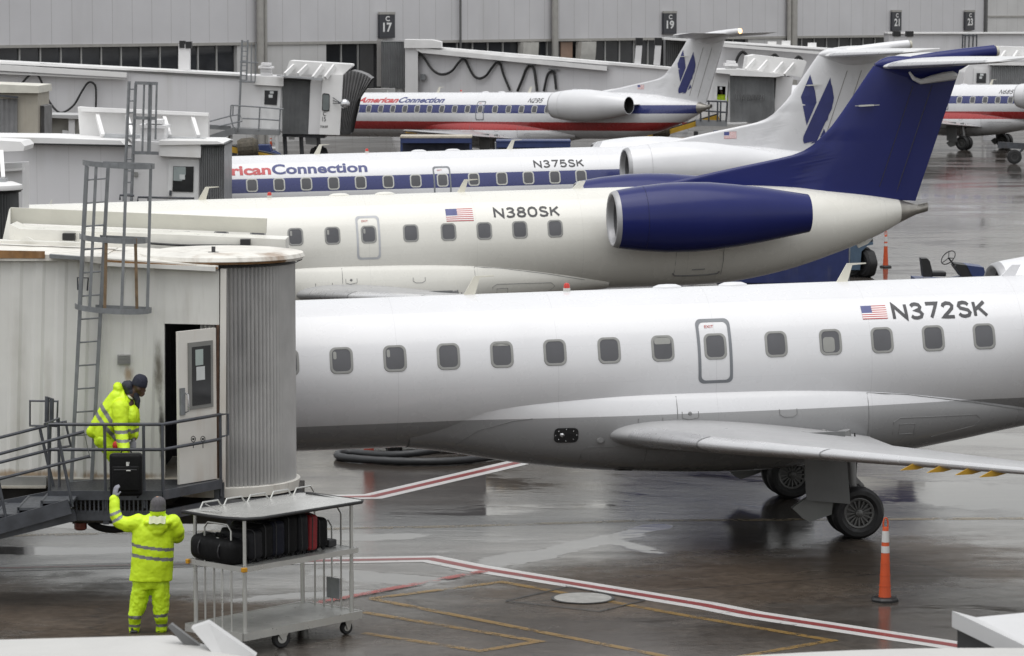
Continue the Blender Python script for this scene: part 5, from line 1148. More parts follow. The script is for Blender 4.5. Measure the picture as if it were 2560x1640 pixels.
mb = MB(); pl(mb, [(-200, 645), (112, 646), (112, 628), (-200, 622)], YA - .112, .01); mb.build('rust_edge', M_rst, bA)
mb = MB(); pl(mb, [(258, 654), (545, 673), (545, 668), (258, 649)], YA - .13, .008); mb.build('rust_edge', M_rst, bA)
mb = MB(); mb.lathe([(zT - .035, 1.03), (zT - .001, 1.10)], 72, cD, (0, 0, 1), cap=False); mb.build('drum_seal', M_rubber, bA)
mb = MB(); mb.lathe([(zBt, 1.0), (zT - .03, 1.0)], 116, cD, (0, 0, 1), cap=False, a0=radians(-102), a1=radians(100), wob=lambda k, t: -.050 if k % 2 else 0); mb.build('ribbed_drum', M_curtl, bA, recalc=False)
mb = MB(); mb.lathe([(zBt - .14, .95), (zBt - .13, 1.03), (zBt + .0, 1.05), (zBt + .01, .9)], 72, cD, (0, 0, 1), cap=False); mb.lathe([(zBt - .13, 1.0), (zBt - .13, 0)], 72, cD, (0, 0, 1), cap=False); mb.build('drum_base_ring', M_rust, bA, smooth=True)
mb = MB(); mb.lathe([(zBt - .30, 1.04), (zBt - .22, 1.09), (zBt - .15, 1.04), (zBt - .30, .7)], 60, cD, (0, 0, 1), cap=False); mb.build('drum_bumper', M_rubber, bA, smooth=True)
mb = MB(); mb.box((cD.x - .5, YA + 1.6, zBt - .42), (3.0, 2.4, .25)); mb.box((cD.x - 3.2, YA + 1.3, .95), (.9, .9, .5)); mb.build('underframe', pm('under_dark', (.05, .045, .04), .6, var=.3), bA)
# roof furniture: long box, panel, side plate, motors and the pipe on the tunnel roof
mb = MB(); pl(mb, [H0(75, 365), H0(1240, 440), H0(2200, 485), H0(2200, 366), H0(1100, 318), H0(150, 285), H0(75, 250)], YA + 2.3, .7); mb.build('roof_box', M_creamr, bA)
mb = MB(); pl(mb, [H0(80, 238), H0(2050, 318), H0(2055, 205), H0(80, 120)], YA + 3.1, .08); mb.build('roof_panel', pm('panel_cream', (.52, .51, .45), .5, var=.06, streak=[((.30, .28, .24), .6, 1.4)]), bA)
mb = MB(); a = [at(*H0(20, 365), YA + 2.9), at(*H0(76, 365), YA + 2.9), at(*H0(80, 120), YA + 3.05), at(*H0(70, 135), YA + 3.05)]; mb.prism(a, (0, .06, 0)); mb.build('end_plate', M_creamr, bA)
for q in (((480, 320), (575, 372)), ((1850, 366), (1926, 428))):
    mb = MB(); pl(mb, rectp(*H0(*q[0]), *H0(*q[1])), YA + 2.18, .13); mb.build('motor', M_rubber, bA)
hang_cable(bA, [H0(1150, 395), H0(1400, 410), H0(1600, 412), H0(1850, 415)], YA + 2.2, .018)
mb = MB(); pl(mb, [H0(-300, 385), H0(960, 430), H0(960, 398), H0(-300, 365)], YA + 1.2, .14); mb.build('roof_pipe', M_creamr, bA)
for x in (205, 510):
    mb = MB(); pl(mb, [H0(x - 60, 372 + x * .02), H0(x + 60, 372 + x * .02), H0(x + 10, 328 + x * .1), H0(x - 10, 328 + x * .1)], YA + 1.1, .05); mb.build('lifting_lug', M_creamr, bA)
mb = MB(); mb.bar(at(*H0(1645, 470), YA + .5), at(*H0(1645, 420), YA + .5), .05, .05); mb.bar(at(*H0(1605, 470), YA + .5), at(*H0(1685, 470), YA + .5), .06, .03); mb.build('roof_anchor', M_steel, bA)
# door leaf swung outwards
dd = V((-.62, -.785, 0)).normalized(); hg = at(543, 1000, YA - .05); DW = .735; zd0, zd1 = 1.47, 3.50
def dp(u, z, o=0): return V((hg.x, hg.y, 0)) + dd * (DW * u) + V((0, 0, z)) + V((dd.y, -dd.x, 0)) * o
nO = V((dd.y, -dd.x, 0)); nO = nO if nO.y < 0 else -nO
def dq(mb, u0, u1, z0, z1, o0, o1):
    P = [V((hg.x, hg.y, 0)) + dd * (DW * u) + V((0, 0, z)) + nO * o0 for u, z in ((u0, z0), (u1, z0), (u1, z1), (u0, z1))]; mb.prism(P, nO * (o1 - o0))
mb = MB(); dq(mb, .02, 1, zd0, zd1, -.04, 0); dl = mb.build('door', M_doorA, bA)
mb = MB(); dq(mb, .13, .76, zd0 + .98, zd1 - .16, .001, .022); mb.build('window_frame', pm('worn_frame', (.20, .20, .19), .5), dl)
mb = MB(); dq(mb, .20, .68, zd0 + 1.03, zd1 - .22, .023, .028); wA = mb.build('window', M_dglass, dl)
mb = MB(); dq(mb, .40, .60, zd0 + 1.56, zd1 - .26, .029, .031); mb.build('notice', pm('pale_green_notice', (.36, .42, .40), .6), wA)
mb = MB(); dq(mb, .36, .58, zd0 + 1.36, zd0 + 1.54, .029, .031); mb.build('notice', M_paper, wA)
mb = MB(); dq(mb, .86, .98, zd0 + .92, zd0 + 1.28, .002, .02); mb.build('latch_plate', M_galv, dl)
mb = MB(); mb.tube([V((hg.x, hg.y, 0)) + dd * (DW * .84) + nO * o + V((0, 0, z)) for o, z in ((.01, 2.42), (.06, 2.44), (.07, 2.56), (.06, 2.66), (.01, 2.68))], .012, 8); mb.build('handle', M_metal, dl, smooth=True)
# vent grille and wall bracket
mb = MB(); pl(mb, rectp(*D0(820, 243), *D0(910, 312)), YA - .06, .03)
for i in range(6): pl(mb, rectp(*D0(824, 250 + i * 10), *D0(906, 254 + i * 10)), YA - .075, .016)
mb.build('vent_grille', pm('vent_grey', (.3, .3, .29), .6), bA)
mb = MB(); rail(mb, [(*H0(600, 755), YA - .1), (*H0(597, 660), YA - .1), (*H0(680, 662), YA - .1), (*H0(672, 760), YA - .1)], .012); mb.build('grab_handle', M_steel, bA)
# ladder with safety cage
LAp = (218, 416, 179, 1206); LB = (272, 409, 229, 1204)
mb = MB(); yl, yr = YA - .32, YA - .12
mb.bar(at(218, 416, yl), at(178, 1210, yl), .045, .05, up=(0, 1, 0)); mb.bar(at(271, 409, yr), at(229, 1208, yr), .045, .05, up=(0, 1, 0))
for i in range(14):
    f = (i + .55) / 13.6; y = 416 + 790 * f
    mb.tube([at(218 - 40 * f, y + 2, yl), at(271 - 42 * f, y - 2, yr)], .011, 8)
for f in (.56, .58, .60, .62, .64): pass
lA = mb.build('ladder', M_galv, bA)
def hoop(y, x0, x1, thick=.07, yc=None):
    mb = MB(); pts = []
    xa, xb = x0, x1; xm = (xa + xb) / 2; wd = (xb - xa) / 2
    for k in range(15):
        a = pi * (k / 14.0); pts.append((xm - wd * cos(a), YA - .30 - .55 * sin(a) + .12 * (k / 14)))
    y_ = y
    P = [at(x, y + (x - xa) * .055 + ((7.76 - at(x, y, YA).z) * 8275 * (1 / (YA - .55) - 1 / YA) * sin(pi * k / 14)), Y) for k, (x, Y) in enumerate(pts)]
    bk = at(x0 + 50, y - 3, YA - .12); P = P + [V((P[-1].x - .12, YA - .10, P[-1].z)), V((bk.x, YA - .10, P[0].z * .4 + P[-1].z * .6))]
    for p, q in zip(P, P[1:]): mb.bar(p, q, .012, thick)
    return mb.build('cage_hoop', M_galv, lA), pts
hoops = [hoop(405, 207, 386), hoop(590, 199, 371), hoop(764, 188, 378)]
def bars(k, mat, y0, y1, i0, i1):
    mb = MB(); a = hoops[i0][1][k]; b = hoops[i1][1][k]
    mb.bar(at(a[0], y0, a[1] + .012), at(b[0], y1, b[1] + .012), .040, .012, up=(0, 1, 0)); mb.build('cage_bar', mat, lA)
M_rbar = pm('rusty_bar', (.17, .115, .065), .65, var=.4, scale=9)
for k, m_, i0, i1 in ((4, M_galv, 0, 2), (8, M_galv, 0, 2), (12, M_galv, 0, 2), (6, M_rbar, 1, 2), (10, M_rbar, 1, 2), (2, M_galv, 0, 2)):
    bars(k, m_, [405, 590, 764][i0] + 6, [405, 590, 764][i1] + 8, i0, i1)
# service platform: deck, kick beams, railing
YP = 42.7; zP = 1.46
PX = lambda x, Y, z=zP: V((at(x, 1100, Y).x, Y, z))
mb = MB(); out = [PX(118, YP), PX(404, YP), PX(552, 43.75), PX(556, YA - .08), PX(118, YA - .08)]
mb.prism([p - V((0, 0, .05)) for p in out], (0, 0, .05)); plat = mb.build('platform', pm('grating', (.035, .037, .042), .5, .2, var=.4, scale=14), bA)
mb = MB()
for a, b in ((out[0], out[1]), (out[1], out[2])):
    mb.bar(a + V((0, -.02, -.03)), b + V((0, -.02, -.03)), .04, .12); mb.bar(a + V((0, .03, -.30)), b + V((0, .03, -.30)), .05, .13)
n = 26
for i in range(n):
    p = out[0].lerp(out[1], (i + .5) / n); mb.bar(p + V((0, .0, -.26)), p + V((0, .0, -.08)), .02, .02)
for a in (out[1], out[2], PX(262, YP), PX(540, 43.7)): mb.bar(a + V((0, .05, -.42)), a + V((0, .05, -.02)), .07, .07)
mb.build('edge_beam', M_steel, bA)
mb = MB()
zt_, zm_ = 2.50, 2.15
zt_ = at(250, 1061, YP).z; zm_ = at(250, 1124, YP).z
rp = [PX(122, YP, 0), PX(262, YP, 0), PX(359, YP, 0), PX(406, YP, 0), PX(551, 43.75, 0)]
for z in (zt_, zm_):
    mb.tube([p + V((0, 0, z)) for p in (rp[0], rp[3], rp[4])], .022, 10)
for p in rp: mb.tube([p + V((0, 0, zP - .2)), p + V((0, 0, zt_))], .021, 10)
mb.tube([rp[0] + V((.06, .5, zP)), rp[0] + V((.06, .5, zt_ + .02)), rp[0] + V((-.05, .02, zt_))], .02, 8)
mb.tube([rp[4] + V((0, 0, zt_)), rp[4] + V((.10, .05, zt_)), rp[4] + V((.10, .05, zm_ + .05)), rp[4] + V((0, 0, zm_ + .03))], .016, 8)
mb.build('railing', M_steel, bA, smooth=True)
mb = MB(); q = [S0(275, 228), S0(530, 232), S0(520, 460), S0(275, 455)]
mb.tube([at(*p, YA - .5) for p in q], .018, 8, closed=True); q = [S0(432, 190), S0(475, 210), S0(472, 430), S0(428, 420)]; mb.tube([at(*p, YA - .7) for p in q], .03, 8, closed=True); mb.build('stair_gate', M_steel, bA, smooth=True)
for x in (1772, 1860):
    mb = MB(); c = at(*S0(x, 578), 43.25 + (x - 1772) * .0005); mb.lathe([(-.006, .02), (.006, .02)], 4, c, (0, 1, 0)); mb.tube([c + V((.028 * cos(a), 0, .038 * sin(a))) for a in [2 * pi * k / 12 for k in range(12)]], .006, 6, closed=True); mb.tube([c + V((0, 0, -.035)), c + V((0, 0, -.12))], .006, 6); mb.build('rail_clip', M_cable, bA)
# stairs down to the left
st = None
for Y, pa_, pb_, h_ in ((42.15, (640, 1195), (-500, 1520), .19), (43.25, (600, 1075), (-500, 1290), .14)):
    mb = MB(); mb.bar(at(*S0(*pa_), Y), at(*S0(*pb_), Y), .05, h_); o_ = mb.build('stair_stringer', M_steel, bA); st = st or o_
mb = MB(); mb.bar(at(*S0(690, 1275), 42.3), at(*S0(-420, 1545), 42.3), .08, .14); mb.build('stair_beam', M_steel, bA)
for i in range(6):
    f = i / 6; x = 520 - 215 * i; y = 1160 + 215 * i * .285
    a = at(*S0(x, y), 42.2); mb = MB(); mb.box(a + V((.0, .52, 0)), (.40, 1.0, .035)); mb.box(a + V((-.20, .52, -.02)), (.03, 1.0, .09)); mb.build('stair_tread', pm('tread_grey', (.075, .08, .09), .5, var=.3, scale=10), st)
Yn_, Yf_ = 42.2, 43.3
for pts, Y in (([S0(-500, 845), S0(770, 510), S0(822, 735), S0(-500, 1068)], Yn_), ([S0(-500, 690), S0(470, 445)], Yf_), ([S0(-500, 920), S0(440, 680)], Yf_), ([S0(445, 445), S0(600, 415), S0(648, 640), S0(440, 680)], Yf_),
               ([S0(540, 585), S0(665, 1200)], Yn_), ([S0(365, 480), S0(500, 1060)], Yf_), ([S0(460, 450), S0(450, 880)], Yf_), ([S0(-60, 735), S0(60, 1330)], Yn_)):
    mb = MB(); mb.tube([at(*p, Y) for p in pts], .021, 8); mb.build('stair_railing', M_steel, bA, smooth=True)
mb = MB(); pl(mb, rectp(*S0(-500, 925), *S0(425, 1010)), YA - .15, .12); mb.build('tunnel_beam', pm('beam_worn', (.24, .24, .23), .5, var=.2, streak=((.1, .1, .1), .6, 3)), bA)
mb = MB(); pl(mb, rectp(*S0(-500, 1010), *S0(420, 1030)), YA - .2, .3); mb.build('beam_flange', pm('sill_stained', (.42, .40, .35), .6), bA)
mb = MB(); pl(mb, rectp(*S0(590, 1272), *S0(990, 1342)), 43.2, .6); mb.build('junction_box', pm('box_brown', (.07, .06, .045), .6), bA)
mb = MB(); c = at(*S0(738, 1342), 43.3); mb.lathe([(0, .085), (-.08, .085), (-.10, .06), (-.10, 0)], 16, c, (0, 0, 1)); mb.build('warning_lamp', pm('lamp_red_dark', (.22, .035, .015), .35), bA, smooth=True)
hang_cable(bA, [S0(820, 1335), S0(880, 1375), S0(960, 1400), S0(1060, 1408), S0(1180, 1390), S0(1300, 1350)], 43.3, .05)
for xx, yy in ((at(-60, 1100, 45.2).x, 45.2), (at(150, 1100, 45.6).x, 45.6)):
    pass
mb = MB(); c = at(-330, 1300, 45.2); mb.lathe([(0, .5), (.12, .5), (.13, .22), (1.4, .22)], 20, (c.x, c.y, 0), (0, 0, 1)); mb.build('support_column', M_creamr, bA, smooth=True)
mb = MB(); p = at(-150, 1300, 46.4); mb.box((p.x, p.y, .75), (.22, .3, 1.1)); mb.build('lift_column', M_steel, bA)
for dx in (-.32, .32):
    mb = MB(); mb.lathe([(-.14, .2), (-.14, .34), (-.08, .40), (.08, .40), (.14, .34), (.14, .2)], 28, (p.x + dx, p.y, .40), (1, 0, 0)); mb.build('drive_wheel', M_tyre, bA, smooth=True)

# ------------------------------------------------------------------ bridge roofs close to the camera, along the lower edge
Yq = 21.0
bR = bridge('blurred pale bridge roof below the ground worker, with a tilted hatch flap', 200, Yq)
mb = MB(); A = [at(-300, 1607, Yq), at(430, 1587, Yq), at(640, 1655, Yq - .9), at(640, 1760, Yq - 3.4), at(-300, 1760, Yq - 3.4)]
zr = A[0].z; A = [V((p.x, p.y, zr if i in (0, 1, 3, 4) else zr)) for i, p in enumerate(A)]
A = [V((-4.2, Yq, 3.685)), V((at(430, 1590, Yq).x, Yq, 3.737)), V((at(640, 1640, Yq).x, Yq - .5, 3.69)), V((at(640, 1640, Yq).x, Yq - 4, 3.69)), V((-4.2, Yq - 4, 3.69))]
mb.prism([p - V((0, 0, 2.4)) for p in A], (0, 0, 2.4)); mb.build('roof', pm('near_roof', (.45, .445, .43), .5, var=.06, scale=1.5), bR)
mb = MB(); f0 = [at(478, 1570, Yq - .3), at(520, 1556, Yq - .3), at(640, 1640, Yq - .5), at(580, 1690, Yq - .5)]; mb.prism(f0, (0, .10, 0.0)); mb.build('hatch_flap', pm('flap_pale', (.45, .45, .45), .4), bR)
mb = MB(); f0 = [at(420, 1568, Yq - .25), at(428, 1560, Yq - .25), at(640, 1720, Yq - .25), at(560, 1720, Yq - .25)]; mb.prism(f0, (0, .06, 0)); mb.build('flap_edge', pm('flap_grey', (.12, .12, .12), .5), bR)
mb = MB(); mb.box((-3.0, Yq - 2, .66), (1.2, 1.2, 1.32)); mb.build('support_column', M_bw, bR)
bU = bridge('blurred white roof unit near the red and white line, over a rounded roof', 2480, Yq)
mb = MB(); mb.prism([at(2380, 1527, Yq), at(2560, 1618, Yq - .6), at(2900, 1780, Yq - 1.2), at(2900, 1700, Yq - 1.2), at(2560, 1575, Yq - .6), at(2382, 1527 + 40, Yq)], (0, .0, -.0)) if False else None
u0, u1, u2 = at(2380, 1527, Yq), at(2440, 1544, Yq + 0.8), at(2720, 1520, Yq + .8)
mb = MB(); th_ = .115
top = [at(2380, 1527, Yq), at(2720, 1690, Yq - 1.0), at(2900, 1660, Yq - .2), at(2900, 1500, Yq + 1.1), at(2560, 1532, Yq + .95), at(2440, 1543, Yq + .45)]
zt2 = sum(p.z for p in top) / len(top)
base = [V((p.x, p.y, p.z - .105)) for p in top]
a_ = [mb.bm.verts.new(p) for p in base]; b_ = [mb.bm.verts.new(p) for p in top]
mb.face(a_[::-1]); mb.face(b_)
for i in range(6): mb.face([a_[i], a_[(i + 1) % 6], b_[(i + 1) % 6], b_[i]])
mb.build('unit_lid', pm('unit_white', (.52, .52, .525), .4, var=.03), bU)
mb = MB(); c_ = [V((p.x + (.04 if i in (0, 5) else 0), p.y + .03, p.z - .108)) for i, p in enumerate(top)]; d_2 = [p - V((0, 0, .9)) for p in c_]
a_ = [mb.bm.verts.new(p) for p in d_2]; b_ = [mb.bm.verts.new(p) for p in c_]; mb.face(a_[::-1]); mb.face(b_)
for i in range(6): mb.face([a_[i], a_[(i + 1) % 6], b_[(i + 1) % 6], b_[i]])
mb.build('unit_body', pm('unit_dark', (.045, .045, .047), .5), bU)
mb = MB(); R2 = []
for i in range(13):
    f = i / 12; px = 1760 + 1100 * f; py = 1646 - 26 * sin(min(1, f * 1.7) * pi / 2); p = at(px, py, Yq - .8); R2.append([p, p + V((0, -.5, -.02)), p + V((0, -3, -.06)), p + V((0, -3, -2)), p + V((0, 0, -2)), p + V((0, .15, -.10))])
mb.loft(R2); mb.build('roof', pm('near_roof', (.45, .445, .43), .5), bU)
mb = MB(); mb.box((3.0, Yq - 2.2, .85), (1.0, 1.0, 1.7)); mb.build('support_column', M_bw, bU)

# ------------------------------------------------------------------ blobs joined into one skin
def remesh(mb, voxel, name, mats, parent, disp=0.0, dscale=.1, smooth_it=2, world=True, seed=0):
    o = mb.build(name + '_tmp', mats, None, world=False)
    m = o.modifiers.new('r', 'REMESH'); m.mode = 'VOXEL'; m.voxel_size = voxel; m.use_smooth_shade = True
    if smooth_it: s = o.modifiers.new('s', 'SMOOTH'); s.iterations = smooth_it; s.factor = .5
    tx = None
    if disp:
        tx = bpy.data.textures.new('folds', 'CLOUDS'); tx.noise_scale = dscale; tx.noise_depth = 3; tx.noise_type = 'HARD_NOISE'
        d = o.modifiers.new('d', 'DISPLACE'); d.texture = tx; d.strength = disp; d.mid_level = .35; d.texture_coords = 'GLOBAL'
    bpy.context.view_layer.update(); dg = bpy.context.evaluated_depsgraph_get()
    me = bpy.data.meshes.new_from_object(o.evaluated_get(dg)); me.name = name
    bpy.data.objects.remove(o)
    if parent is not None and world:
        me.transform(wm(parent).inverted())
    for p in me.polygons: p.use_smooth = True
    r = bpy.data.objects.new(name, me); COL.objects.link(r)
    if not me.materials:
        for m_ in (mats if isinstance(mats, (list, tuple)) else [mats]): me.materials.append(m_)
    if parent is not None: r.parent = parent
    return r
def blob(mb, c, r, R=None, seg=16):
    tmp = bmesh.new(); bmesh.ops.create_uvsphere(tmp, u_segments=seg, v_segments=seg // 2 + 2, radius=1.0)
    r = r if isinstance(r, (tuple, list)) else (r, r, r)
    M = Matrix.Translation(V(c)) @ (R.to_4x4() if R is not None else Matrix()) @ Matrix.Diagonal((*r, 1)); mb.merge(tmp, M)
def limb(mb, pts):
    """chain of (point, radius): rounded tapering limb"""
    for (p, r) in pts: blob(mb, p, r, seg=14)
    mb.tube([p for p, r in pts], [r * .98 for p, r in pts], 14)
def rings_z(mb, L, n=24):
    mb.loft([[(cx + rx * cos(2 * pi * k / n), cy + ry * sin(2 * pi * k / n), z) for k in range(n)] for z, cx, cy, rx, ry in L])
M_hv = pm('hi_vis_yellow', (0.58, 0.80, 0.014), 0.55, var=0.08, scale=5, bump=0.12, bscale=14)
M_hv2 = pm('hi_vis_trousers', (0.53, 0.76, 0.013), 0.55, var=0.07, scale=5, bump=0.15, bscale=14)
M_refl = pm('reflective_tape', (0.20, 0.20, 0.205), 0.4, 0.2)
M_skin_d = pm('skin_brown', (0.075, 0.040, 0.026), 0.5)
M_skin_l = pm('skin_tan', (0.35, 0.20, 0.14), 0.5)
M_knitg = pm('knit_grey', (0.085, 0.08, 0.085), 0.8, var=.15, scale=30, bump=.4, bscale=90)
M_knitb = pm('knit_navy', (0.012, 0.014, 0.028), 0.8, var=.15, scale=30, bump=.4, bscale=90)
M_navyc = pm('navy_hood', (0.020, 0.022, 0.034), 0.7, var=.2, scale=12)
M_glove = pm('grey_glove', (0.20, 0.20, 0.23), 0.7)
M_boot = pm('boot_black', (0.02, 0.02, 0.02), 0.5)
M_lining = pm('pale_lining', (0.48, 0.50, 0.33), 0.6, var=.15, scale=10)
def tape(o, fn):
    """give the faces picked by fn(centre) the reflective-tape material of the same garment"""
    o.data.materials.append(M_refl); k = len(o.data.materials) - 1
    for p in o.data.polygons:
        if fn(p.center): p.material_index = k
def hand(par, wrist, d, up, mat, curl=.35, name='glove', s=1.0, thumb=1):
    """palm with five bent fingers; d = pointing direction, up = back of the hand"""
    wrist, d, up = V(wrist), V(d).normalized(), V(up); sd_ = d.cross(up).normalized(); up = sd_.cross(d).normalized()
    mb = MB(); R = Matrix((d, sd_, up)).transposed()
    blob(mb, wrist + d * .05 * s, (.055 * s, .044 * s, .020 * s), R); blob(mb, wrist, (.03 * s, .03 * s, .026 * s), R)
    for i, (ln, off) in enumerate(((.072, -.033), (.082, -.011), (.076, .011), (.058, .032))):
        p = wrist + d * .092 * s + sd_ * off * s; q = [(p - d * .02 * s, .0115 * s)]; a = 0
        for k in range(3):
            a += curl * (.6 + .5 * k); p = p + (d * cos(a) - up * sin(a)) * ln / 3 * s; q.append((p, .0105 * s - k * .001))
        limb(mb, q)
    p = wrist + d * .03 * s - sd_ * .036 * s * thumb; limb(mb, [(p, .014 * s), (p + (d * .5 - sd_ * .8 * thumb) * .03 * s, .013 * s), (p + (d * .95 - sd_ * .75 * thumb - up * .3) * .05 * s, .011 * s)])
    return remesh(mb, .006, name, mat, par, smooth_it=2, world=False)

# ---- ground worker, seen from behind (local: x right, y away, z up; feet at the origin)
gw = thing('person', 'person in yellow high visibility suit and grey knit cap, standing with one arm raised', 'person', (G(370, 1581).x, G(370, 1581).y, 0))
K = lambda cx, cy, y=0: V(((cx - 520) * .001227, y, (1470 - cy) * .001227))
mb = MB()
blob(mb, K(635, 168), (.078, .098, .118)); limb(mb, [(K(635, 230), .06), (K(632, 290), .065)]); blob(mb, K(635, 190, .09), (.016, .02, .02)); blob(mb, K(570, 180), (.012, .02, .03)); blob(mb, K(700, 180), (.012, .02, .03)); blob(mb, K(635, 225, .05), (.05, .05, .03))
limb(mb, [(K(600, 380), .15), (K(580, 600), .15), (K(560, 850), .15)])
limb(mb, [(K(440, 330), .06), (K(215, 345, .07), .05), (K(180, 120, .14), .035)]); limb(mb, [(K(770, 340), .06), (K(830, 480, .05), .05), (K(760, 560, .25), .035)])
for x0, x1, x2, y in ((490, 425, 385, 0), (630, 652, 655, .05)): limb(mb, [(K(x0, 900), .085), (K(x1, 1170), .06), (K(x2, 1410, y), .042)])
body = remesh(mb, .012, 'body', M_skin_l, gw, world=False)
mb = MB()
rings_z(mb, [(.655, .040, 0, .272, .165), (.70, .045, 0, .270, .168), (.85, .062, 0, .264, .172), (1.0, .070, 0, .262, .175), (1.12, .072, 0, .263, .172), (1.25, .075, .0, .262, .165), (1.36, .080, 0, .255, .145), (1.43, .09, .01, .215, .115), (1.475, .115, .02, .13, .09), (1.50, .135, .02, .098, .085)])
limb(mb, [(K(440, 345), .115), (K(330, 365, .03), .100), (K(230, 340, .06), .085), (K(196, 280, .08), .078), (K(184, 200, .11), .070), (K(180, 128, .14), .066)])
limb(mb, [(K(780, 350), .115), (K(822, 430, .02), .098), (K(826, 490, .06), .088), (K(800, 530, .20), .07)])
# the turned-down hood
blob(mb, K(640, 370, -.13), (.135, .05, .085)); blob(mb, K(640, 420, -.14), (.085, .04, .06)); blob(mb, K(545, 330, -.10), (.06, .06, .045)); blob(mb, K(735, 330, -.10), (.06, .06, .045))
jk = remesh(mb, .011, 'jacket', [M_hv], gw, disp=.018, dscale=.15, smooth_it=3, world=False)
def g_band(c):
    s = (c.x + .20) / .54; t1 = (1470 - (558 + 55 * s)) * .001227; t2 = (1470 - (662 + 52 * s)) * .001227
    if c.z < 1.15 and c.x > -.26 and c.x < .36: return abs(c.z - t1) < .020 or abs(c.z - t2) < .021
    if c.x < -.30 and c.z > 1.36:
        d1 = (c.z - K(200, 250).z) - (c.x - K(200, 250).x) * .40; d2 = (c.z - K(228, 305).z) - (c.x - K(228, 305).x) * .62
        return abs(d1) < .019 or abs(d2) < .021
    return False
tape(jk, g_band)
mb = MB(); n = 12
mb.loft([[K(555 + 14 * i + (10 if j == 0 else 0) * 0, 262 + j * 22 + (6 * sin(i * 1.3)), -.105 - .05 * j * .5 - .03 * sin(pi * i / n)) for i in range(n + 1)] for j in range(4)], closed=False, caps=False)
hl = mb.build('hood_lining', M_lining, jk, smooth=True, world=False)
mb = MB(); mb.lathe([(0, .092), (.035, .098), (.05, .10)], 24, K(632, 262, .0), (0, 0, 1), cap=False); mb.build('collar', M_hv, jk, smooth=True, world=False)
mb = MB()
rings_z(mb, [(.56, .035, 0, .19, .13), (.66, .035, 0, .215, .15), (.80, .04, 0, .22, .15)])
limb(mb, [(K(465, 960), .122), (K(447, 1080), .118), (K(420, 1200), .110), (K(392, 1290, -.02), .092), (K(385, 1360, 0), .080), (K(380, 1435, .02), .076)])
limb(mb, [(K(645, 980), .120), (K(652, 1100), .114), (K(655, 1220), .106), (K(652, 1300, .0), .092), (K(655, 1370, .04), .078), (K(655, 1440, .05), .076)])
tr = remesh(mb, .011, 'trousers', [M_hv2], gw, disp=.026, dscale=.12, smooth_it=2, world=False)
tape(tr, lambda c: abs(c.z - (.205 + (c.x if c.x > 0 else -c.x * .7 - .1) * .10)) < .020 or abs(c.z - .085 - (abs(c.x)) * .03) < .019)
for cx, cy, y in ((380, 1452, .03), (656, 1455, .08)):
    mb = MB(); c = K(cx, 1470); blob(mb, (c.x, y - .02, .055), (.055, .07, .055)); blob(mb, (c.x, y + .09, .04), (.05, .11, .04)); mb.box((c.x, y + .04, .012), (.10, .27, .022), bev=.01); remesh(mb, .012, 'boot', M_boot, gw, world=False)
mb = MB(); mb.lathe([(-.075, .094), (-.06, .099), (-.04, .100), (-.035, .097), (.0, .099), (.05, .092), (.085, .070), (.105, .040), (.112, 0)], 32, K(635, 165), (.06, -.05, 1), cap=False)
mb.build('knit_cap', M_knitg, gw, smooth=True, world=False)
hand(gw, K(182, 110, .15), (.12, .15, 1), (-.7, -.7, .1), M_glove, .30, s=1.05, thumb=-1)
hand(gw, K(770, 545, .27), (-.6, .8, -.1), (.3, .1, 1), M_glove, .5)

# ---- worker on the platform, bending over the rail, facing right
pw = thing('person', 'person in yellow high visibility suit and navy knit cap bending over the platform rail', 'person', (at(279, 1222, 43.2).x, 43.2, zP))
K = lambda cx, cy, y=0: V(((cx - 360) * .00115, y, (1375 - cy) * .00115))
mb = MB()
Rh = Matrix.Rotation(radians(28), 3, 'Y')
blob(mb, K(695, 190), (.098, .078, .118), Rh); blob(mb, K(700, 262), (.062, .055, .05), Rh); blob(mb, K(752, 262), (.020, .015, .016)); blob(mb, K(735, 300), (.024, .03, .012)); blob(mb, K(712, 315), (.035, .035, .02)); blob(mb, K(690, 235, -.075), (.026, .012, .032)); blob(mb, K(742, 232), (.02, .05, .012))
limb(mb, [(K(640, 250), .06), (K(580, 320), .07)])
limb(mb, [(K(520, 420), .13), (K(400, 600), .14), (K(260, 780), .14)])
limb(mb, [(K(490, 440, -.17), .06), (K(505, 660, -.22), .05), (K(560, 900, -.42), .035)]); limb(mb, [(K(520, 440, .17), .06), (K(600, 640, .2), .05), (K(620, 820, -.0), .035)])
for y in (-.10, .12): limb(mb, [(K(270, 800, y), .085), (K(425, 1060, y), .06), (K(412, 1320, y), .042)])
remesh(mb, .011, 'body', M_skin_d, pw, world=False)
mb = MB()
# torso along the bent spine
sp = [(K(235, 815), .155, .20, -52), (K(262, 760), .185, .215, -50), (K(330, 660), .200, .225, -52), (K(400, 560), .195, .225, -56), (K(470, 470), .185, .22, -62), (K(520, 400), .160, .205, -68), (K(555, 345), .125, .15, -70)]
R_l = []
for c, a, b, dg_ in sp:
    ax = V((cos(radians(dg_ + 90)), 0, sin(radians(dg_ + 90)))); pe = V((ax.z, 0, -ax.x))
    R_l.append([c + pe * a * cos(2 * pi * k / 24) + V((0, b * sin(2 * pi * k / 24), 0)) for k in range(24)])
mb.loft(R_l)
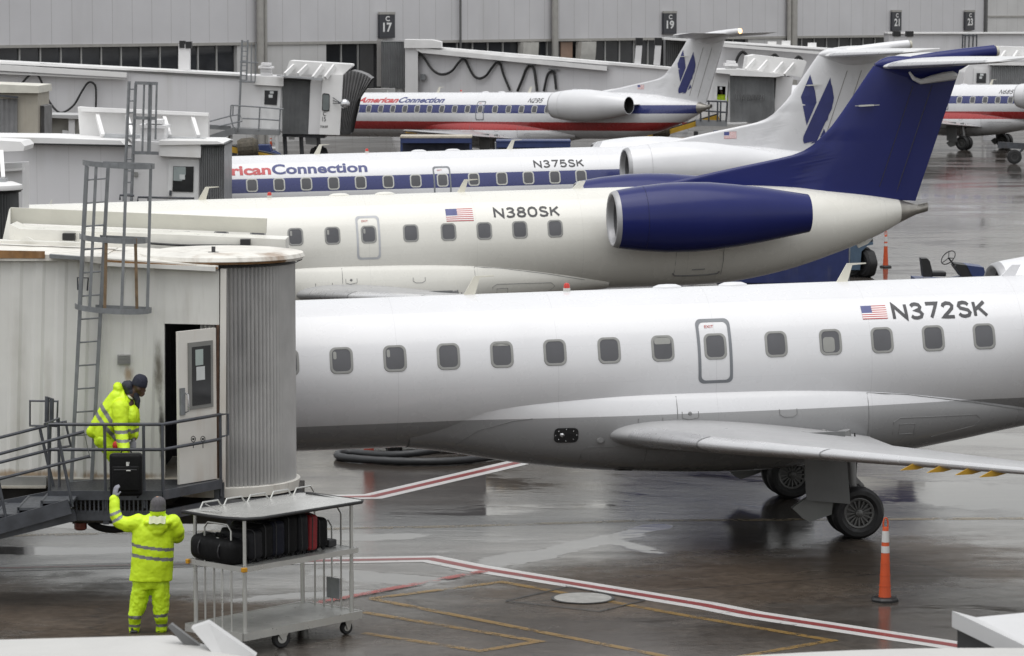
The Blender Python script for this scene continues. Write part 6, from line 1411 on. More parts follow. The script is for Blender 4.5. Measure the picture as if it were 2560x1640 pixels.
# the front of the jacket hangs down, the back hem flares
blob(mb, K(600, 560), (.105, .19, .17), Matrix.Rotation(radians(8), 3, 'Y')); blob(mb, K(575, 690), (.085, .18, .15)); blob(mb, K(180, 735), (.105, .17, .07), Matrix.Rotation(radians(40), 3, 'Y')); blob(mb, K(330, 830), (.12, .18, .08), Matrix.Rotation(radians(30), 3, 'Y')); blob(mb, K(450, 780), (.16, .18, .12))
limb(mb, [(K(490, 430, -.18), .118), (K(492, 540, -.22), .105), (K(500, 660, -.25), .094), (K(520, 770, -.32), .088), (K(545, 850, -.40), .084), (K(560, 910, -.46), .074)])
limb(mb, [(K(530, 430, .18), .11), (K(600, 620, .22), .09), (K(610, 780, .05), .075)])
# hood, open round the neck
blob(mb, K(452, 232, 0), (.070, .125, .085), Matrix.Rotation(radians(-30), 3, 'Y')); blob(mb, K(455, 310, 0), (.10, .16, .085), Matrix.Rotation(radians(30), 3, 'Y')); blob(mb, K(540, 350, 0), (.09, .14, .05), Matrix.Rotation(radians(38), 3, 'Y'))
for y_ in (-.07, .07): limb(mb, [(K(430, 330, y_), .10), (K(340, 480, y_), .125), (K(235, 650, y_), .115), (K(165, 725, y_), .09)])
jk = remesh(mb, .011, 'jacket', [M_hv], pw, disp=.016, dscale=.15, smooth_it=3, world=False)
def p_band(c):
    px, py = c.x / .00115 + 360, 1375 - c.z / .00115
    arm = c.y < -.155 and 400 < px < 640 and py > 420 and abs(px - (492 + max(0, py - 600) * .22)) < 92
    if arm: return abs(py - 700) < 19 or abs(py - 793) < 17
    if px > 575 and py > 690 and py < 760: return abs(py - 722) < 18
    if py < 380: return False
    d1 = (px - 300) * .56 - (py - 470) * .40; d2 = (px - 235) * .60 - (py - 545) * .46
    return abs(d1) < 17 or abs(d2) < 17
tape(jk, p_band)
mb = MB(); limb(mb, [(K(545, 200), .066), (K(580, 262), .075), (K(640, 305), .058), (K(665, 370), .045), (K(668, 450), .03)]); blob(mb, K(570, 212), (.070, .088, .082)); remesh(mb, .012, 'navy_hood', M_navyc, pw, disp=.012, dscale=.05, world=False)
mb = MB(); blob(mb, K(590, 330, -.04), (.05, .08, .016), Matrix.Rotation(radians(42), 3, 'Y')); remesh(mb, .010, 'collar_lining', M_lining, jk, world=False)
mb = MB()
for y in (-.11, .12): limb(mb, [(K(280, 820, y), .12), (K(370, 940, y), .105), (K(425, 1060, y), .092), (K(425, 1180, y), .085), (K(415, 1310, y), .078)])
tr = remesh(mb, .012, 'trousers', [M_hv2], pw, disp=.024, dscale=.12, world=False)
for y in (-.11, .12):
    mb = MB(); c = K(412, 1375); blob(mb, (c.x, y, .055), (.07, .055, .055)); blob(mb, (c.x + .10, y, .04), (.11, .05, .04)); mb.box((c.x + .05, y, .012), (.27, .10, .022), bev=.01); remesh(mb, .012, 'boot', M_boot, pw, world=False)
mb = MB(); mb.lathe([(-.055, .100), (-.04, .104), (-.015, .103), (.03, .097), (.07, .078), (.095, .045), (.102, 0)], 32, K(700, 158), (.30, 0, 1), cap=False); mb.build('knit_cap', M_knitb, pw, smooth=True, world=False)
mb = MB(); blob(mb, K(455, 850, -.36), (.05, .04, .06)); remesh(mb, .01, 'red_lining', pm('lining_red', (.55, .03, .015), .6), jk, world=False)
hand(pw, K(566, 925, -.50), (.05, -.1, -1), (0, -1, .1), M_glove, .9, s=1.05)
hand(pw, K(616, 830, -.02), (0, -.4, -1), (0, 1, 0), M_glove, .7)

# ------------------------------------------------------------------ suitcases
M_case = pm('case_black', (0.006, 0.006, 0.0065), 0.62, spec=.15, var=.25, scale=12, bump=.15, bscale=120)
M_case2 = pm('case_charcoal', (0.008, 0.008, 0.010), 0.55, spec=.22, var=.25, scale=12, bump=.15, bscale=120)
M_casen = pm('case_navy', (0.008, 0.009, 0.016), 0.6, spec=.2, var=.25, scale=12)
M_caser = pm('case_red', (0.22, 0.012, 0.016), 0.6, var=.12, scale=10, bump=.2, bscale=120)
M_zip = pm('zip_grey', (0.022, 0.022, 0.024), 0.5)
M_tagw = pm('tag_white', (0.62, 0.62, 0.60), 0.5)
def suitcase(label, loc, rotz, sz, mat, group=None, handle=True, pocket=True, name='suitcase', soft=.045, wheels=True, tilt=0.0):
    w_, d_, h_ = sz; rotz += random.uniform(-.10, .10) if group else 0; tilt += random.uniform(-.035, .035) if group else 0; t = thing(name, label, 'suitcase' if name == 'suitcase' else 'bag', loc, (0, tilt, rotz), group)
    z0 = .035 if wheels else 0.0
    mb = MB(); mb.box((0, 0, z0 + (h_ - z0) / 2), (w_, d_, h_ - z0), bev=min(soft, d_ * .3), seg=4); mb.build('shell', mat, t, smooth=True, world=False, ang=60)
    if pocket:
        mb = MB(); mb.box((0, -d_ / 2 - .012, z0 + h_ * .40), (w_ * .84, .05, h_ * .56), bev=.02, seg=3); pk = mb.build('front_pocket', mat, t, smooth=True, world=False, ang=60)
        mb = MB(); mb.tube([(-w_ * .36, -d_ / 2 - .04, h_ * .66), (w_ * .36, -d_ / 2 - .04, h_ * .66)], .006, 6); mb.build('zip', M_zip, pk, world=False)
    mb = MB(); q = rrect(0, z0 + (h_ - z0) / 2, w_ / 2 + .002, (h_ - z0) / 2 + .002, min(soft, .06)); mb.tube([(x, -d_ * .22, z) for x, z in q], .007, 6, closed=True); mb.build('piping', M_zip, t, world=False)
    if handle:
        mb = MB(); mb.tube([(-.07, 0, h_ - .01), (-.06, 0, h_ + .028), (0, 0, h_ + .036), (.06, 0, h_ + .028), (.07, 0, h_ - .01)], .011, 8); mb.build('handle', M_case, t, smooth=True, world=False)
    if wheels:
        for sx in (-1, 1):
            for sy in (-1, 1):
                mb = MB(); mb.lathe([(-.012, .026), (.012, .026)], 14, (sx * w_ * .36, sy * d_ * .28, .026), (1, 0, 0)); mb.build('wheel', M_case2, t, world=False)
    return t
pa, pb = at(277, 1240, 42.35), at(355, 1133, 42.35)
sc = suitcase('black upright suitcase with white tags hanging from the hand of the worker on the platform', ((pa.x + pb.x) / 2, 42.35, pa.z - .02), radians(2), (pb.x - pa.x, .22, pb.z - pa.z + .02), M_case, wheels=True)
mb = MB(); mb.box((.03, -.165, .46), (.035, .004, .05)); mb.box((.045, -.165, .475), (.02, .004, .02)); mb.build('luggage_tag', M_tagw, sc, world=False)
mb = MB(); mb.box((.04, -.165, .375), (.055, .004, .014)); mb.build('maker_strip', M_tagw, sc, world=False)
mb = MB(); mb.tube([(-.15, 0, .545), (-.10, 0, .57), (-.03, -.01, .565), (.02, 0, .575)], .008, 6); mb.build('red_ribbon', pm('ribbon_red', (.4, .03, .02), .6), sc, world=False)

# ------------------------------------------------------------------ baggage cart
cu_, cv_ = V((.663, .749, 0)), V((-.749, .663, 0)); co_ = V((-3.18, 39.16, 0)) + cv_ * .05 + cu_ * .02; CL, CW = 1.83, .86
ct = thing('baggage_cart', 'two tier aluminium baggage cart with a flat roof, black cases on its upper shelf', 'baggage cart', tuple(co_), (0, 0, math.atan2(cu_.y, cu_.x)))
M_alu = pm('cart_aluminium', (0.50, 0.50, 0.48), 0.32, 0.75, var=.10, scale=3)
M_tread = pm('tread_plate', (0.42, 0.42, 0.40), 0.34, 0.6, var=.15, scale=3, bump=.6, bscale=70)
M_croof = pm('cart_roof', (0.44, 0.44, 0.425), 0.25, 0.3, var=.08, scale=2, streak=((.28, .28, .27), .5, 3))
zS, zRf = 1.085, 1.655
def crect(mb, x0, x1, y0, y1, z0, z1, cut=.0, n=4):
    P = []
    for cx, cy, a0 in ((x1 - cut, y1 - cut, 0), (x0 + cut, y1 - cut, 90), (x0 + cut, y0 + cut, 180), (x1 - cut, y0 + cut, 270)):
        for k in range(n + 1): a = radians(a0 + 90 * k / n); P.append((cx + cut * cos(a), cy + cut * sin(a), z0))
    mb.prism(P, (0, 0, z1 - z0))
mb = MB(); crect(mb, -.10, CL + .10, -.07, CW + .07, .27, .285, .06); mb.build('lower_deck', M_tread, ct, world=False)
mb = MB()
for a, b in (((-.10, -.07), (CL + .10, -.07)), ((-.10, CW + .07), (CL + .10, CW + .07)), ((-.10, -.07), (-.10, CW + .07)), ((CL + .10, -.07), (CL + .10, CW + .07))): mb.bar((*a, .245), (*b, .245), .04, .095)
mb.build('deck_frame', M_alu, ct, world=False)
mb = MB(); crect(mb, -.02, CL + .03, -.02, CW + .02, zS - .012, zS, .04); mb.build('upper_shelf', M_tread, ct, world=False)
mb = MB()
for a, b in (((-.05, -.045), (CL + .06, -.045)), ((-.05, CW + .045), (CL + .06, CW + .045)), ((-.05, -.045), (-.05, CW + .045)), ((CL + .06, -.045), (CL + .06, CW + .045))): mb.bar((*a, zS - .03), (*b, zS - .03), .035, .065)
sf = mb.build('shelf_frame', M_alu, ct, world=False)
for (x, y) in ((-.065, -.06), (-.065, CW + .05)):
    mb = MB(); mb.box((x, y, zS - .03), (.07, .05, .055), bev=.008); mb.build('corner_reflector', pm('amber_reflector', (.50, .24, .01), .3), sf, world=False)
for x in (0, CL):
    for y in (0, CW):
        mb = MB(); mb.tube([(x, y, .28), (x, y, zRf - .02)], .023, 12); mb.tube([(x, y, .28), (x, y, .80)], .027, 12); mb.build('post', M_alu, ct, smooth=True, world=False)
mb = MB()
P = [(-.12, CW + .10), (-.14, CW * .55), (-.12, .20), (-.02, -.04), (.16, -.13), (CL + .05, -.13), (CL + .14, -.06), (CL + .14, CW + .0), (CL + .05, CW + .10)]
mb.prism([(x, y, zRf) for x, y in P], (0, 0, .022)); mb.build('roof', M_croof, ct, world=False)
mb = MB(); mb.tube([(x, y, zRf + .008) for x, y in P], .021, 8, closed=True); mb.build('roof_edging', M_rubber, ct, smooth=True, world=False)
mb = MB()
for i in range(5):
    x0 = .10 + i * .40; y = CW + .02
    mb.tube([(x0, y, zRf + .02), (x0 + .05, y, zRf + .10), (x0 + .30, y, zRf + .10), (x0 + .36, y, zRf + .02)], .011, 8)
mb.tube([(.0, CW + .02, zRf + .02), (0.0, .4, zRf + .05), (.08, CW - .1, zRf + .10)], .009, 6)
mb.build('roof_rail', M_alu, ct, smooth=True, world=False)
for xe, (yo, yi) in ((-.03, (.14, .30)), (CL + .02, (.14, .30))):
    mb = MB()
    for ya, zt_ in ((.20, .48), (.36, .30)):
        yb = CW - ya; mb.tube([(xe, ya, .28), (xe, ya, zS + zt_ - .07), (xe, ya + .06, zS + zt_), (xe, yb - .06, zS + zt_), (xe, yb, zS + zt_ - .07), (xe, yb, .28)], .012, 8)
    mb.build('end_hoop', M_alu, ct, smooth=True, world=False)
mb = MB(); mb.tube([(CL + .03, .05, zS + .56), (CL + .03, CW - .05, zS + .60)], .02, 8); mb.build('push_handle', M_rubber, ct, world=False)
mb = MB(); mb.box((CL - .02, .30, .55), (.02, .22, .26), bev=.005); mb.build('clip_box', M_galv, ct, world=False)
mb = MB(); mb.box((CL - .12, .35, zS + .05), (.14, .30, .09), bev=.015); mb.build('tool_tray', pm('tray_dark', (.03, .03, .032), .5), ct, world=False)
for x, y, r in ((.62, .02, .125), (CL - .05, .05, .085), (.62, CW - .02, .125), (CL - .05, CW - .05, .085), (.02, .35, .085)):
    mb = MB(); mb.lathe([(-.028, r * .45), (-.03, r * .85), (-.015, r), (.015, r), (.03, r * .85), (.028, r * .45)], 28, (x, y, r), (.25, 1, 0)); cwh = mb.build('caster', M_tyre, ct, smooth=True, world=False)
    mb = MB(); mb.lathe([(-.034, r * .5), (-.036, 0)], 18, (x, y, r), (.25, 1, 0), cap=False); mb.build('rim', M_alu, cwh, world=False)
    mb = MB(); mb.prism([(x - r * .9, y - .05, .22), (x + r * .9, y - .05, .22), (x + .02, y - .05, r - .02), (x - .02, y - .05, r - .02)], (0, .012, 0)); mb.build('fork', M_alu, cwh, world=False)
def cp(u, v, z=zS): return tuple(co_ + cu_ * u + cv_ * v + V((0, 0, z)))
ry = math.atan2(cu_.y, cu_.x)
BG = 'bags on the upper shelf of the cart'
suitcase('black soft holdall lying at the hooped end of the cart shelf', cp(.06, .50), ry + pi / 2, (.80, .34, .31), M_case, BG, name='holdall', soft=.12, wheels=False, pocket=False)
suitcase('black suitcase with a white tag behind the end hoops of the cart', cp(.24, .30), ry - pi / 2, (.56, .24, .40), M_case2, BG, soft=.09)
suitcase('black suitcase second from the hooped end of the cart, level flat top', cp(.45, .34), ry - pi / 2, (.58, .23, .45), M_case, BG, soft=.09)
suitcase('dark navy suitcase in the middle of the cart row, scuffed lower face', cp(.66, .33), ry - pi / 2, (.56, .23, .47), M_casen, BG, soft=.10)
suitcase('tallest black suitcase on the cart, rising just before the red one', cp(.88, .35), ry - pi / 2, (.60, .25, .51), M_case, BG, soft=.11)
suitcase('wide black suitcase pressed against the red one on the cart', cp(1.08, .31), ry - pi / 2, (.54, .18, .49), M_case2, BG, soft=.09)
suitcase('red suitcase, the only coloured bag on the cart', cp(1.24, .31), ry - pi / 2, (.50, .15, .48), M_caser, BG, soft=.06)
suitcase('black wheeled suitcase at the far end of the row beyond the red one', cp(1.43, .33), ry - pi / 2, (.50, .23, .41), M_case, BG, soft=.10)

# tags and straps that tell the bags apart
bags = [o for o in COL.objects if o.get('group') == BG]
for i, (b_, col, x, z) in enumerate(zip(bags[1:], ('tag_white', 'tag_blue', 'tag_white', 'tag_green', 'tag_white', 'tag_white', 'tag_blue'), (.12, -.10, .15, .05, -.12, .10, .0), (.10, .30, .26, .34, .20, .30, .22))):
    mb = MB(); mb.box((x, -.165, z), (.04, .004, .06)); mb.build('luggage_tag', pm(col, {'tag_white': (.62, .62, .60), 'tag_blue': (.06, .10, .30), 'tag_green': (.10, .25, .12)}[col], .5), b_, world=False)
mb = MB(); mb.tube([(x, -.19 * cos(a), .16 + .155 * sin(a)) for x, a in [(-.18, 2 * pi * k / 16) for k in range(16)]], .010, 6, closed=True); mb.build('strap', M_zip, bags[0], world=False)
mb = MB(); mb.tube([(x, -.19 * cos(a), .16 + .155 * sin(a)) for x, a in [(.18, 2 * pi * k / 16) for k in range(16)]], .010, 6, closed=True); mb.build('strap', M_zip, bags[0], world=False)
# ------------------------------------------------------------------ ground equipment
M_org = pm('post_orange', (0.52, 0.075, 0.018), 0.5, var=0.07, scale=6, streak=((0.25, 0.06, 0.03), 0.4, 6))
M_band = pm('post_band_white', (0.55, 0.55, 0.54), 0.35)
def delineator(label, p, h=1.12, yaw=0.0):
    t = thing('delineator_post', label, 'traffic post', tuple(p), (0, 0, yaw), 'orange traffic posts on the apron'); k = h / 1.12
    mb = MB(); mb.lathe([(0, .185), (.03, .188), (.055, .16), (.06, .09)], 8, (0, 0, 0), (0, 0, 1), a0=.39); mb.build('rubber_base', M_rubber, t, world=False)
    def rr(z): return .082 - .040 * z / .95
    mb = MB(); mb.lathe([(.05, rr(.05) + .004), (.20 * k, rr(.2)), (.201 * k, rr(.2) + .004), (.215 * k, rr(.2) + .004), (.216 * k, rr(.22)), (.34 * k, rr(.35)), (.341 * k, rr(.35) + .003), (.355 * k, rr(.35) + .003), (.356 * k, rr(.36)), (.50 * k, rr(.5)), (.501 * k, rr(.5) + .003), (.513 * k, rr(.5) + .003), (.514 * k, rr(.51)), (.95 * k, rr(.95)), (.98 * k, .036), (.99 * k, 0)], 24, (0, 0, 0), (0, 0, 1)); mb.build('post', M_org, t, smooth=True, world=False, ang=25)
    for za, zb_ in ((.645, .735), (.785, .935)):
        mb = MB(); mb.lathe([(za * k, rr(za) + .002), (zb_ * k, rr(zb_) + .002)], 24, (0, 0, 0), (0, 0, 1), cap=False); mb.build('reflective_band', M_band, t, smooth=True, world=False)
    mb = MB(); mb.tube([(-.028, 0, .965 * k), (-.030, 0, 1.05 * k), (-.018, 0, 1.095 * k), (0, 0, 1.105 * k), (.018, 0, 1.095 * k), (.030, 0, 1.05 * k), (.028, 0, .965 * k)], .011, 8); mb.build('loop_handle', M_org, t, smooth=True, world=False)
    return t
delineator('orange traffic post with white bands and black base, in front of the nearest jet wheels', G(2212, 1503))
delineator('orange traffic post with white bands behind the nearest jet, under the blue jet tail', G(2213.8, 668), 1.10)
delineator('far orange traffic post standing under the gate 15 bridge platform', G(*Q(990, 1345)), 1.3)

M_navy = pm('equipment_navy', (0.016, 0.026, 0.105), 0.45, var=.15, scale=3, streak=((.10, .10, .13), .4, 6))
M_steelb = pm('equipment_blue_grey', (0.065, 0.105, 0.155), 0.45, var=.15, scale=4)
M_blue = pm('tug_blue', (0.020, 0.036, 0.12), 0.4, var=.12, scale=3)
M_yel = pm('loader_yellow', (0.42, 0.25, 0.015), 0.45, var=.15, scale=3)
def gwheel(par, c, r, wd, ax=(0, 1, 0), lug=False):
    c = V(c); mb = MB(); h = wd / 2
    mb.lathe([(-h * .8, r * .5), (-h, r * .8), (-h * .7, r), (h * .7, r), (h, r * .8), (h * .8, r * .5)], 28, c, ax, wob=(lambda k, t: (.02 if (k // 2) % 2 and abs(t) < h * .9 else 0)) if lug else None)
    w = mb.build('wheel', M_tyre, par, smooth=True); mb = MB(); mb.lathe([(-h * .82, r * .5), (-h * .5, 0)], 16, c, ax, cap=False); mb.lathe([(h * .82, r * .5), (h * .5, 0)], 16, c, ax, cap=False); mb.build('rim', M_rim, w); return w
# navy cargo cart and blue grey tractor behind the blue jet
YC_ = 90.0; p0, p1 = at(1790, 690, YC_), at(2122, 690, YC_)
t = thing('cargo_cart', 'navy panelled cargo cart half hidden behind the cream jet belly', 'cart', (p0.x, YC_, 0))
mb = MB(); mb.box(((p0.x + p1.x) / 2, YC_ + .9, 1.13), (p1.x - p0.x, 1.8, 1.78), bev=.03); mb.build('body', M_navy, t)
mb = MB(); mb.box((p1.x + .012, YC_ + .05, 1.13), (.03, .08, 1.78)); mb.build('corner_trim', M_galv, t)
mb = MB(); mb.box(((p0.x + p1.x) / 2, YC_ + .9, .18), (p1.x - p0.x - .2, 1.5, .10)); mb.build('chassis', M_steel, t)
for x in (p0.x + .5, p1.x - .5):
    for y in (YC_ + .3, YC_ + 1.6): gwheel(t, (x, y, .2), .2, .16)
q0 = at(2126, 690, 95); t = thing('tow_tractor', 'blue grey tow tractor with knobbly tyre beside the navy cargo cart', 'tractor', (q0.x, 95, 0))
X = lambda px: at(px, 690, 95).x
mb = MB(); mb.prism([(X(2126), 95, .22), (X(2150), 95, .22), (X(2153), 95, .75), (X(2168), 95, .92), (X(2182), 95, .95), (X(2182), 95, 1.02), (X(2126), 95, 1.02)], (0, 1.6, 0)); mb.build('body', M_steelb, t)
mb = MB(); mb.prism([(X(2128), 95.1, 1.025), (X(2183), 95.1, 1.025), (X(2178), 95.1, 1.55), (X(2128), 95.1, 1.55)], (0, 1.4, 0)); cb = mb.build('cab', pm('cab_black', (.03, .032, .04), .5), t)
mb = MB(); mb.prism([(X(2153), 95.08, 1.10), (X(2179), 95.08, 1.07), (X(2176), 95.08, 1.30), (X(2156), 95.08, 1.27)], (0, .015, 0)); mb.build('window', pm('cab_glass_pale', (.32, .36, .42), .15), cb)
mb = MB(); mb.prism([(X(2157), 95.08, 1.32), (X(2176), 95.08, 1.34), (X(2174), 95.08, 1.5), (X(2158), 95.08, 1.5)], (0, .015, 0)); mb.build('window', pm('cab_glass_pale', (.32, .36, .42), .15), cb)
mb = MB(); mb.box((X(2155), 95.05, 1.0), (.05, .05, .08)); mb.build('tail_lamp', M_beacon, t)
gwheel(t, (X(2167), 95.2, .40), .40, .34, (1, .5, 0), True); gwheel(t, (X(2132), 95.3, .30), .30, .2); gwheel(t, (X(2167), 96.4, .40), .40, .34, (1, .5, 0), True)
# open tug seen over the nearest jet: black seat, steering wheel, blue bonnet
Yg = 85.0; X = lambda px: at(px, 690, Yg).x; Zg = lambda py: at(2300, py, Yg).z
t = thing('baggage_tug', 'open blue tug with black seat and big steering wheel, seen over the nearest jet', 'tug', (X(2300), Yg, 0))
mb = MB(); mb.prism([(X(2290), Yg, .30), (X(2470), Yg, .30), (X(2470), Yg, .80), (X(2455), Yg, .88), (X(2380), Yg, .72), (X(2290), Yg, .78)], (0, 1.1, 0)); mb.build('chassis', M_blue, t)
mb = MB(); a = [(X(2305), Yg + .2, Zg(648)), (X(2321), Yg + .2, Zg(648)), (X(2327), Yg + .2, Zg(655)), (X(2334), Yg + .2, Zg(682)), (X(2334), Yg + .2, Zg(694)), (X(2311), Yg + .2, Zg(694))]; mb.prism(a, (0, .45, 0)); mb.box(((X(2334) + X(2366)) / 2, Yg + .42, Zg(687)), (X(2366) - X(2330), .48, .12), bev=.03); mb.build('seat', M_rubber, t)
mb = MB(); c = V((X(2375.5), Yg + .42, Zg(647))); ax = V((-.62, -.45, .62)).normalized(); u = ax.orthogonal().normalized(); v = ax.cross(u)
mb.tube([c + (u * cos(2 * pi * k / 28) + v * sin(2 * pi * k / 28)) * .215 for k in range(28)], .014, 8, closed=True)
for k in range(3): d = u * cos(2 * pi * k / 3 + .4) + v * sin(2 * pi * k / 3 + .4); mb.tube([c - ax * .02, c + d * .21], .012, 6)
mb.tube([c, V((X(2392), Yg + .42, Zg(668)))], .022, 8); mb.build('steering_wheel', M_rubber, t, smooth=True)
mb = MB(); mb.prism([(X(2389), Yg + .1, Zg(668)), (X(2393), Yg + .1, Zg(661)), (X(2417), Yg + .1, Zg(664)), (X(2434), Yg + .1, Zg(690)), (X(2408), Yg + .1, Zg(694))], (0, .9, 0)); mb.build('dashboard', M_rubber, t)
mb = MB(); mb.prism([(X(2418), Yg + .08, Zg(664)), (X(2460), Yg + .08, Zg(669)), (X(2470), Yg + .08, Zg(700)), (X(2436), Yg + .08, Zg(700))], (0, .94, 0)); mb.build('bonnet', M_blue, t)
for x in (2315, 2450):
    for y in (Yg + .08, Yg + 1.0): gwheel(t, (X(x), y, .28), .28, .2)
# covered baggage carts between the striped jets
def covered_cart(label, px0, px1, Y, ztop, roofcol, grey_end=False):
    x0, x1 = at(px0, 360, Y).x, at(px1, 360, Y).x; t = thing('covered_cart', label, 'baggage cart', (x0, Y, 0), group='covered baggage carts far across the apron'); L_ = x1 - x0; xm = (x0 + x1) / 2
    mb = MB(); mb.box((xm, Y + .8, ztop - .05), (L_, 1.7, .10), bev=.02); mb.build('roof', roofcol, t)
    mb = MB(); mb.box((xm, Y + .0, ztop - .20), (L_ * .99, .06, .20)); mb.box((xm, Y + .8, .48), (L_, 1.5, .12)); mb.build('frame', M_blue, t)
    for x in (x0 + .06, x1 - .06):
        for y in (Y + .06, Y + 1.5): mb = MB(); mb.box((x, y, (ztop + .5) / 2), (.09, .09, ztop - .7)); mb.build('post', M_blue, t)
    mb = MB(); mb.box((xm, Y + .75, (ztop + .5) / 2 - .05), (L_ * .96, .04, ztop - .75)); mb.build('curtain', pm('cart_curtain', (.02, .024, .045), .6), t)
    if grey_end: mb = MB(); mb.box((x0 - .02, Y + .5, ztop - .5), (.05, 1.0, .8)); mb.build('end_panel', pm('panel_grey2', (.25, .26, .28), .5), t)
    mb = MB(); mb.bar((x0 - .9, Y + .8, .35), (x0, Y + .8, .42), .08, .08); mb.build('tow_bar', M_steel, t)
    for x in (x0 + .5, x1 - .5):
        for y in (Y + .2, Y + 1.4): gwheel(t, (x, y, .22), .22, .15)
M_ctop = pm('cart_top_tan', (.42, .38, .31), .5, var=.2, scale=3)
covered_cart('far blue baggage cart with pale roof and dark curtain, left of the pair', 1000, 1180, 140, 2.33, M_ctop)
covered_cart('far blue baggage cart with blue roof and grey end panel, right of the pair', 1240, 1427, 140, 2.14, M_blue, True)
# tractors and loaders under the gate 15 bridge and by the far jet tail
def far_tug(label, px, py, Y, col):
    p = at(px, py, Y); t = thing('baggage_tug', label, 'tug', (p.x, Y, 0), group='far baggage tugs')
    x = p.x; mb = MB(); mb.prism([(x - 1.3, Y, .35), (x + 1.3, Y, .35), (x + 1.35, Y, .9), (x + 1.1, Y, 1.05), (x + .2, Y, 1.05), (x + .1, Y, .75), (x - .8, Y, .75), (x - 1.3, Y, .95)], (0, 1.5, 0)); mb.build('body', col, t)
    mb = MB(); mb.prism([(x + .15, Y + .08, 1.06), (x + 1.0, Y + .08, 1.06), (x + .9, Y + .08, 1.35), (x + .2, Y + .08, 1.35)], (0, 1.3, 0)); mb.build('bonnet', col, t)
    mb = MB(); mb.box((x - .75, Y + .7, 1.05), (.2, .6, .6), bev=.04); mb.box((x - .45, Y + .7, .82), (.5, .6, .14), bev=.03); mb.build('seat', M_rubber, t)
    for k in range(4):
        mb = MB(); mb.box((x + .3 + .22 * k, Y - .01, .7), (.05, .03, .3)); mb.build('grille_bar', M_steel, t)
    for xx in (x - .8, x + .85):
        for y in (Y + .1, Y + 1.4): gwheel(t, (xx, y, .33), .33, .22)
    return t
far_tug('far blue tug parked under the gate 15 bridge platform', *Q(720, 1250), 154, M_blue)
far_tug('far blue tug beside the ribbed cab of the gate 17 bridge', 1778, 330, 171, M_blue)
def belt_loader(label, px, Y, dirx, ln=6.0):
    x = at(px, 360, Y).x; t = thing('belt_loader', label, 'belt loader', (x, Y, 0), group='yellow belt loaders')
    mb = MB(); mb.box((x, Y + .8, .6), (3.2, 1.4, .5), bev=.05); mb.build('body', M_yel, t)
    mb = MB(); mb.bar((x - dirx * ln / 2, Y + .5, 2.0), (x + dirx * ln / 2, Y + .5, .8), .8, .25); mb.build('belt_frame', M_yel, t)
    mb = MB(); mb.bar((x - dirx * ln / 2, Y + .5, 2.16), (x + dirx * ln / 2, Y + .5, .96), .6, .05); mb.build('belt', M_rubber, t)
    mb = MB(); mb.lathe([(-.4, .42), (-.2, .5), (.3, .5), (.5, .38)], 18, (x + dirx * 1.1, Y + .2, 1.35), (1, 0, .1)); mb.build('engine_cover', pm('engine_dirty', (.06, .05, .035), .7, var=.5, scale=8), t)
    for xx in (x - 1, x + 1):
        for y in (Y + .15, Y + 1.4): gwheel(t, (xx, y, .33), .33, .22)
belt_loader('far yellow belt loader sloping down under the gate 15 bridge stairs', Q(380, 0)[0], 150, 1)
belt_loader('far yellow belt loader with dark engine below the lit jet tail', 1702, 174, -1, 4)
t = thing('guard_rail', 'low yellow guard rail on the apron by the gate 15 drive column', 'guard rail', tuple(G(*Q(1180, 1330))))
mb = MB(); a, b = at(*Q(900, 1275), 151), at(*Q(1450, 1275), 151); mb.tube([(a.x, 151, .62), (b.x, 151, .62)], .06, 8)
for f in (0, .35, .65, 1): mb.tube([(a.x + (b.x - a.x) * f, 151, 0), (a.x + (b.x - a.x) * f, 151, .62)], .05, 8)
mb.build('rail', M_yel, t)
# tow bar with wheel at the picture edge
p = G(2540, 410); t = thing('tow_bar', 'dark wheeled tow bar at the picture edge by the cut off jet', 'tow bar', tuple(p))
mb = MB(); mb.bar(p + V((-.9, 0, .95)), p + V((3, .4, .75)), .2, .3); mb.bar(p + V((-.1, 0, .3)), p + V((.5, .1, .9)), .1, .1); mb.build('bar', M_steel, t)
gwheel(t, p + V((-.1, -.1, .36)), .36, .2)
# hose and ground unit beneath the nearest jet
H4 = lambda x, y: (700 + x * .39933, 650 + y * .39933)
pts = [(1500, 1232), (1400, 1243), (1300, 1262), (1150, 1280), (1000, 1288), (800, 1288), (600, 1280), (420, 1266), (362, 1252), (372, 1238), (430, 1231), (520, 1238), (640, 1256), (760, 1266), (900, 1262), (1010, 1252)]
P = [G(*H4(x, y)) + V((0, 0, .075)) for x, y in pts]; S = []
for i in range(len(P) - 1):
    a, b, c, d = P[max(i - 1, 0)], P[i], P[i + 1], P[min(i + 2, len(P) - 1)]
    S += [0.5 * ((2 * b) + (c - a) * t_ + (2 * a - 5 * b + 4 * c - d) * t_ * t_ + (3 * b - a - 3 * c + d) * t_ ** 3) for t_ in (0, .25, .5, .75)]
S = [p + V((0, 0, .15 * max(0, (i - 44) / 20))) for i, p in enumerate(S)]
mb = MB(); mb.tube(S, [.062 + (.005 if i % 2 else 0) for i in range(len(S))], 10)
tag(mb.build('air_hose', pm('hose_black', (.02, .021, .023), .5), None, smooth=True), 'thick black ribbed hose looped on the wet apron under the nearest jet', 'hose')
t = thing('ground_air_unit', 'dark wheeled ground unit mostly hidden behind the nearest jet belly', 'ground unit', tuple(G(1060, 1148)))
X = lambda px: at(px, 1140, 57).x
mb = MB(); mb.box((X(1070), 57.9, .75), (2.0, 1.3, .95), bev=.04); mb.build('body', pm('unit_grey', (.14, .14, .15), .5), t)
mb = MB(); mb.bar((X(900), 57.6, .26), (X(1190), 57.6, .24), .9, .06); mb.build('chassis', M_galv, t)
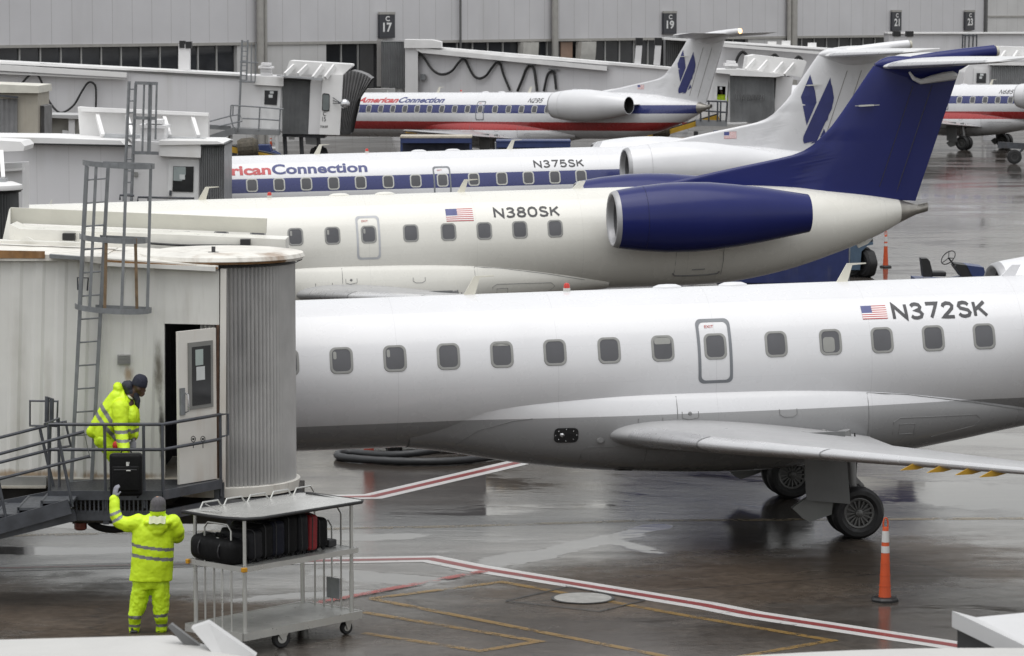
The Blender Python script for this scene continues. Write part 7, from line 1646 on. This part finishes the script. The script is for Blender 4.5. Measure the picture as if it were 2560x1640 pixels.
gwheel(t, (X(981), 57.2, .17), .17, .22, (1, .2, 0)); gwheel(t, (X(1162), 57.2, .16), .16, .14, (1, .6, 0)); gwheel(t, (X(981), 58.5, .17), .17, .22, (1, .2, 0)); gwheel(t, (X(1162), 58.5, .16), .16, .14, (1, .6, 0))
p = G(922, 1139); t = thing('fire_extinguisher', 'red extinguisher base on the apron under the nearest jet, mostly hidden', 'extinguisher', tuple(p))
mb = MB(); mb.lathe([(0, .10), (.02, .17), (.06, .17), (.08, .09), (.9, .09), (.98, .04), (1.0, 0)], 18, p, (0, 0, 1)); mb.build('cylinder', pm('ext_red', (.30, .05, .03), .5), t, smooth=True)
mb = MB(); mb.tube([p + V((0, 0, .95)), p + V((.1, 0, 1.05)), p + V((.2, 0, .9))], .015, 6); mb.build('hose', M_rubber, t)
# person inside the gate 17 bridge cab
pc = at(*T(330, 720), Y7 + .55); zf = at(*T(330, 1045), Y7 + .55).z
t = thing('person', 'person in yellow high visibility jacket seen through the gate 17 cab door window', 'person', (pc.x, Y7 + .55, zf))
mb = MB(); k = 1.0
blob(mb, (-.02, 0, 1.56), (.095, .10, .12)); limb(mb, [((0, 0, 1.45), .06), ((.03, 0, 1.3), .13), ((.05, 0, 1.0), .15)]); limb(mb, [((-.15, 0, 1.32), .07), ((-.28, -.15, 1.08), .05), ((-.34, -.35, 1.02), .04)]); limb(mb, [((.22, 0, 1.3), .07), ((.3, -.05, 1.05), .05), ((.25, -.2, .9), .04)])
for x in (-.08, .12): limb(mb, [((x, 0, .92), .09), ((x, 0, .5), .065), ((x, 0, .06), .05)])
remesh(mb, .02, 'body', M_skin_d, t, world=False)
mb = MB(); rings_z(mb, [(.72, .05, 0, .22, .16), (1.0, .05, 0, .23, .17), (1.3, .03, 0, .23, .15), (1.42, .02, 0, .14, .11)]); limb(mb, [((-.16, 0, 1.32), .11), ((-.28, -.13, 1.1), .09), ((-.33, -.30, 1.04), .075)]); limb(mb, [((.2, 0, 1.3), .11), ((.29, -.05, 1.06), .09), ((.25, -.18, .93), .07)])
remesh(mb, .02, 'jacket', M_hv, t, disp=.02, world=False)
